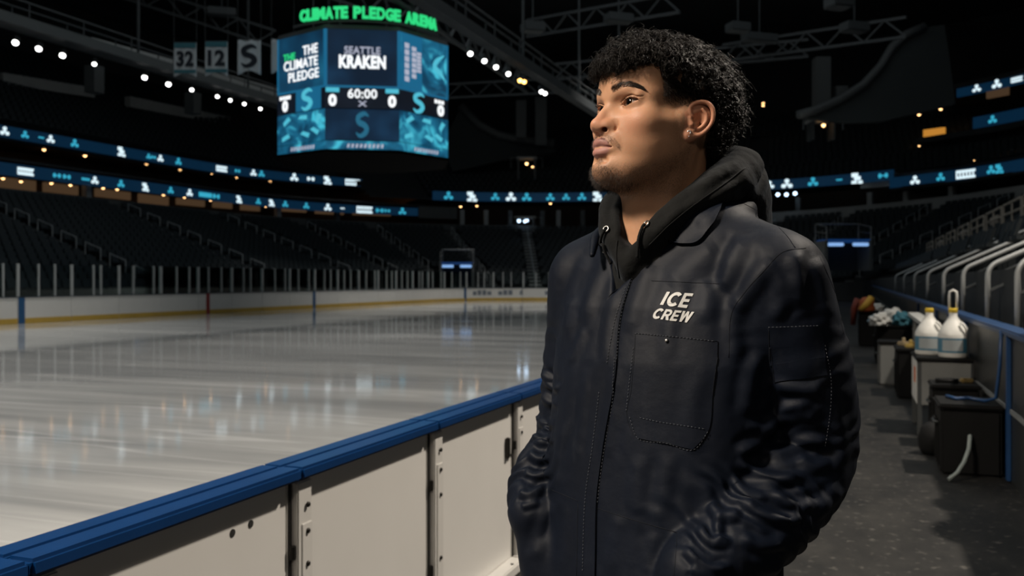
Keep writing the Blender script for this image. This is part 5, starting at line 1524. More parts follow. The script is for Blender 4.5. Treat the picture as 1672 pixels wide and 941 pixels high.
def skin_material():
    m, N, L, P = new_mat('skin')
    at = N.new('ShaderNodeAttribute'); at.attribute_name = 'pigment'
    sp = N.new('ShaderNodeSeparateColor'); L.new(at.outputs['Color'], sp.inputs[0])
    tc = N.new('ShaderNodeTexCoord')
    n1 = N.new('ShaderNodeTexNoise'); n1.inputs['Scale'].default_value = 38; n1.inputs['Detail'].default_value = 6
    L.new(tc.outputs['Object'], n1.inputs['Vector'])

    def mix(fac, a, b):
        x = N.new('ShaderNodeMix'); x.data_type = 'RGBA'
        if fac is not None: L.new(fac, x.inputs[0])
        for i, q in ((6, a), (7, b)):
            if isinstance(q, tuple): x.inputs[i].default_value = q
            else: L.new(q, x.inputs[i])
        return x.outputs[2]
    base = mix(n1.outputs['Fac'], (0.415, 0.215, 0.122, 1), (0.515, 0.285, 0.168, 1))
    red = mix(sp.outputs[2], base, (0.48, 0.190, 0.120, 1))
    lips = mix(sp.outputs[0], red, (0.34, 0.160, 0.130, 1))
    n2 = N.new('ShaderNodeTexNoise'); n2.inputs['Scale'].default_value = 900; n2.inputs['Detail'].default_value = 2
    L.new(tc.outputs['Object'], n2.inputs['Vector'])
    r2 = N.new('ShaderNodeMapRange'); r2.inputs[1].default_value = 0.35; r2.inputs[2].default_value = 0.62
    r2.inputs[3].default_value = 1.0; r2.inputs[4].default_value = 0.45
    L.new(n2.outputs['Fac'], r2.inputs[0])
    mu = N.new('ShaderNodeMath'); mu.operation = 'MULTIPLY'
    L.new(sp.outputs[1], mu.inputs[0]); L.new(r2.outputs[0], mu.inputs[1])
    L.new(mix(mu.outputs[0], lips, (0.022, 0.015, 0.011, 1)), P.inputs['Base Color'])
    P.inputs['Roughness'].default_value = 0.42
    P.inputs['Specular IOR Level'].default_value = 0.32
    P.inputs['Subsurface Weight'].default_value = 0.22
    P.inputs['Subsurface Radius'].default_value = (1.0, 0.36, 0.2)
    P.inputs['Subsurface Scale'].default_value = 0.006
    n3 = N.new('ShaderNodeTexVoronoi'); n3.inputs['Scale'].default_value = 620
    L.new(tc.outputs['Object'], n3.inputs['Vector'])
    n4 = N.new('ShaderNodeTexNoise'); n4.inputs['Scale'].default_value = 260; n4.inputs['Detail'].default_value = 6
    L.new(tc.outputs['Object'], n4.inputs['Vector'])
    ad = N.new('ShaderNodeMath'); ad.operation = 'ADD'
    L.new(n3.outputs['Distance'], ad.inputs[0]); L.new(n4.outputs['Fac'], ad.inputs[1])
    bp = N.new('ShaderNodeBump'); bp.inputs['Strength'].default_value = 0.10; bp.inputs['Distance'].default_value = 0.0012
    L.new(ad.outputs[0], bp.inputs['Height']); L.new(bp.outputs['Normal'], P.inputs['Normal'])
    rr = N.new('ShaderNodeMapRange'); rr.inputs[3].default_value = 0.44; rr.inputs[4].default_value = 0.62
    L.new(n4.outputs['Fac'], rr.inputs[0]); L.new(rr.outputs[0], P.inputs['Roughness'])
    return m


LINE_F = [-0.20, -0.062, -0.050, -0.046, -0.012, 0.020, 0.040, 0.047, 0.13]
LINE_Z = [-0.042, -0.038, -0.026, 0.020, 0.040, 0.050, 0.060, 0.080, 0.076]


def hair_line(f):
    return np.interp(f, LINE_F, LINE_Z)


def beard_mask(V, N):
    """How much beard grows at head points: (chin and moustache hair, short stubble)."""
    f, s, z = V[:, 0], np.abs(V[:, 1]), V[:, 2]
    front = smoothstep(0.045, 0.062, f)
    chin = front * smoothstep(-0.068, -0.078, z + 0.30 * np.maximum(s - 0.012, 0)) * smoothstep(0.046, 0.028, s) * smoothstep(-0.116, -0.102, z)
    soul = smoothstep(0.0085, 0.005, s) * smoothstep(-0.0735, -0.069, z) * smoothstep(-0.0585, -0.063, z) * smoothstep(0.09, 0.095, f)
    zm = np.interp(s, [0, 0.006, 0.016, 0.027, 0.034], [-0.0330, -0.0315, -0.0320, -0.0385, -0.050])
    mous = smoothstep(0.0055, 0.0025, np.abs(z - zm) - np.interp(s, [0, .01, .02, .034], [0, .0005, .001, .001])) * smoothstep(0.036, 0.030, s) * smoothstep(0.001, 0.006, s) * smoothstep(0.07, 0.078, f)
    jl = np.interp(f, [-0.02, 0.0, 0.02, 0.05, 0.08], [-0.028, -0.040, -0.052, -0.068, -0.074])     # upper edge of the beard on the cheek
    jaw = smoothstep(0.012, -0.008, z - jl) * smoothstep(-0.030, -0.006, f) * smoothstep(-0.125, -0.100, z)
    side = smoothstep(0.036, 0.014, f) * smoothstep(-0.004, 0.006, f) * smoothstep(0.055, 0.0, z) * smoothstep(0.045, 0.055, s)
    upper = smoothstep(0.007, 0.0, np.abs(z + 0.034) - 0.004) * smoothstep(0.03, 0.02, s) * smoothstep(0.08, 0.09, f)
    return np.clip(np.maximum.reduce([chin, soul * 0.9, mous * 0.8]), 0, 1), np.clip(np.maximum.reduce([jaw * 0.8, side * 0.45, upper * 0.25]), 0, 1)


def strands(paths, radii, sides=3):
    """Many thin tapering tubes of equal point count as (verts, faces); paths is (n, m, 3)."""
    n, m, _ = paths.shape
    T = np.gradient(paths, axis=1); T /= np.linalg.norm(T, axis=2, keepdims=True) + 1e-9
    ref = np.zeros_like(T); ref[..., 0] = 0.31; ref[..., 1] = 0.77; ref[..., 2] = 0.55
    A = np.cross(T, ref); A /= np.linalg.norm(A, axis=2, keepdims=True) + 1e-9
    B = np.cross(T, A)
    R = radii[..., None] if radii.ndim == 2 else np.broadcast_to(radii, (n, m))[..., None]
    ring = [paths + R * (math.cos(2 * math.pi * k / sides) * A + math.sin(2 * math.pi * k / sides) * B) for k in range(sides)]
    V = np.stack(ring, 2).reshape(-1, 3)
    base = (np.arange(n)[:, None] * m + np.arange(m - 1)[None, :]).ravel() * sides
    Fs = [np.stack([base + k, base + (k + 1) % sides, base + sides + (k + 1) % sides, base + sides + k], 1) for k in range(sides)]
    return V, np.concatenate(Fs)


def build_face(person):
    rng = np.random.RandomState(7)
    V, F = build_head(0.0010)
    N = vnormals(V, F)
    f, s, z = V[:, 0], np.abs(V[:, 1]), V[:, 2]
    skin = skin_material()
    body = np_mesh('body', head_to_body(V), F, skin, person)
    # pigment: lips, beard stubble with the jaw darkened for shade, redness
    def near_chain(pts, rs):
        P, Q = spline(pts, rs, 8)
        c = np.full(len(V), 9.0)
        m = np.nonzero((f > 0.07) & (z < -0.02) & (z > -0.07))[0]
        q = np.stack([f[m], s[m], z[m]], 1)
        c[m] = np.min([np.linalg.norm(q - P[i], axis=1) - Q[i] for i in range(len(P))], axis=0)
        return c
    lu = near_chain([(0.1020, 0.0, -0.0394), (0.1007, 0.006, -0.0384), (0.0960, 0.0145, -0.0412), (0.0850, 0.0275, -0.0450)], [0.0062, 0.0064, 0.0054, 0.0014])
    ll = near_chain([(0.1005, 0.0, -0.0535), (0.0985, 0.008, -0.0530), (0.0935, 0.0165, -0.0505), (0.0850, 0.0270, -0.0462)], [0.0064, 0.0064, 0.0050, 0.0014])
    lip = smoothstep(0.0012, 0.0002, np.minimum(lu, ll))
    hair, stub = beard_mask(V, N)
    scalp_line = hair_line(f)
    scalp = smoothstep(-0.012, 0.004, z - scalp_line) * np.where(z > 0.075, 1, smoothstep(0.060, 0.040, f))
    # faded side: short clipped hair between the curls and the ear
    fade = smoothstep(0.048, 0.030, f) * smoothstep(0.010, 0.046, z) * smoothstep(0.05, 0.06, s) * (f > -0.06)
    scalp = np.where((f < 0.0) & (z < 0.035) & (f > -0.048) & (s > 0.062), np.minimum(scalp, 0.25), scalp)
    g = np.clip(np.maximum.reduce([hair * 0.55, stub * 0.74, scalp * 0.96, fade * 0.72]), 0, 1)
    ear = (f < 0.006) & (f > -0.045) & (s > 0.0755)
    g[ear & (z < 0.036) & (z > -0.03)] = 0
    red = np.exp(-((f - 0.105) ** 2 + s ** 2 + (z + 0.012) ** 2) / 0.018 ** 2) * 0.6 + np.exp(-((f - 0.07) ** 2 + (s - 0.045) ** 2 + (z + 0.012) ** 2) / 0.022 ** 2) * 0.45 + ear * 0.5
    at = body.data.attributes.new('pigment', 'FLOAT_COLOR', 'POINT')
    at.data.foreach_set('color', np.stack([lip, g, np.clip(red, 0, 1), np.ones(len(V))], 1).astype(np.float32).ravel())

    # eyes
    em, en, el, ep = new_mat('eye_white_and_iris')
    tc = en.new('ShaderNodeTexCoord'); sx = en.new('ShaderNodeSeparateXYZ'); el.new(tc.outputs['Object'], sx.inputs[0])
    cr = en.new('ShaderNodeValToRGB'); el.new(sx.outputs[2], cr.inputs[0])
    mr = en.new('ShaderNodeMapRange'); mr.inputs[1].default_value = 0.0095; mr.inputs[2].default_value = 0.0128
    el.new(sx.outputs[2], mr.inputs[0]); el.new(mr.outputs[0], cr.inputs[0])
    e = cr.color_ramp.elements
    e[0].position = 0.0; e[0].color = (0.46, 0.38, 0.33, 1); e[1].position = 1.0; e[1].color = (0.002, 0.002, 0.002, 1)
    for p_, c_ in ((0.36, (0.50, 0.43, 0.38, 1)), (0.42, (0.012, 0.007, 0.004, 1)), (0.60, (0.055, 0.024, 0.010, 1)), (0.78, (0.03, 0.013, 0.006, 1)), (0.83, (0.002, 0.002, 0.002, 1))):
        q = e.new(p_); q.color = c_
    el.new(cr.outputs[0], ep.inputs['Base Color'])
    ep.inputs['Roughness'].default_value = 0.08; ep.inputs['Coat Weight'].default_value = 0.6
    for sg in (1, -1):
        b = MB(); b.lathe([(0.0127 * math.sin(a), -0.0127 * math.cos(a) + (0.0007 if a > 2.72 else 0)) for a in np.linspace(.01, 3.13, 40)], n=40)
        o = b.build('eye', em, person, True)
        c = head_to_body([[0.0662, 0.0330 * sg, 0.0212]])[0]
        gaze = HF + HL * (0.10) + HU * 0.0
        o.location = c; o.rotation_mode = 'QUATERNION'
        o.rotation_quaternion = Vector(gaze).to_track_quat('Z', 'Y')

    tree = BVHTree.FromPolygons([tuple(p) for p in V], [tuple(q) for q in F])

    def surf(a, b):
        h = tree.ray_cast(Vector((0.3, a, b)), Vector((-1, 0, 0)))
        return np.array(h[0]), np.array(h[1])

    hm = mat('dark_brown_hair', (0.016, 0.0095, 0.006, 1), 0.42, spec=0.5)
    # eyebrows: flat-lying hairs along an arch
    for sg in (1, -1):
        paths, rad = [], []
        arch, wd = spline([(0.0125, 0.0385, 0), (0.024, 0.0435, 0), (0.038, 0.0465, 0), (0.050, 0.0425, 0), (0.0555, 0.0385, 0)], [0.0040, 0.0048, 0.0042, 0.0026, 0.0010], 12)
        for i in range(400):
            q = rng.rand() ** 0.9 * (len(arch) - 2); k = int(q)
            c = arch[k] + (arch[k + 1] - arch[k]) * (q - k); d = arch[k + 1] - arch[k]; d /= np.linalg.norm(d)
            n2 = np.array([-d[1], d[0], 0]); off = rng.uniform(-1, 1) * wd[k]
            L_ = rng.uniform(0.005, 0.0085) * (0.75 if q > 34 else 1)
            up = np.interp(q, [0, 12, 48], [0.9, 0.35, -0.1]) - 0.5 * off / wd[k] * 0.6
            dr = d + n2 * up; dr /= np.linalg.norm(dr)
            pts = []
            for t in (0, 0.35, 0.7, 1.0):
                p2 = c + n2 * off + dr * L_ * t
                h, nn = surf(sg * p2[0], p2[1])
                pts.append(h + nn * (0.0003 + 0.0014 * math.sin(t * 2.2)))
            paths.append(pts); rad.append(np.array([1, 0.9, 0.7, 0.25]) * rng.uniform(0.00014, 0.00022))
        v, q = strands(np.array(paths), np.array(rad))
        np_mesh('eyebrow', head_to_body(v), q, hm, person)
        # lashes and the dark lash line
        paths, rad = [], []
        for i in range(110):
            low = i >= 75
            t = rng.uniform(-0.85, 1.0)
            y = 0.0345 + 0.0158 * t; w = max(0, 1 - t * t); mid = 0.0212 + 0.0026 * t
            zz = (mid - 0.0038 * w ** 0.8 - 0.0004) if low else (mid + 0.0046 * w ** 0.7 + 0.0006)
            h, nn = surf(sg * y, zz)
            L_ = rng.uniform(0.003, 0.0045) if low else rng.uniform(0.0042, 0.006)
            out = np.array([0.8, sg * (0.25 + 0.6 * max(t, 0)), -0.5 if low else -0.05]); out /= np.linalg.norm(out)
            lift = np.array([0, 0, -0.2 if low else 1.0])
            paths.append([h + out * L_ * a + lift * L_ * 0.40 * a * a for a in (0, 0.3, 0.65, 1)])
            rad.append(np.array([1, 0.9, 0.6, 0.2]) * (0.00010 if low else 0.00019))
        v, q = strands(np.array(paths), np.array(rad))
        np_mesh('eyelashes', head_to_body(v), q, hm, person)

    # beard, moustache and jaw stubble
    w = hair + 0.0 * stub
    area_ok = np.nonzero((w > 0.15))[0]
    pick = rng.choice(area_ok, 1500, p=w[area_ok] / w[area_ok].sum())
    jit = rng.normal(0, 0.0004, (len(pick), 3))
    root = V[pick] + jit; nn = N[pick]
    down = np.array([0.25, 0, -1.0]) + np.stack([rng.normal(0, .35, len(pick)), rng.normal(0, .5, len(pick)) + np.sign(V[pick, 1]) * 0.35 * (z[pick] > -0.06), rng.normal(0, .25, len(pick))], 1)
    Ls = np.where(z[pick] < -0.07, rng.uniform(0.003, 0.0062, len(pick)), rng.uniform(0.002, 0.0036, len(pick)))[:, None]
    paths = np.stack([root - nn * 0.0003, root + nn * Ls * 0.25 + down * Ls * 0.22, root + nn * Ls * 0.36 + down * Ls * 0.6, root + nn * Ls * 0.30 + down * Ls * 1.0], 1)
    v1, q1 = strands(paths, np.array([1, 0.9, 0.7, 0.3]) * 0.00013)
    ok = np.nonzero(stub > 0.2)[0]
    pick = rng.choice(ok, 2600, p=stub[ok] / stub[ok].sum())
    root = V[pick] + rng.normal(0, 0.0005, (len(pick), 3)); nn = N[pick]
    Ls = rng.uniform(0.0010, 0.0024, len(pick))[:, None]
    dn = np.array([0.1, 0, -1.0])
    paths = np.stack([root - nn * 0.0003, root + (nn * 0.4 + dn * 0.5) * Ls, root + (nn * 0.5 + dn) * Ls], 1)
    v2, q2 = strands(paths, np.array([1, 0.8, 0.4]) * 0.00010)
    np_mesh('beard', head_to_body(np.concatenate([v1, v2])), np.concatenate([q1, q2 + len(v1)]), hm, person)

    # head of curls
    grow = (z > scalp_line + 0.004) & (np.abs(V[:, 1]) < 0.085) & ~((f > -0.05) & (z < 0.037))
    # thin out by position so that roots are even
    cand = np.nonzero(grow)[0]
    front = np.nonzero(grow & (f > 0.035) & (z < scalp_line + 0.022))[0]
    nl = 2900
    root_i = np.concatenate([rng.choice(cand, nl - 650, replace=False), rng.choice(front, 650, replace=False)])
    root = V[root_i]; nn = N[root_i]
    edge = np.clip((z[root_i] - scalp_line[root_i]) / 0.035, 0, 1)
    back = smoothstep(-0.02, -0.11, root[:, 0])
    length = (0.020 + 0.010 * smoothstep(0.0, 0.09, root[:, 0]) + 0.020 * back) * (0.45 + 0.55 * edge) * rng.uniform(0.75, 1.2, nl)
    low_back = (root[:, 0] < -0.05) & (root[:, 2] < 0.03)
    length = np.where(low_back, 0.030 * rng.uniform(0.7, 1.15, nl), length)
    fringe = smoothstep(0.055, 0.085, root[:, 0]) * smoothstep(0.125, 0.095, root[:, 2])
    length += 0.011 * fringe
    grav = np.array([0.0, 0, -1.0])
    m, per = 28, 4
    tt = np.linspace(0, 1, m)
    allp, allr = [], []
    rad0 = rng.uniform(0.0034, 0.0060, nl) * (0.65 + 0.35 * edge); turns = rng.uniform(1.5, 2.7, nl); ph = rng.uniform(0, 6.28, nl); hand = rng.choice([-1, 1], nl)
    dirn = nn + rng.normal(0, 0.28, (nl, 3)) + grav * (0.15 + 0.75 * low_back + 0.95 * fringe)[:, None] + np.array([0.12, 0, 0]) * fringe[:, None]
    dirn += np.array([-0.25, 0, 0]) * back[:, None]
    dirn /= np.linalg.norm(dirn, axis=1, keepdims=True)
    U = np.cross(dirn, np.array([0.3, 0.5, 0.8])); U /= np.linalg.norm(U, axis=1, keepdims=True); Wv = np.cross(dirn, U)
    for k in range(per):
        jr = rng.normal(0, 0.0007, (nl, 3)); rk = rad0 * rng.uniform(0.85, 1.15, nl); pk = ph + rng.normal(0, 0.22, nl); lk = length * rng.uniform(0.8, 1.15, nl)
        wild = (rng.rand(nl) < 0.06); rk = np.where(wild, rk * 1.5, rk); lk = np.where(wild, lk * 1.22, lk)
        ang = pk[:, None] + hand[:, None] * turns[:, None] * 2 * math.pi * tt[None] + rng.normal(0, 0.4, nl)[:, None] * tt
        amp = rk[:, None] * np.minimum(tt * 4, 1)[None]
        sag = (tt ** 2)[None, :, None] * grav[None, None] * lk[:, None, None] * 0.22
        P = root[:, None] + jr[:, None] * (0.4 + tt[None, :, None]) + dirn[:, None] * (lk[:, None] * tt[None])[..., None] * 0.92 + sag + (np.cos(ang) * amp)[..., None] * U[:, None] + (np.sin(ang) * amp)[..., None] * Wv[:, None]
        allp.append(P); allr.append(np.broadcast_to(np.interp(tt, [0, 0.7, 1], [1, 0.9, 0.25])[None] * rng.uniform(0.00036, 0.00062, nl)[:, None], (nl, m)))
    v, q = strands(np.concatenate(allp), np.concatenate(allr))
    hair_mat = mat('black_curly_hair', (0.0060, 0.0042, 0.0030, 1), 0.42, spec=0.20)
    # short clipped hair of the faded sides
    ok = np.nonzero((fade > 0.3) & (z < scalp_line + 0.012) & ~ear)[0]
    pick = rng.choice(ok, 3600, p=fade[ok] / fade[ok].sum())
    rt = V[pick] + rng.normal(0, 0.0005, (len(pick), 3)); n2 = N[pick]
    Ls = (0.002 + 0.010 * smoothstep(0.016, 0.055, z[pick]))[:, None] * rng.uniform(0.7, 1.2, len(pick))[:, None]
    dn = np.array([-0.35, 0, -0.75]) + rng.normal(0, 0.2, (len(pick), 3))
    P = np.stack([rt - n2 * 0.0004, rt + (n2 * 0.35 + dn * 0.5) * Ls, rt + (n2 * 0.42 + dn) * Ls], 1)
    v2, q2 = strands(P, np.array([1, 0.8, 0.35]) * 0.00015)
    np_mesh('hair', head_to_body(np.concatenate([v, v2])), np.concatenate([q, q2 + len(v)]), hair_mat, person)

    # ear stud
    silver = mat('polished_silver', (0.80, 0.79, 0.77, 1), 0.32, 0.7)
    c = np.array([-0.0022, 0.0790, -0.0165]); out = np.array([0.45, 0.89, 0.0]); out /= np.linalg.norm(out)
    b = MB(); a1, a2, _ = frame(out)
    prof = [(0.0, 0.0), (0.0031, 0.0), (0.0034, 0.0012), (0.0029, 0.0021), (0.0015, 0.0022), (0.0012, 0.0012), (0.0, 0.0012)]
    nseg = 20; vs = []
    for r_, h_ in prof:
        for k in range(nseg):
            t = 2 * math.pi * k / nseg
            vs.append(c + out * h_ + (a1 * math.cos(t) + a2 * math.sin(t)) * r_)
    b.add(head_to_body(vs), [(i * nseg + k, i * nseg + (k + 1) % nseg, (i + 1) * nseg + (k + 1) % nseg, (i + 1) * nseg + k) for i in range(len(prof) - 1) for k in range(nseg)])
    ear_o = b.build('earring', silver, person, True)
    ear_o['label'] = 'small round silver stud with a tiny hanging stone'
    b = MB(); b.tube(head_to_body([c + out * 0.001 + np.array([0, 0, -0.0026]), c + out * 0.0012 + np.array([0, 0, -0.0048])]), 0.0003, 6)
    d = c + out * 0.0012 + np.array([0, 0, -0.0062])
    b.lathe([(0.0001, -0.0014), (0.0013, -0.0002), (0.0008, 0.0008), (0.0001, 0.0014)], head_to_body([d])[0], 8)
    b.build('hanging_stone', mat('clear_stone', (0.9, 0.9, 0.95, 1), 0.05, 0.6), ear_o, False)
    return body

# ------------------------------------------------------------------ hoodie, work jacket, trousers, boots
BYAW = math.radians(47)
BF = np.array([-math.sin(BYAW), -math.cos(BYAW), 0.0]); BL = np.array([math.cos(BYAW), -math.sin(BYAW), 0.0])
BA = np.array([0.030, 0.020, 0.0])                      # axis of the trunk


def bp(f, s, z):
    """Trunk coordinates (forward, left, height) to the man's own frame."""
    return BA + f * BF + s * BL + np.array([0, 0, z])


def to_px(V):
    y = V[:, 1] + PD
    return np.stack([836 + FPX * (V[:, 0] + PX0) / y, 457 - FPX * (V[:, 2] - EYE) / y], 1)


def px_ray(u, v):
    o = Vector((-PX0, -PD, EYE)); d = Vector(((u - 836) / FPX, 1.0, (457 - v) / FPX))
    return o, d.normalized()


def trunk(zs, fc, a, b, p=2.3):
    def fn(x, y, z):
        X, Y = x - BA[0], y - BA[1]
        f = X * BF[0] + Y * BF[1] - np.interp(z, zs, fc); s = X * BL[0] + Y * BL[1]
        A, B = np.interp(z, zs, a), np.interp(z, zs, b)
        k0 = (np.abs(f / A) ** p + np.abs(s / B) ** p) ** (1 / p)
        q = (k0 - 1) * np.minimum(A, B) * 0.9
        return np.maximum(q, np.maximum(z - zs[-1], zs[0] - z))
    return fn


SH_L, EL_L, WR_L = np.array([0.158, -0.112, 1.415]), np.array([0.207, -0.075, 1.165]), np.array([0.030, -0.185, 1.030])
SH_R, EL_R, WR_R = np.array([-0.088, 0.150, 1.415]), np.array([-0.118, 0.185, 1.140]), np.array([-0.182, 0.035, 1.050])


def jacket_field(h):
    A = Field((-0.30, -0.34, 0.78), (0.36, 0.30, 1.56), h, pad=0.06)
    zs = [0.80, 0.90, 1.00, 1.10, 1.20, 1.30, 1.38, 1.44, 1.50]
    A.func((-0.25, -0.25, 0.80), (0.30, 0.28, 1.52), trunk(zs, [0.045, 0.042, 0.038, 0.030, 0.018, 0.008, 0.0, -0.005, -0.01],
           [0.150, 0.150, 0.146, 0.142, 0.140, 0.136, 0.122, 0.098, 0.072], [0.200, 0.198, 0.192, 0.190, 0.193, 0.198, 0.190, 0.150, 0.085]))
    for sh, sg in ((SH_L, 1), (SH_R, -1)):
        A.cap(bp(-0.015, 0.060 * sg, 1.490), sh + np.array([0, 0, 0.010]), 0.056, 0.062, 0.05)
        A.cap(bp(-0.055, 0.07 * sg, 1.43), bp(-0.05, 0.14 * sg, 1.38), 0.07, 0.07, 0.05)
    ML, MR = SH_L * 0.5 + EL_L * 0.5 + np.array([0.012, -0.006, 0]), SH_R * 0.5 + EL_R * 0.5
    A.chain([SH_L, SH_L * 0.6 + ML * 0.4], [0.068, 0.070], 0.030)
    A.chain([SH_L * 0.7 + ML * 0.3, ML, EL_L, EL_L * 0.5 + WR_L * 0.5 + np.array([0.004, -0.012, -0.008]), WR_L + np.array([-0.004, -0.008, 0])],
            [0.068, 0.072, 0.074, 0.069, 0.053], 0.007)
    A.chain([SH_R, SH_R * 0.6 + MR * 0.4], [0.062, 0.063], 0.030)
    A.chain([SH_R * 0.7 + MR * 0.3, MR, EL_R, EL_R * 0.45 + WR_R * 0.55 + np.array([-0.012, 0, 0]), WR_R], [0.062, 0.064, 0.062, 0.056, 0.044], 0.007)
    # hand bulges in the pockets
    A.cap(WR_L + np.array([-0.02, 0.015, -0.05]), WR_L + np.array([-0.035, 0.03, -0.12]), 0.042, 0.040, 0.03)
    A.cap(WR_R + np.array([0.012, -0.012, -0.06]), WR_R + np.array([0.022, -0.02, -0.12]), 0.040, 0.040, 0.03)
    # neck hole and open V of the front
    A.cap(bp(-0.012, 0, 1.452), bp(-0.012, 0, 1.70), 0.064, 0.10, 0.006, 'cut')

    def vee(x, y, z):
        X, Y = x - BA[0], y - BA[1]
        f = X * BF[0] + Y * BF[1]; s = X * BL[0] + Y * BL[1]
        lft = np.interp(z, [1.385, 1.398, 1.44, 1.478, 1.55], [-0.034, -0.022, 0.012, 0.050, 0.085]); rgt = np.interp(z, [1.385, 1.398, 1.435, 1.467, 1.55], [-0.020, -0.025, -0.043, -0.063, -0.090])
        return np.maximum(np.maximum(s - lft, rgt - s), 0.015 - f)
    A.func((-0.22, -0.22, 1.38), (0.16, 0.16, 1.56), vee, 0.004, 'cut')
    # stand of the collar on both sides of the neck
    A.chain([bp(0.040, 0.098, 1.500), bp(0.0, 0.108, 1.515), bp(-0.060, 0.100, 1.530), bp(-0.110, 0.040, 1.530)], [0.003, 0.009, 0.012, 0.013], 0.02)
    A.chain([bp(0.112, -0.066, 1.458), bp(0.070, -0.092, 1.490), bp(0.0, -0.105, 1.515), bp(-0.060, -0.100, 1.530), bp(-0.110, -0.040, 1.530)], [0.006, 0.010, 0.012, 0.014, 0.014], 0.012)
    return A


def hoodie_field(h):
    A = Field((-0.22, -0.24, 1.20), (0.30, 0.24, 1.68), h, pad=0.05)
    zs = [1.20, 1.30, 1.38, 1.44, 1.49]
    A.func((-0.2, -0.2, 1.2), (0.25, 0.22, 1.5), trunk(zs, [0.006, 0.004, 0.0, -0.002, -0.006], [0.122, 0.120, 0.108, 0.092, 0.066], [0.17, 0.17, 0.155, 0.115, 0.075]))
    ring = [bp(0.098, 0.000, 1.446), bp(0.080, 0.034, 1.494), bp(0.044, 0.064, 1.531), bp(-0.010, 0.086, 1.562), bp(-0.066, 0.080, 1.582), bp(-0.100, 0.030, 1.590),
            bp(-0.100, -0.030, 1.590), bp(-0.060, -0.078, 1.572), bp(-0.004, -0.086, 1.552), bp(0.050, -0.072, 1.528), bp(0.086, -0.038, 1.488), bp(0.098, -0.004, 1.440)]
    A.chain(ring, [0.016, 0.020, 0.024, 0.032, 0.041, 0.046, 0.046, 0.040, 0.034, 0.027, 0.024, 0.018], 0.022)
    # bag of the hood lying on the back
    A.cap(bp(-0.110, 0.045, 1.545), bp(-0.110, -0.045, 1.545), 0.056, 0.056, 0.03)
    A.cap(bp(-0.135, 0.035, 1.485), bp(-0.135, -0.035, 1.485), 0.050, 0.050, 0.04)
    # fold valley between rim and bag, throat opening
    A.chain([bp(0.02, 0.118, 1.520), bp(-0.05, 0.128, 1.545), bp(-0.10, 0.100, 1.600)], [0.006, 0.008, 0.006], 0.014, 'cut')
    A.cap(bp(0.020, 0.0, 1.50), bp(-0.015, 0.0, 1.68), 0.058, 0.072, 0.012, 'cut')
    A.cap(bp(0.092, 0.0, 1.49), bp(0.05, 0.0, 1.56), 0.016, 0.05, 0.012, 'cut')
    return A


def px_strokes(V, N, strokes, tree):
    """Raise folds (pixel polylines of the photograph, width and height) on the side of the cloth that faces the camera."""
    P = to_px(V)
    view = V - np.array([-PX0, -PD, EYE]); view /= np.linalg.norm(view, axis=1, keepdims=True)
    fac = smoothstep(0.05, 0.35, -(N * view).sum(1))
    out = V.copy(); disp = np.zeros(len(V))
    for pts, w, hgt in strokes:
        S = spline([(a, b) for a, b in pts], None, 5)
        lo, hi = S.min(0) - 3 * w, S.max(0) + 3 * w
        m = np.nonzero((P[:, 0] > lo[0]) & (P[:, 0] < hi[0]) & (P[:, 1] > lo[1]) & (P[:, 1] < hi[1]) & (fac > 0))[0]
        if not len(m): continue
        best = np.full(len(m), 1e9); tt = np.zeros(len(m)); n = len(S) - 1; sd = np.zeros(len(m))
        for i in range(n):
            d, t = seg_dist(P[m], S[i], S[i + 1])
            k = d < best; best[k] = d[k]; tt[k] = (i + t[k]) / n
            e = S[i + 1] - S[i]; side = (P[m] - S[i]) @ np.array([-e[1], e[0]]); sd[k] = np.sign(side[k])
        x = best / w
        prof = np.exp(-x * x) - 0.42 * np.exp(-((x - 1.7) / 0.8) ** 2)
        disp[m] += hgt * prof * fac[m] * np.clip(np.minimum(tt, 1 - tt) * 6 + 0.05, 0, 1)
    return out + N * disp[:, None]


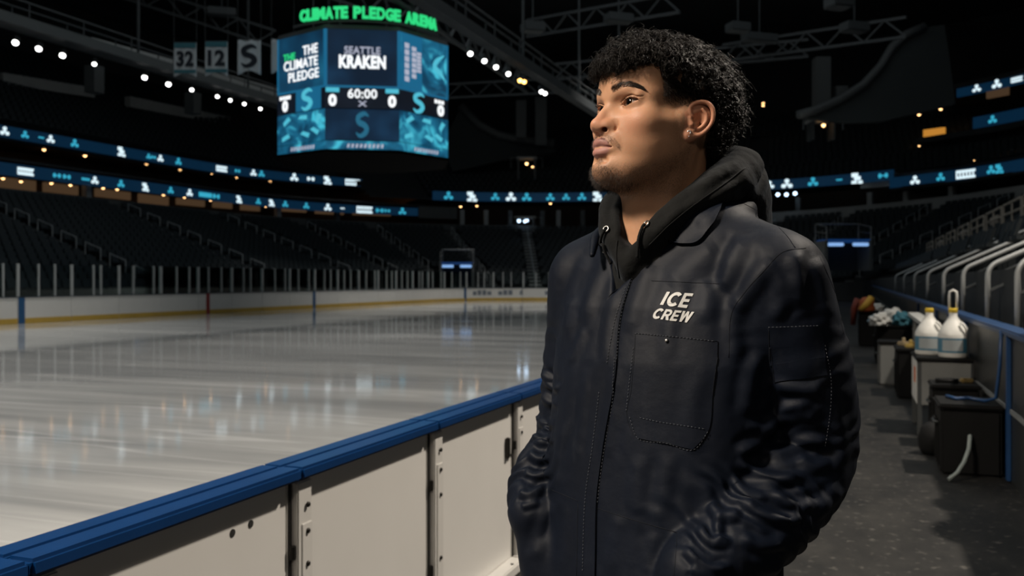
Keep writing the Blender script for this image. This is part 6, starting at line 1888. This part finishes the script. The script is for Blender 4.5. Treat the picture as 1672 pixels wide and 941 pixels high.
C3 = lambda L: [(880 + a / 2.615, 240 + b / 2.615) for a, b in L]
C4 = lambda L: [(820 + a / 2.47, 560 + b / 2.47) for a, b in L]
FOLDS = [
    # chest and shoulder
    (C3([(880, 380), (815, 500), (785, 620)]), 13, 0.0050), (C3([(760, 420), (650, 500), (560, 600)]), 20, 0.0040), (C3([(700, 560), (720, 640), (700, 760)]), 14, 0.0025),
    (C3([(1000, 480), (915, 590), (835, 700)]), 14, 0.0050), (C3([(1085, 440), (1110, 550), (1090, 700)]), 14, 0.0045), (C3([(1010, 520), (1040, 640), (1000, 760)]), 12, 0.0035),
    (C3([(1180, 470), (1220, 600), (1240, 760)]), 14, 0.0045), (C3([(860, 640), (830, 780), (850, 930)]), 14, 0.0035), (C3([(300, 440), (230, 590), (190, 760)]), 11, 0.0040),
    (C3([(215, 470), (140, 640), (110, 830)]), 11, 0.0045), (C3([(190, 770), (165, 850), (120, 935)]), 7, 0.0025), (C3([(480, 500), (420, 640), (380, 800)]), 13, 0.0030),
    (C3([(600, 600), (560, 760), (540, 930)]), 12, 0.0020), (C3([(330, 640), (300, 780), (290, 930)]), 8, 0.0022),
    # near sleeve
    (C4([(1040, 30), (1000, 160), (985, 300)]), 12, 0.0040), (C4([(1090, 165), (1200, 200), (1300, 190)]), 11, 0.0040), (C4([(980, 345), (1065, 335), (1150, 268), (1260, 255)]), 10, 0.0065),
    (C4([(1100, 330), (1190, 300), (1270, 300)]), 8, 0.0045), (C4([(945, 455), (1030, 400), (1110, 330)]), 10, 0.0060), (C4([(945, 470), (1010, 520), (1110, 550), (1230, 535)]), 9, 0.0070),
    (C4([(1190, 460), (1260, 500), (1330, 480)]), 9, 0.0045), (C4([(925, 540), (975, 605), (1070, 640)]), 9, 0.0065), (C4([(960, 620), (1045, 690), (1150, 715), (1230, 690)]), 9, 0.0065),
    (C4([(1090, 600), (1180, 660), (1290, 640)]), 9, 0.0050), (C4([(835, 645), (885, 695), (970, 690)]), 9, 0.0060), (C4([(870, 690), (870, 760), (885, 810)]), 8, 0.0050),
    (C4([(790, 740), (845, 800), (930, 800)]), 8, 0.0060), (C4([(735, 820), (780, 870), (845, 912), (930, 900)]), 8, 0.0060), (C4([(960, 780), (1050, 820), (1150, 800)]), 10, 0.0050),
    (C4([(760, 900), (800, 930), (880, 960)]), 7, 0.0045), (C4([(1330, 250), (1370, 400), (1350, 560)]), 13, 0.0040), (C4([(1250, 700), (1300, 660), (1370, 580)]), 11, 0.0045),
    (C4([(1010, 430), (1120, 440), (1230, 400), (1330, 400)]), 9, 0.0045),
    # far sleeve
    (C4([(160, 110), (195, 170), (232, 190)]), 7, 0.0060), (C4([(150, 200), (190, 240), (222, 240)]), 7, 0.0050), (C4([(135, 290), (170, 325), (212, 325)]), 7, 0.0060),
    (C4([(122, 370), (160, 395), (204, 380)]), 7, 0.0060), (C4([(105, 440), (150, 470), (195, 460)]), 7, 0.0060), (C4([(90, 520), (135, 540), (192, 520)]), 7, 0.0060),
    (C4([(70, 600), (110, 615), (180, 575)]), 7, 0.0060), (C4([(75, 660), (110, 650), (150, 640)]), 6, 0.0040),
    # front below the chest
    (C4([(290, 60), (260, 250), (240, 430)]), 11, 0.0023), (C4([(340, 100), (320, 300), (290, 500)]), 9, 0.0020), (C4([(230, 330), (215, 460), (200, 560)]), 9, 0.0020),
    (C4([(470, 100), (440, 300), (420, 470)]), 10, 0.0020), (C4([(560, 450), (540, 600), (550, 700)]), 13, 0.0020), (C4([(680, 440), (650, 600), (640, 720)]), 13, 0.0020),
    (C4([(800, 100), (760, 300), (790, 450)]), 15, 0.0020), (C4([(200, 640), (160, 760), (130, 880)]), 10, 0.0026), (C4([(480, 700), (450, 800), (440, 940)]), 12, 0.0016),
    (C4([(620, 760), (600, 860), (590, 940)]), 12, 0.0016), (C4([(260, 640), (250, 780), (230, 930)]), 11, 0.0016),
]


def cloth_material(name, col, rough, weave=1400, sheen=0.2, bump=0.25, dust=0.0):
    m, N, L, P = new_mat(name)
    tc = N.new('ShaderNodeTexCoord')
    n1 = N.new('ShaderNodeTexNoise'); n1.inputs['Scale'].default_value = 9; n1.inputs['Detail'].default_value = 8; n1.inputs['Roughness'].default_value = 0.65
    L.new(tc.outputs['Object'], n1.inputs['Vector'])
    cr = N.new('ShaderNodeValToRGB'); e = cr.color_ramp.elements
    e[0].position = 0.35; e[0].color = (col[0] * 0.8, col[1] * 0.8, col[2] * 0.8, 1); e[1].position = 0.72; e[1].color = (col[0] * 1.35, col[1] * 1.3, col[2] * 1.25, 1)
    L.new(n1.outputs['Fac'], cr.inputs[0])
    out = cr.outputs[0]
    if dust > 0:
        mp = N.new('ShaderNodeMapping'); mp.inputs['Scale'].default_value = (9, 9, 2.2); L.new(tc.outputs['Object'], mp.inputs[0])
        n5 = N.new('ShaderNodeTexNoise'); n5.inputs['Scale'].default_value = 2.4; n5.inputs['Detail'].default_value = 9; n5.inputs['Roughness'].default_value = 0.7
        L.new(mp.outputs[0], n5.inputs['Vector'])
        r5 = N.new('ShaderNodeMapRange'); r5.inputs[1].default_value = 0.56; r5.inputs[2].default_value = 0.80; r5.inputs[3].default_value = 0; r5.inputs[4].default_value = dust
        L.new(n5.outputs['Fac'], r5.inputs[0])
        mx = N.new('ShaderNodeMix'); mx.data_type = 'RGBA'; mx.inputs[7].default_value = (0.035, 0.038, 0.044, 1)
        L.new(r5.outputs[0], mx.inputs[0]); L.new(out, mx.inputs[6]); out = mx.outputs[2]
    L.new(out, P.inputs['Base Color'])
    P.inputs['Roughness'].default_value = rough
    P.inputs['Specular IOR Level'].default_value = 0.17; P.inputs['Sheen Weight'].default_value = sheen; P.inputs['Sheen Roughness'].default_value = 0.5; P.inputs['Sheen Tint'].default_value = (0.6, 0.7, 0.85, 1)
    n2 = N.new('ShaderNodeTexNoise'); n2.inputs['Scale'].default_value = 85; n2.inputs['Detail'].default_value = 6; L.new(tc.outputs['Object'], n2.inputs['Vector'])
    n3 = N.new('ShaderNodeTexNoise'); n3.inputs['Scale'].default_value = weave; L.new(tc.outputs['Object'], n3.inputs['Vector'])
    b1 = N.new('ShaderNodeBump'); b1.inputs['Strength'].default_value = bump; b1.inputs['Distance'].default_value = 0.006; L.new(n2.outputs['Fac'], b1.inputs['Height'])
    b2 = N.new('ShaderNodeBump'); b2.inputs['Strength'].default_value = 0.18; b2.inputs['Distance'].default_value = 0.001
    L.new(n3.outputs['Fac'], b2.inputs['Height']); L.new(b1.outputs['Normal'], b2.inputs['Normal']); L.new(b2.outputs['Normal'], P.inputs['Normal'])
    return m


def hit_px(tree, u, v):
    o, d = px_ray(u, v)
    h = tree.ray_cast(o, d)
    if h[0] is None:                          # just beside the cloth: take its nearest edge
        h = tree.find_nearest(o + d * 1.40)
    return np.array(h[0]), np.array(h[1])


def cloth_patch(name, tree, left, right, material, parent, off=0.002, th=0.002, nu=24, nv=30, edge_lift=None):
    """Cloth piece lying on the jacket between two pixel polylines of the photograph; follows the cloth below and has thickness."""
    Lc, Rc = spline(left, None, 12), spline(right, None, 12)
    def at(C, t):
        k = t * (len(C) - 1); i = min(int(k), len(C) - 2); return C[i] + (C[i + 1] - C[i]) * (k - i)
    P = np.zeros((nv + 1, nu + 1, 3)); Nn = np.zeros_like(P)
    last = None
    for j in range(nv + 1):
        a, b = at(Lc, j / nv), at(Rc, j / nv)
        for i in range(nu + 1):
            q = a + (b - a) * i / nu
            h, n = hit_px(tree, *q)
            if h is None:
                h, n = last
            last = (h, n)
            P[j, i], Nn[j, i] = h, n
    for _ in range(2):
        Nn[1:-1, 1:-1] = (Nn[1:-1, 1:-1] * 2 + Nn[:-2, 1:-1] + Nn[2:, 1:-1] + Nn[1:-1, :-2] + Nn[1:-1, 2:]) / 6
        P[1:-1, 1:-1] = (P[1:-1, 1:-1] * 4 + P[:-2, 1:-1] + P[2:, 1:-1] + P[1:-1, :-2] + P[1:-1, 2:]) / 8
    Nn /= np.linalg.norm(Nn, axis=2, keepdims=True) + 1e-9
    lift = np.full((nv + 1, nu + 1), off)
    if edge_lift is not None:
        lift += edge_lift(np.linspace(0, 1, nv + 1)[:, None], np.linspace(0, 1, nu + 1)[None, :])
    top = (P + Nn * (lift + th)[..., None]).reshape(-1, 3); bot = (P + Nn * (lift[..., None] - 0.004)).reshape(-1, 3)
    n = len(top); w = nu + 1
    idx = np.arange(n).reshape(nv + 1, w)
    q = np.stack([idx[:-1, :-1], idx[:-1, 1:], idx[1:, 1:], idx[1:, :-1]], -1).reshape(-1, 4)
    ring = np.concatenate([idx[0, :], idx[1:, -1], idx[-1, -2::-1], idx[-2:0:-1, 0]])
    r2 = np.roll(ring, -1)
    side = np.stack([ring, r2, r2 + n, ring + n], 1)
    V = np.concatenate([top, bot]); Fq = np.concatenate([q[:, ::-1], q + n, side])
    o = np_mesh(name, V, Fq, material, parent)
    bm = bmesh.new(); bm.from_mesh(o.data); bmesh.ops.recalc_face_normals(bm, faces=bm.faces[:]); bm.to_mesh(o.data); bm.free()
    smooth_by_angle(o, 50)
    return o


def px_line(tree, pts, off=0.0015, sub=10):
    out = []
    for u, v in spline(pts, None, sub):
        h, n = hit_px(tree, u, v)
        if h is not None:
            out.append(h + n * off)
    return out


def seam(name, tree, lines, r, material, parent, off=0.0006):
    b = MB()
    for L_ in lines:
        p = px_line(tree, L_, off)
        if len(p) > 2:
            b.tube(p, r, 5)
    return b.build(name, material, parent, True) if b.v else None


def stitches(name, tree, lines, material, parent, pitch=0.0050, r=0.00042):
    for L_ in lines:
        b = MB(); p = np.array(px_line(tree, L_, 0.0011, 30))
        if len(p) < 3: continue
        d = np.concatenate([[0], np.cumsum(np.linalg.norm(np.diff(p, axis=0), axis=1))])
        for s0 in np.arange(0, d[-1] - pitch, pitch):
            a = [np.interp(s0 + q, d, p[:, k]) for q in (0, pitch * 0.55) for k in range(3)]
            b.tube([a[:3], a[3:]], r, 4)
        b.build(name, material, parent, True)


def stroke_text(rows):
    """Bold block capitals as outlines on a unit grid: list of closed polygons per letter."""
    t = 0.24
    def bar(x0, y0, x1, y1, w=t):
        d = np.array([x1 - x0, y1 - y0], float); d /= np.linalg.norm(d); n = np.array([-d[1], d[0]]) * w / 2
        return [(x0 + n[0], y0 + n[1]), (x0 - n[0], y0 - n[1]), (x1 - n[0], y1 - n[1]), (x1 + n[0], y1 + n[1])]
    def arc(cx, cy, rx, ry, a0, a1, w=t, n=18):
        A = np.radians(np.linspace(a0, a1, n))
        o = [(cx + rx * math.cos(a), cy + ry * math.sin(a)) for a in A]; i = [(cx + (rx - w) * math.cos(a), cy + (ry - w) * math.sin(a)) for a in A[::-1]]
        return o + i
    G = {'I': (0.26, [[(0, 0), (t, 0), (t, 1), (0, 1)]]),
         'C': (0.86, [arc(0.47, 0.5, 0.47, 0.53, 42, 318)]),
         'E': (0.70, [[(0, 0), (0.68, 0), (0.68, 0.2), (t, 0.2), (t, 0.4), (0.62, 0.4), (0.62, 0.59), (t, 0.59), (t, 0.8), (0.68, 0.8), (0.68, 1), (0, 1)]]),
         'R': (0.80, [[(0, 0), (t, 0), (t, 1), (0, 1)], arc(0.44, 0.67, 0.33, 0.33, -90, 90, 0.2), [(t, 0.8), (0.44, 0.8), (0.44, 1), (t, 1)], [(t, 0.34), (0.44, 0.34), (0.44, 0.54), (t, 0.54)], [(0.34, 0.38), (0.60, 0.38), (0.82, 0), (0.54, 0)]]),
         'W': (1.16, [[(0, 1), (0.27, 1), (0.40, 0.0), (0.18, 0.0)], [(0.18, 0), (0.40, 0), (0.68, 1), (0.48, 1)], [(0.48, 1), (0.68, 1), (0.98, 0), (0.76, 0)], [(0.76, 0), (0.98, 0), (1.18, 1), (0.91, 1)]])}
    return [[G[c] for c in r] for r in rows]


def build_clothes(person):
    rng = np.random.RandomState(3)
    # ---- hoodie
    V, F = hoodie_field(0.0030).mesh(); V = relax(V, F, 3, 0.5); N = vnormals(V, F)
    V = V + N * (vnoise(V * np.array([26, 26, 14]), 5) * 0.0022 + vnoise(V * 60, 6) * 0.0009)[:, None]
    N = vnormals(V, F)
    hs = [(C3([(870, 40), (760, 120), (640, 215)]), 9, 0.0030), (C3([(900, 130), (800, 190), (660, 250)]), 10, 0.0035), (C3([(720, 210), (590, 290), (480, 400)]), 9, 0.0028),
          (C3([(300, 190), (270, 260), (280, 330)]), 8, 0.0030), (C3([(350, 220), (330, 300), (345, 380)]), 7, 0.0030), (C3([(850, 80), (900, 160), (930, 240)]), 10, 0.0030)]
    V = px_strokes(V, N, hs, None)
    black = cloth_material('black_fleece', (0.0040, 0.0043, 0.0042), 0.85, 900, 0.06, 0.30)
    hood = np_mesh('hoodie', V, F, black, person)
    htree = BVHTree.FromPolygons([tuple(p) for p in V], [tuple(q) for q in F])
    seam('hood_seam', htree, [C3([(880, 90), (790, 160), (660, 250), (560, 330), (470, 420)]), C3([(265, 220), (262, 290), (290, 360)]), C3([(335, 400), (332, 470), (345, 560)])], 0.0011, black, hood)
    metal = mat('dull_steel_eyelet', (0.45, 0.43, 0.40, 1), 0.3, 1.0)
    for c, cord in (((463, 330), [(462, 335), (450, 350), (432, 400), (420, 470)]), ((289, 353), [(288, 356), (276, 390), (270, 450), (268, 520)])):
        u, v = C3([c])[0]
        h, n = hit_px(htree, u, v)
        a1, a2, _ = frame(n)
        ring = [h + n * 0.0022 + (a1 * math.cos(t) + a2 * math.sin(t)) * 0.0043 for t in np.linspace(0, 2 * math.pi, 20, endpoint=False)]
        b = MB(); b.tube(ring, 0.0013, 8, closed=True); b.build('eyelet', metal, hood, True)
        p = px_line(htree, C3(cord), 0.0045)
        b = MB(); b.tube(p, 0.0024, 8); b.build('drawstring', black, hood, True)
    # ---- jacket
    V, F = jacket_field(0.0028).mesh(); V = relax(V, F, 3, 0.5); N = vnormals(V, F)
    drape = vnoise(np.stack([V[:, 0] * 15, V[:, 1] * 15, V[:, 2] * 4], 1), 1) * 0.0017 + vnoise(V * np.array([34, 34, 12]), 2) * 0.0007 + vnoise(V * 75, 4) * 0.0003
    # crumples round the sleeves
    for a, b_, amp in ((SH_L, EL_L, 0.0022), (EL_L, WR_L, 0.0045), (SH_R, EL_R, 0.0030), (EL_R, WR_R, 0.0045)):
        d = b_ - a; L_ = np.linalg.norm(d); t = ((V - a) @ d) / L_ ** 2
        r = np.linalg.norm(V - a - np.clip(t, 0, 1)[:, None] * d, axis=1)
        wgt = smoothstep(0.12, 0.085, r) * smoothstep(-0.1, 0.15, t) * smoothstep(1.15, 0.95, t)
        ph = t * L_ / 0.030 * 6.28 + 2.2 * vnoise(V * 22, 9) * 2
        drape += wgt * amp * np.sin(ph) * (0.5 + 0.5 * vnoise(V * 16, 10)) * smoothstep(0.0, 0.5, t)
    V = V + N * drape[:, None]
    N = vnormals(V, F)
    V = px_strokes(V, N, FOLDS, None)
    navy = cloth_material('navy_work_cloth', (0.0019, 0.0039, 0.0096), 0.58, 1500, 0.0, 0.08, 0.30)
    jacket = np_mesh('jacket', V, F, navy, person)
    jt = BVHTree.FromPolygons([tuple(p) for p in V], [tuple(q) for q in F])
    # collar: two flaps folded over
    o = cloth_patch('collar', jt, C3([(790, 235), (640, 290), (505, 395)]), C3([(785, 255), (735, 345), (668, 420), (505, 398)]), navy, jacket, 0.0015, 0.0018, 20, 36,
                    lambda a, b: 0.0015 + 0.002 * b)
    # front: lapel edge and placket with its fly
    cloth_patch('placket', jt, C3([(345, 585), (285, 680), (262, 780), (240, 935)]) + C4([(362, 190), (345, 420), (312, 640), (300, 940)]),
                C3([(512, 400), (430, 500), (375, 640), (345, 780), (335, 935)]) + C4([(452, 190), (412, 420), (385, 640), (378, 940)]), navy, jacket, 0.0012, 0.0022, 12, 110)
    # breast pocket, sleeve pocket
    cloth_patch('chest_pocket', jt, C3([(412, 795), (405, 930)]) + C4([(530, 60), (520, 190), (505, 295), (550, 385)]), C3([(762, 830), (760, 930)]) + C4([(868, 60), (850, 190), (835, 345), (770, 430)]), navy, jacket, 0.0006, 0.0012, 26, 50)
    cloth_patch('sleeve_pocket', jt, C3([(980, 772), (985, 935)]) + C4([(1080, 20), (1098, 160)]), C3([(1203, 765), (1222, 900)]) + C4([(1290, 0), (1310, 130)]), navy, jacket, 0.0006, 0.0012, 20, 26)
    tv, tf = [tuple(p) for p in V], [tuple(q) for q in F]
    for ch in jacket.children:
        n0 = len(tv); tv += [tuple(v.co) for v in ch.data.vertices]; tf += [tuple(i + n0 for i in p.vertices) for p in ch.data.polygons]
    jt = BVHTree.FromPolygons(tv, tf)
    thread = cloth_material('dark_seam_thread', (0.0045, 0.006, 0.010), 0.7, 1500, 0.0, 0.1)
    pale = mat('worn_thread', (0.048, 0.054, 0.066, 1), 0.6)
    seam('seam', jt, [C3([(860, 235), (960, 290), (1050, 370), (1095, 430)]), C3([(1140, 432), (1040, 450), (960, 530), (880, 620), (820, 720), (810, 900)]), C3([(480, 572), (620, 578), (770, 585)]),
                      C4([(190, 590), (310, 640)]), C4([(385, 668), (520, 712), (705, 765)]), C4([(705, 765), (700, 860), (690, 960)]), C4([(305, 650), (300, 940)]), C3([(1200, 470), (1270, 640), (1300, 800)]),
                      C3([(412, 796), (580, 811), (762, 831)]), C3([(412, 796), (405, 930)]) + C4([(530, 60), (520, 190), (503, 295), (545, 383), (660, 402), (771, 431), (836, 346), (850, 190), (868, 60)]),
                      C3([(980, 771), (1090, 768), (1203, 764)]), C3([(980, 771), (985, 935)]) + C4([(1080, 20), (1098, 160)]), C4([(455, 60), (440, 250), (408, 470), (382, 660), (376, 900)])], 0.0005, thread, jacket, 0.0001)
    stitches('stitching', jt, [C3([(372, 600), (330, 720), (306, 830), (290, 935)]), C3([(500, 410), (425, 500), (368, 640), (340, 780), (328, 935)]), C3([(412, 797), (580, 812), (762, 832)]), C3([(980, 770), (1090, 767), (1203, 763)]), C4([(515, 300), (552, 388), (660, 405), (770, 432), (835, 350)]), C4([(556, 302), (640, 320), (740, 335), (830, 350)]),
                               C4([(392, 200), (365, 420), (335, 640), (325, 930)]), C4([(455, 60), (440, 250), (402, 470), (380, 660)]), C4([(1300, 10), (1325, 150), (1320, 300), (1300, 420)]), C4([(530, 20), (512, 180), (500, 290)])], pale, jacket)
    # snaps
    for c, k in (((470, 436), 'snap'), ((280, 450), 'snap'), ((546, 828), 'snap')):
        h, n = hit_px(jt, *C3([c])[0])
        a1, a2, _ = frame(n); b = MB(); prof = [(0.0001, 0.0034), (0.0018, 0.0032), (0.0026, 0.0024), (0.0026, 0.0005)]
        vs = [h + n * hh + (a1 * math.cos(t) + a2 * math.sin(t)) * r_ for r_, hh in prof for t in np.linspace(0, 6.2832, 14, endpoint=False)]
        b.add(vs, [(i * 14 + q, i * 14 + (q + 1) % 14, (i + 1) * 14 + (q + 1) % 14, (i + 1) * 14 + q) for i in range(3) for q in range(14)]); b.build(k, metal, jacket, True)
    # lettering printed on the chest: ICE / CREW
    vs, fs = [], []
    white = mat('white_print', (0.46, 0.46, 0.45, 1), 0.6, var=0.1, vscale=60)
    rows = [('ICE', (518, 675), (632, 690), (662, 628), (548, 620)), ('CREW', (480, 732), (640, 752), (664, 706), (504, 690))]
    G = stroke_text([r[0] for r in rows])
    bm = bmesh.new()
    for (txt, bl, br, tr_, tl), letters in zip(rows, G):
        gap = 0.10; tot = sum(w for w, _ in letters) + gap * (len(letters) - 1); x = 0
        bl, br, tr_, tl = [np.array(C3([q])[0]) for q in (bl, br, tr_, tl)]
        for w, polys in letters:
            for poly in polys:
                dense = []
                for i in range(len(poly)):
                    a, b_ = np.array(poly[i]), np.array(poly[(i + 1) % len(poly)])
                    k = max(1, int(np.linalg.norm(b_ - a) / 0.12))
                    dense += [a + (b_ - a) * q / k for q in range(k)]
                tri = tessellate_polygon([[Vector((p[0], p[1], 0)) for p in dense]])
                ring = []
                for p in dense:
                    X, Y = (x + p[0]) / tot, p[1]
                    q = (bl * (1 - X) + br * X) * (1 - Y) + (tl * (1 - X) + tr_ * X) * Y
                    h, n = hit_px(jt, *q)
                    ring.append(bm.verts.new(h + n * 0.0011))
                for t3 in tri:
                    try: bm.faces.new([ring[q] for q in t3])
                    except ValueError: pass
            x += w + gap
    bmesh.ops.recalc_face_normals(bm, faces=bm.faces[:])
    bm.verts.ensure_lookup_table(); bm.faces.ensure_lookup_table()
    me = bpy.data.meshes.new('lettering'); bm.to_mesh(me); bm.free(); me.materials.append(white)
    lo = link(bpy.data.objects.new('lettering', me), jacket); lo['label'] = 'white slanted block lettering reading ICE CREW'
    sol = lo.modifiers.new('solid', 'SOLIDIFY'); sol.thickness = 0.0003; sol.offset = 0
    # ---- trousers and boots below the frame
    A = Field((-0.25, -0.25, 0.04), (0.30, 0.28, 0.95), 0.006, pad=0.06)
    for sg in (1, -1):
        A.chain([bp(0.02, 0.09 * sg, 0.90), bp(0.02, 0.10 * sg, 0.50), bp(-0.005, 0.11 * sg, 0.07)], [0.095, 0.075, 0.070], 0.03)
    A.cap(bp(0.02, 0.06, 0.88), bp(0.02, -0.06, 0.88), 0.11, 0.11, 0.04)
    V, F = A.mesh(); V = relax(V, F, 2, 0.5); N = vnormals(V, F)
    V = V + N * (vnoise(V * np.array([18, 18, 22]), 21) * 0.006)[:, None]
    np_mesh('trousers', V, F, navy, person)
    leather = mat('black_boot_leather', (0.012, 0.011, 0.010, 1), 0.45, bump=0.2, bscale=60)
    for sg in (1, -1):
        A = Field((-0.35, -0.35, 0.0), (0.35, 0.35, 0.24), 0.005, pad=0.05)
        a = bp(-0.02, 0.11 * sg, 0.05); b = bp(0.14, 0.125 * sg, 0.035)
        A.cap(a, b, 0.048, 0.038, 0.0); A.cap(a, a + np.array([0, 0, 0.13]), 0.05, 0.056, 0.04)
        A.func((-0.35, -0.35, -0.06), (0.35, 0.35, 0.0), lambda x, y, z: z + 0 * x + 0 * y - 0.002, 0.0, 'cut')
        V, F = A.mesh(); V = relax(V, F, 2, 0.5)
        np_mesh('boot', V, F, leather, person)

# ------------------------------------------------------------------ the man himself
R_ = np.array([CT, ST, 0]); F_ = np.array([-ST, CT, 0])
person = empty('person', tuple(PX0 * R_ + PD * F_), YAW)
tag(person, 'young man with curly dark hair in a navy ICE CREW jacket, hands in pockets', 'person')
build_face(person)
build_clothes(person)
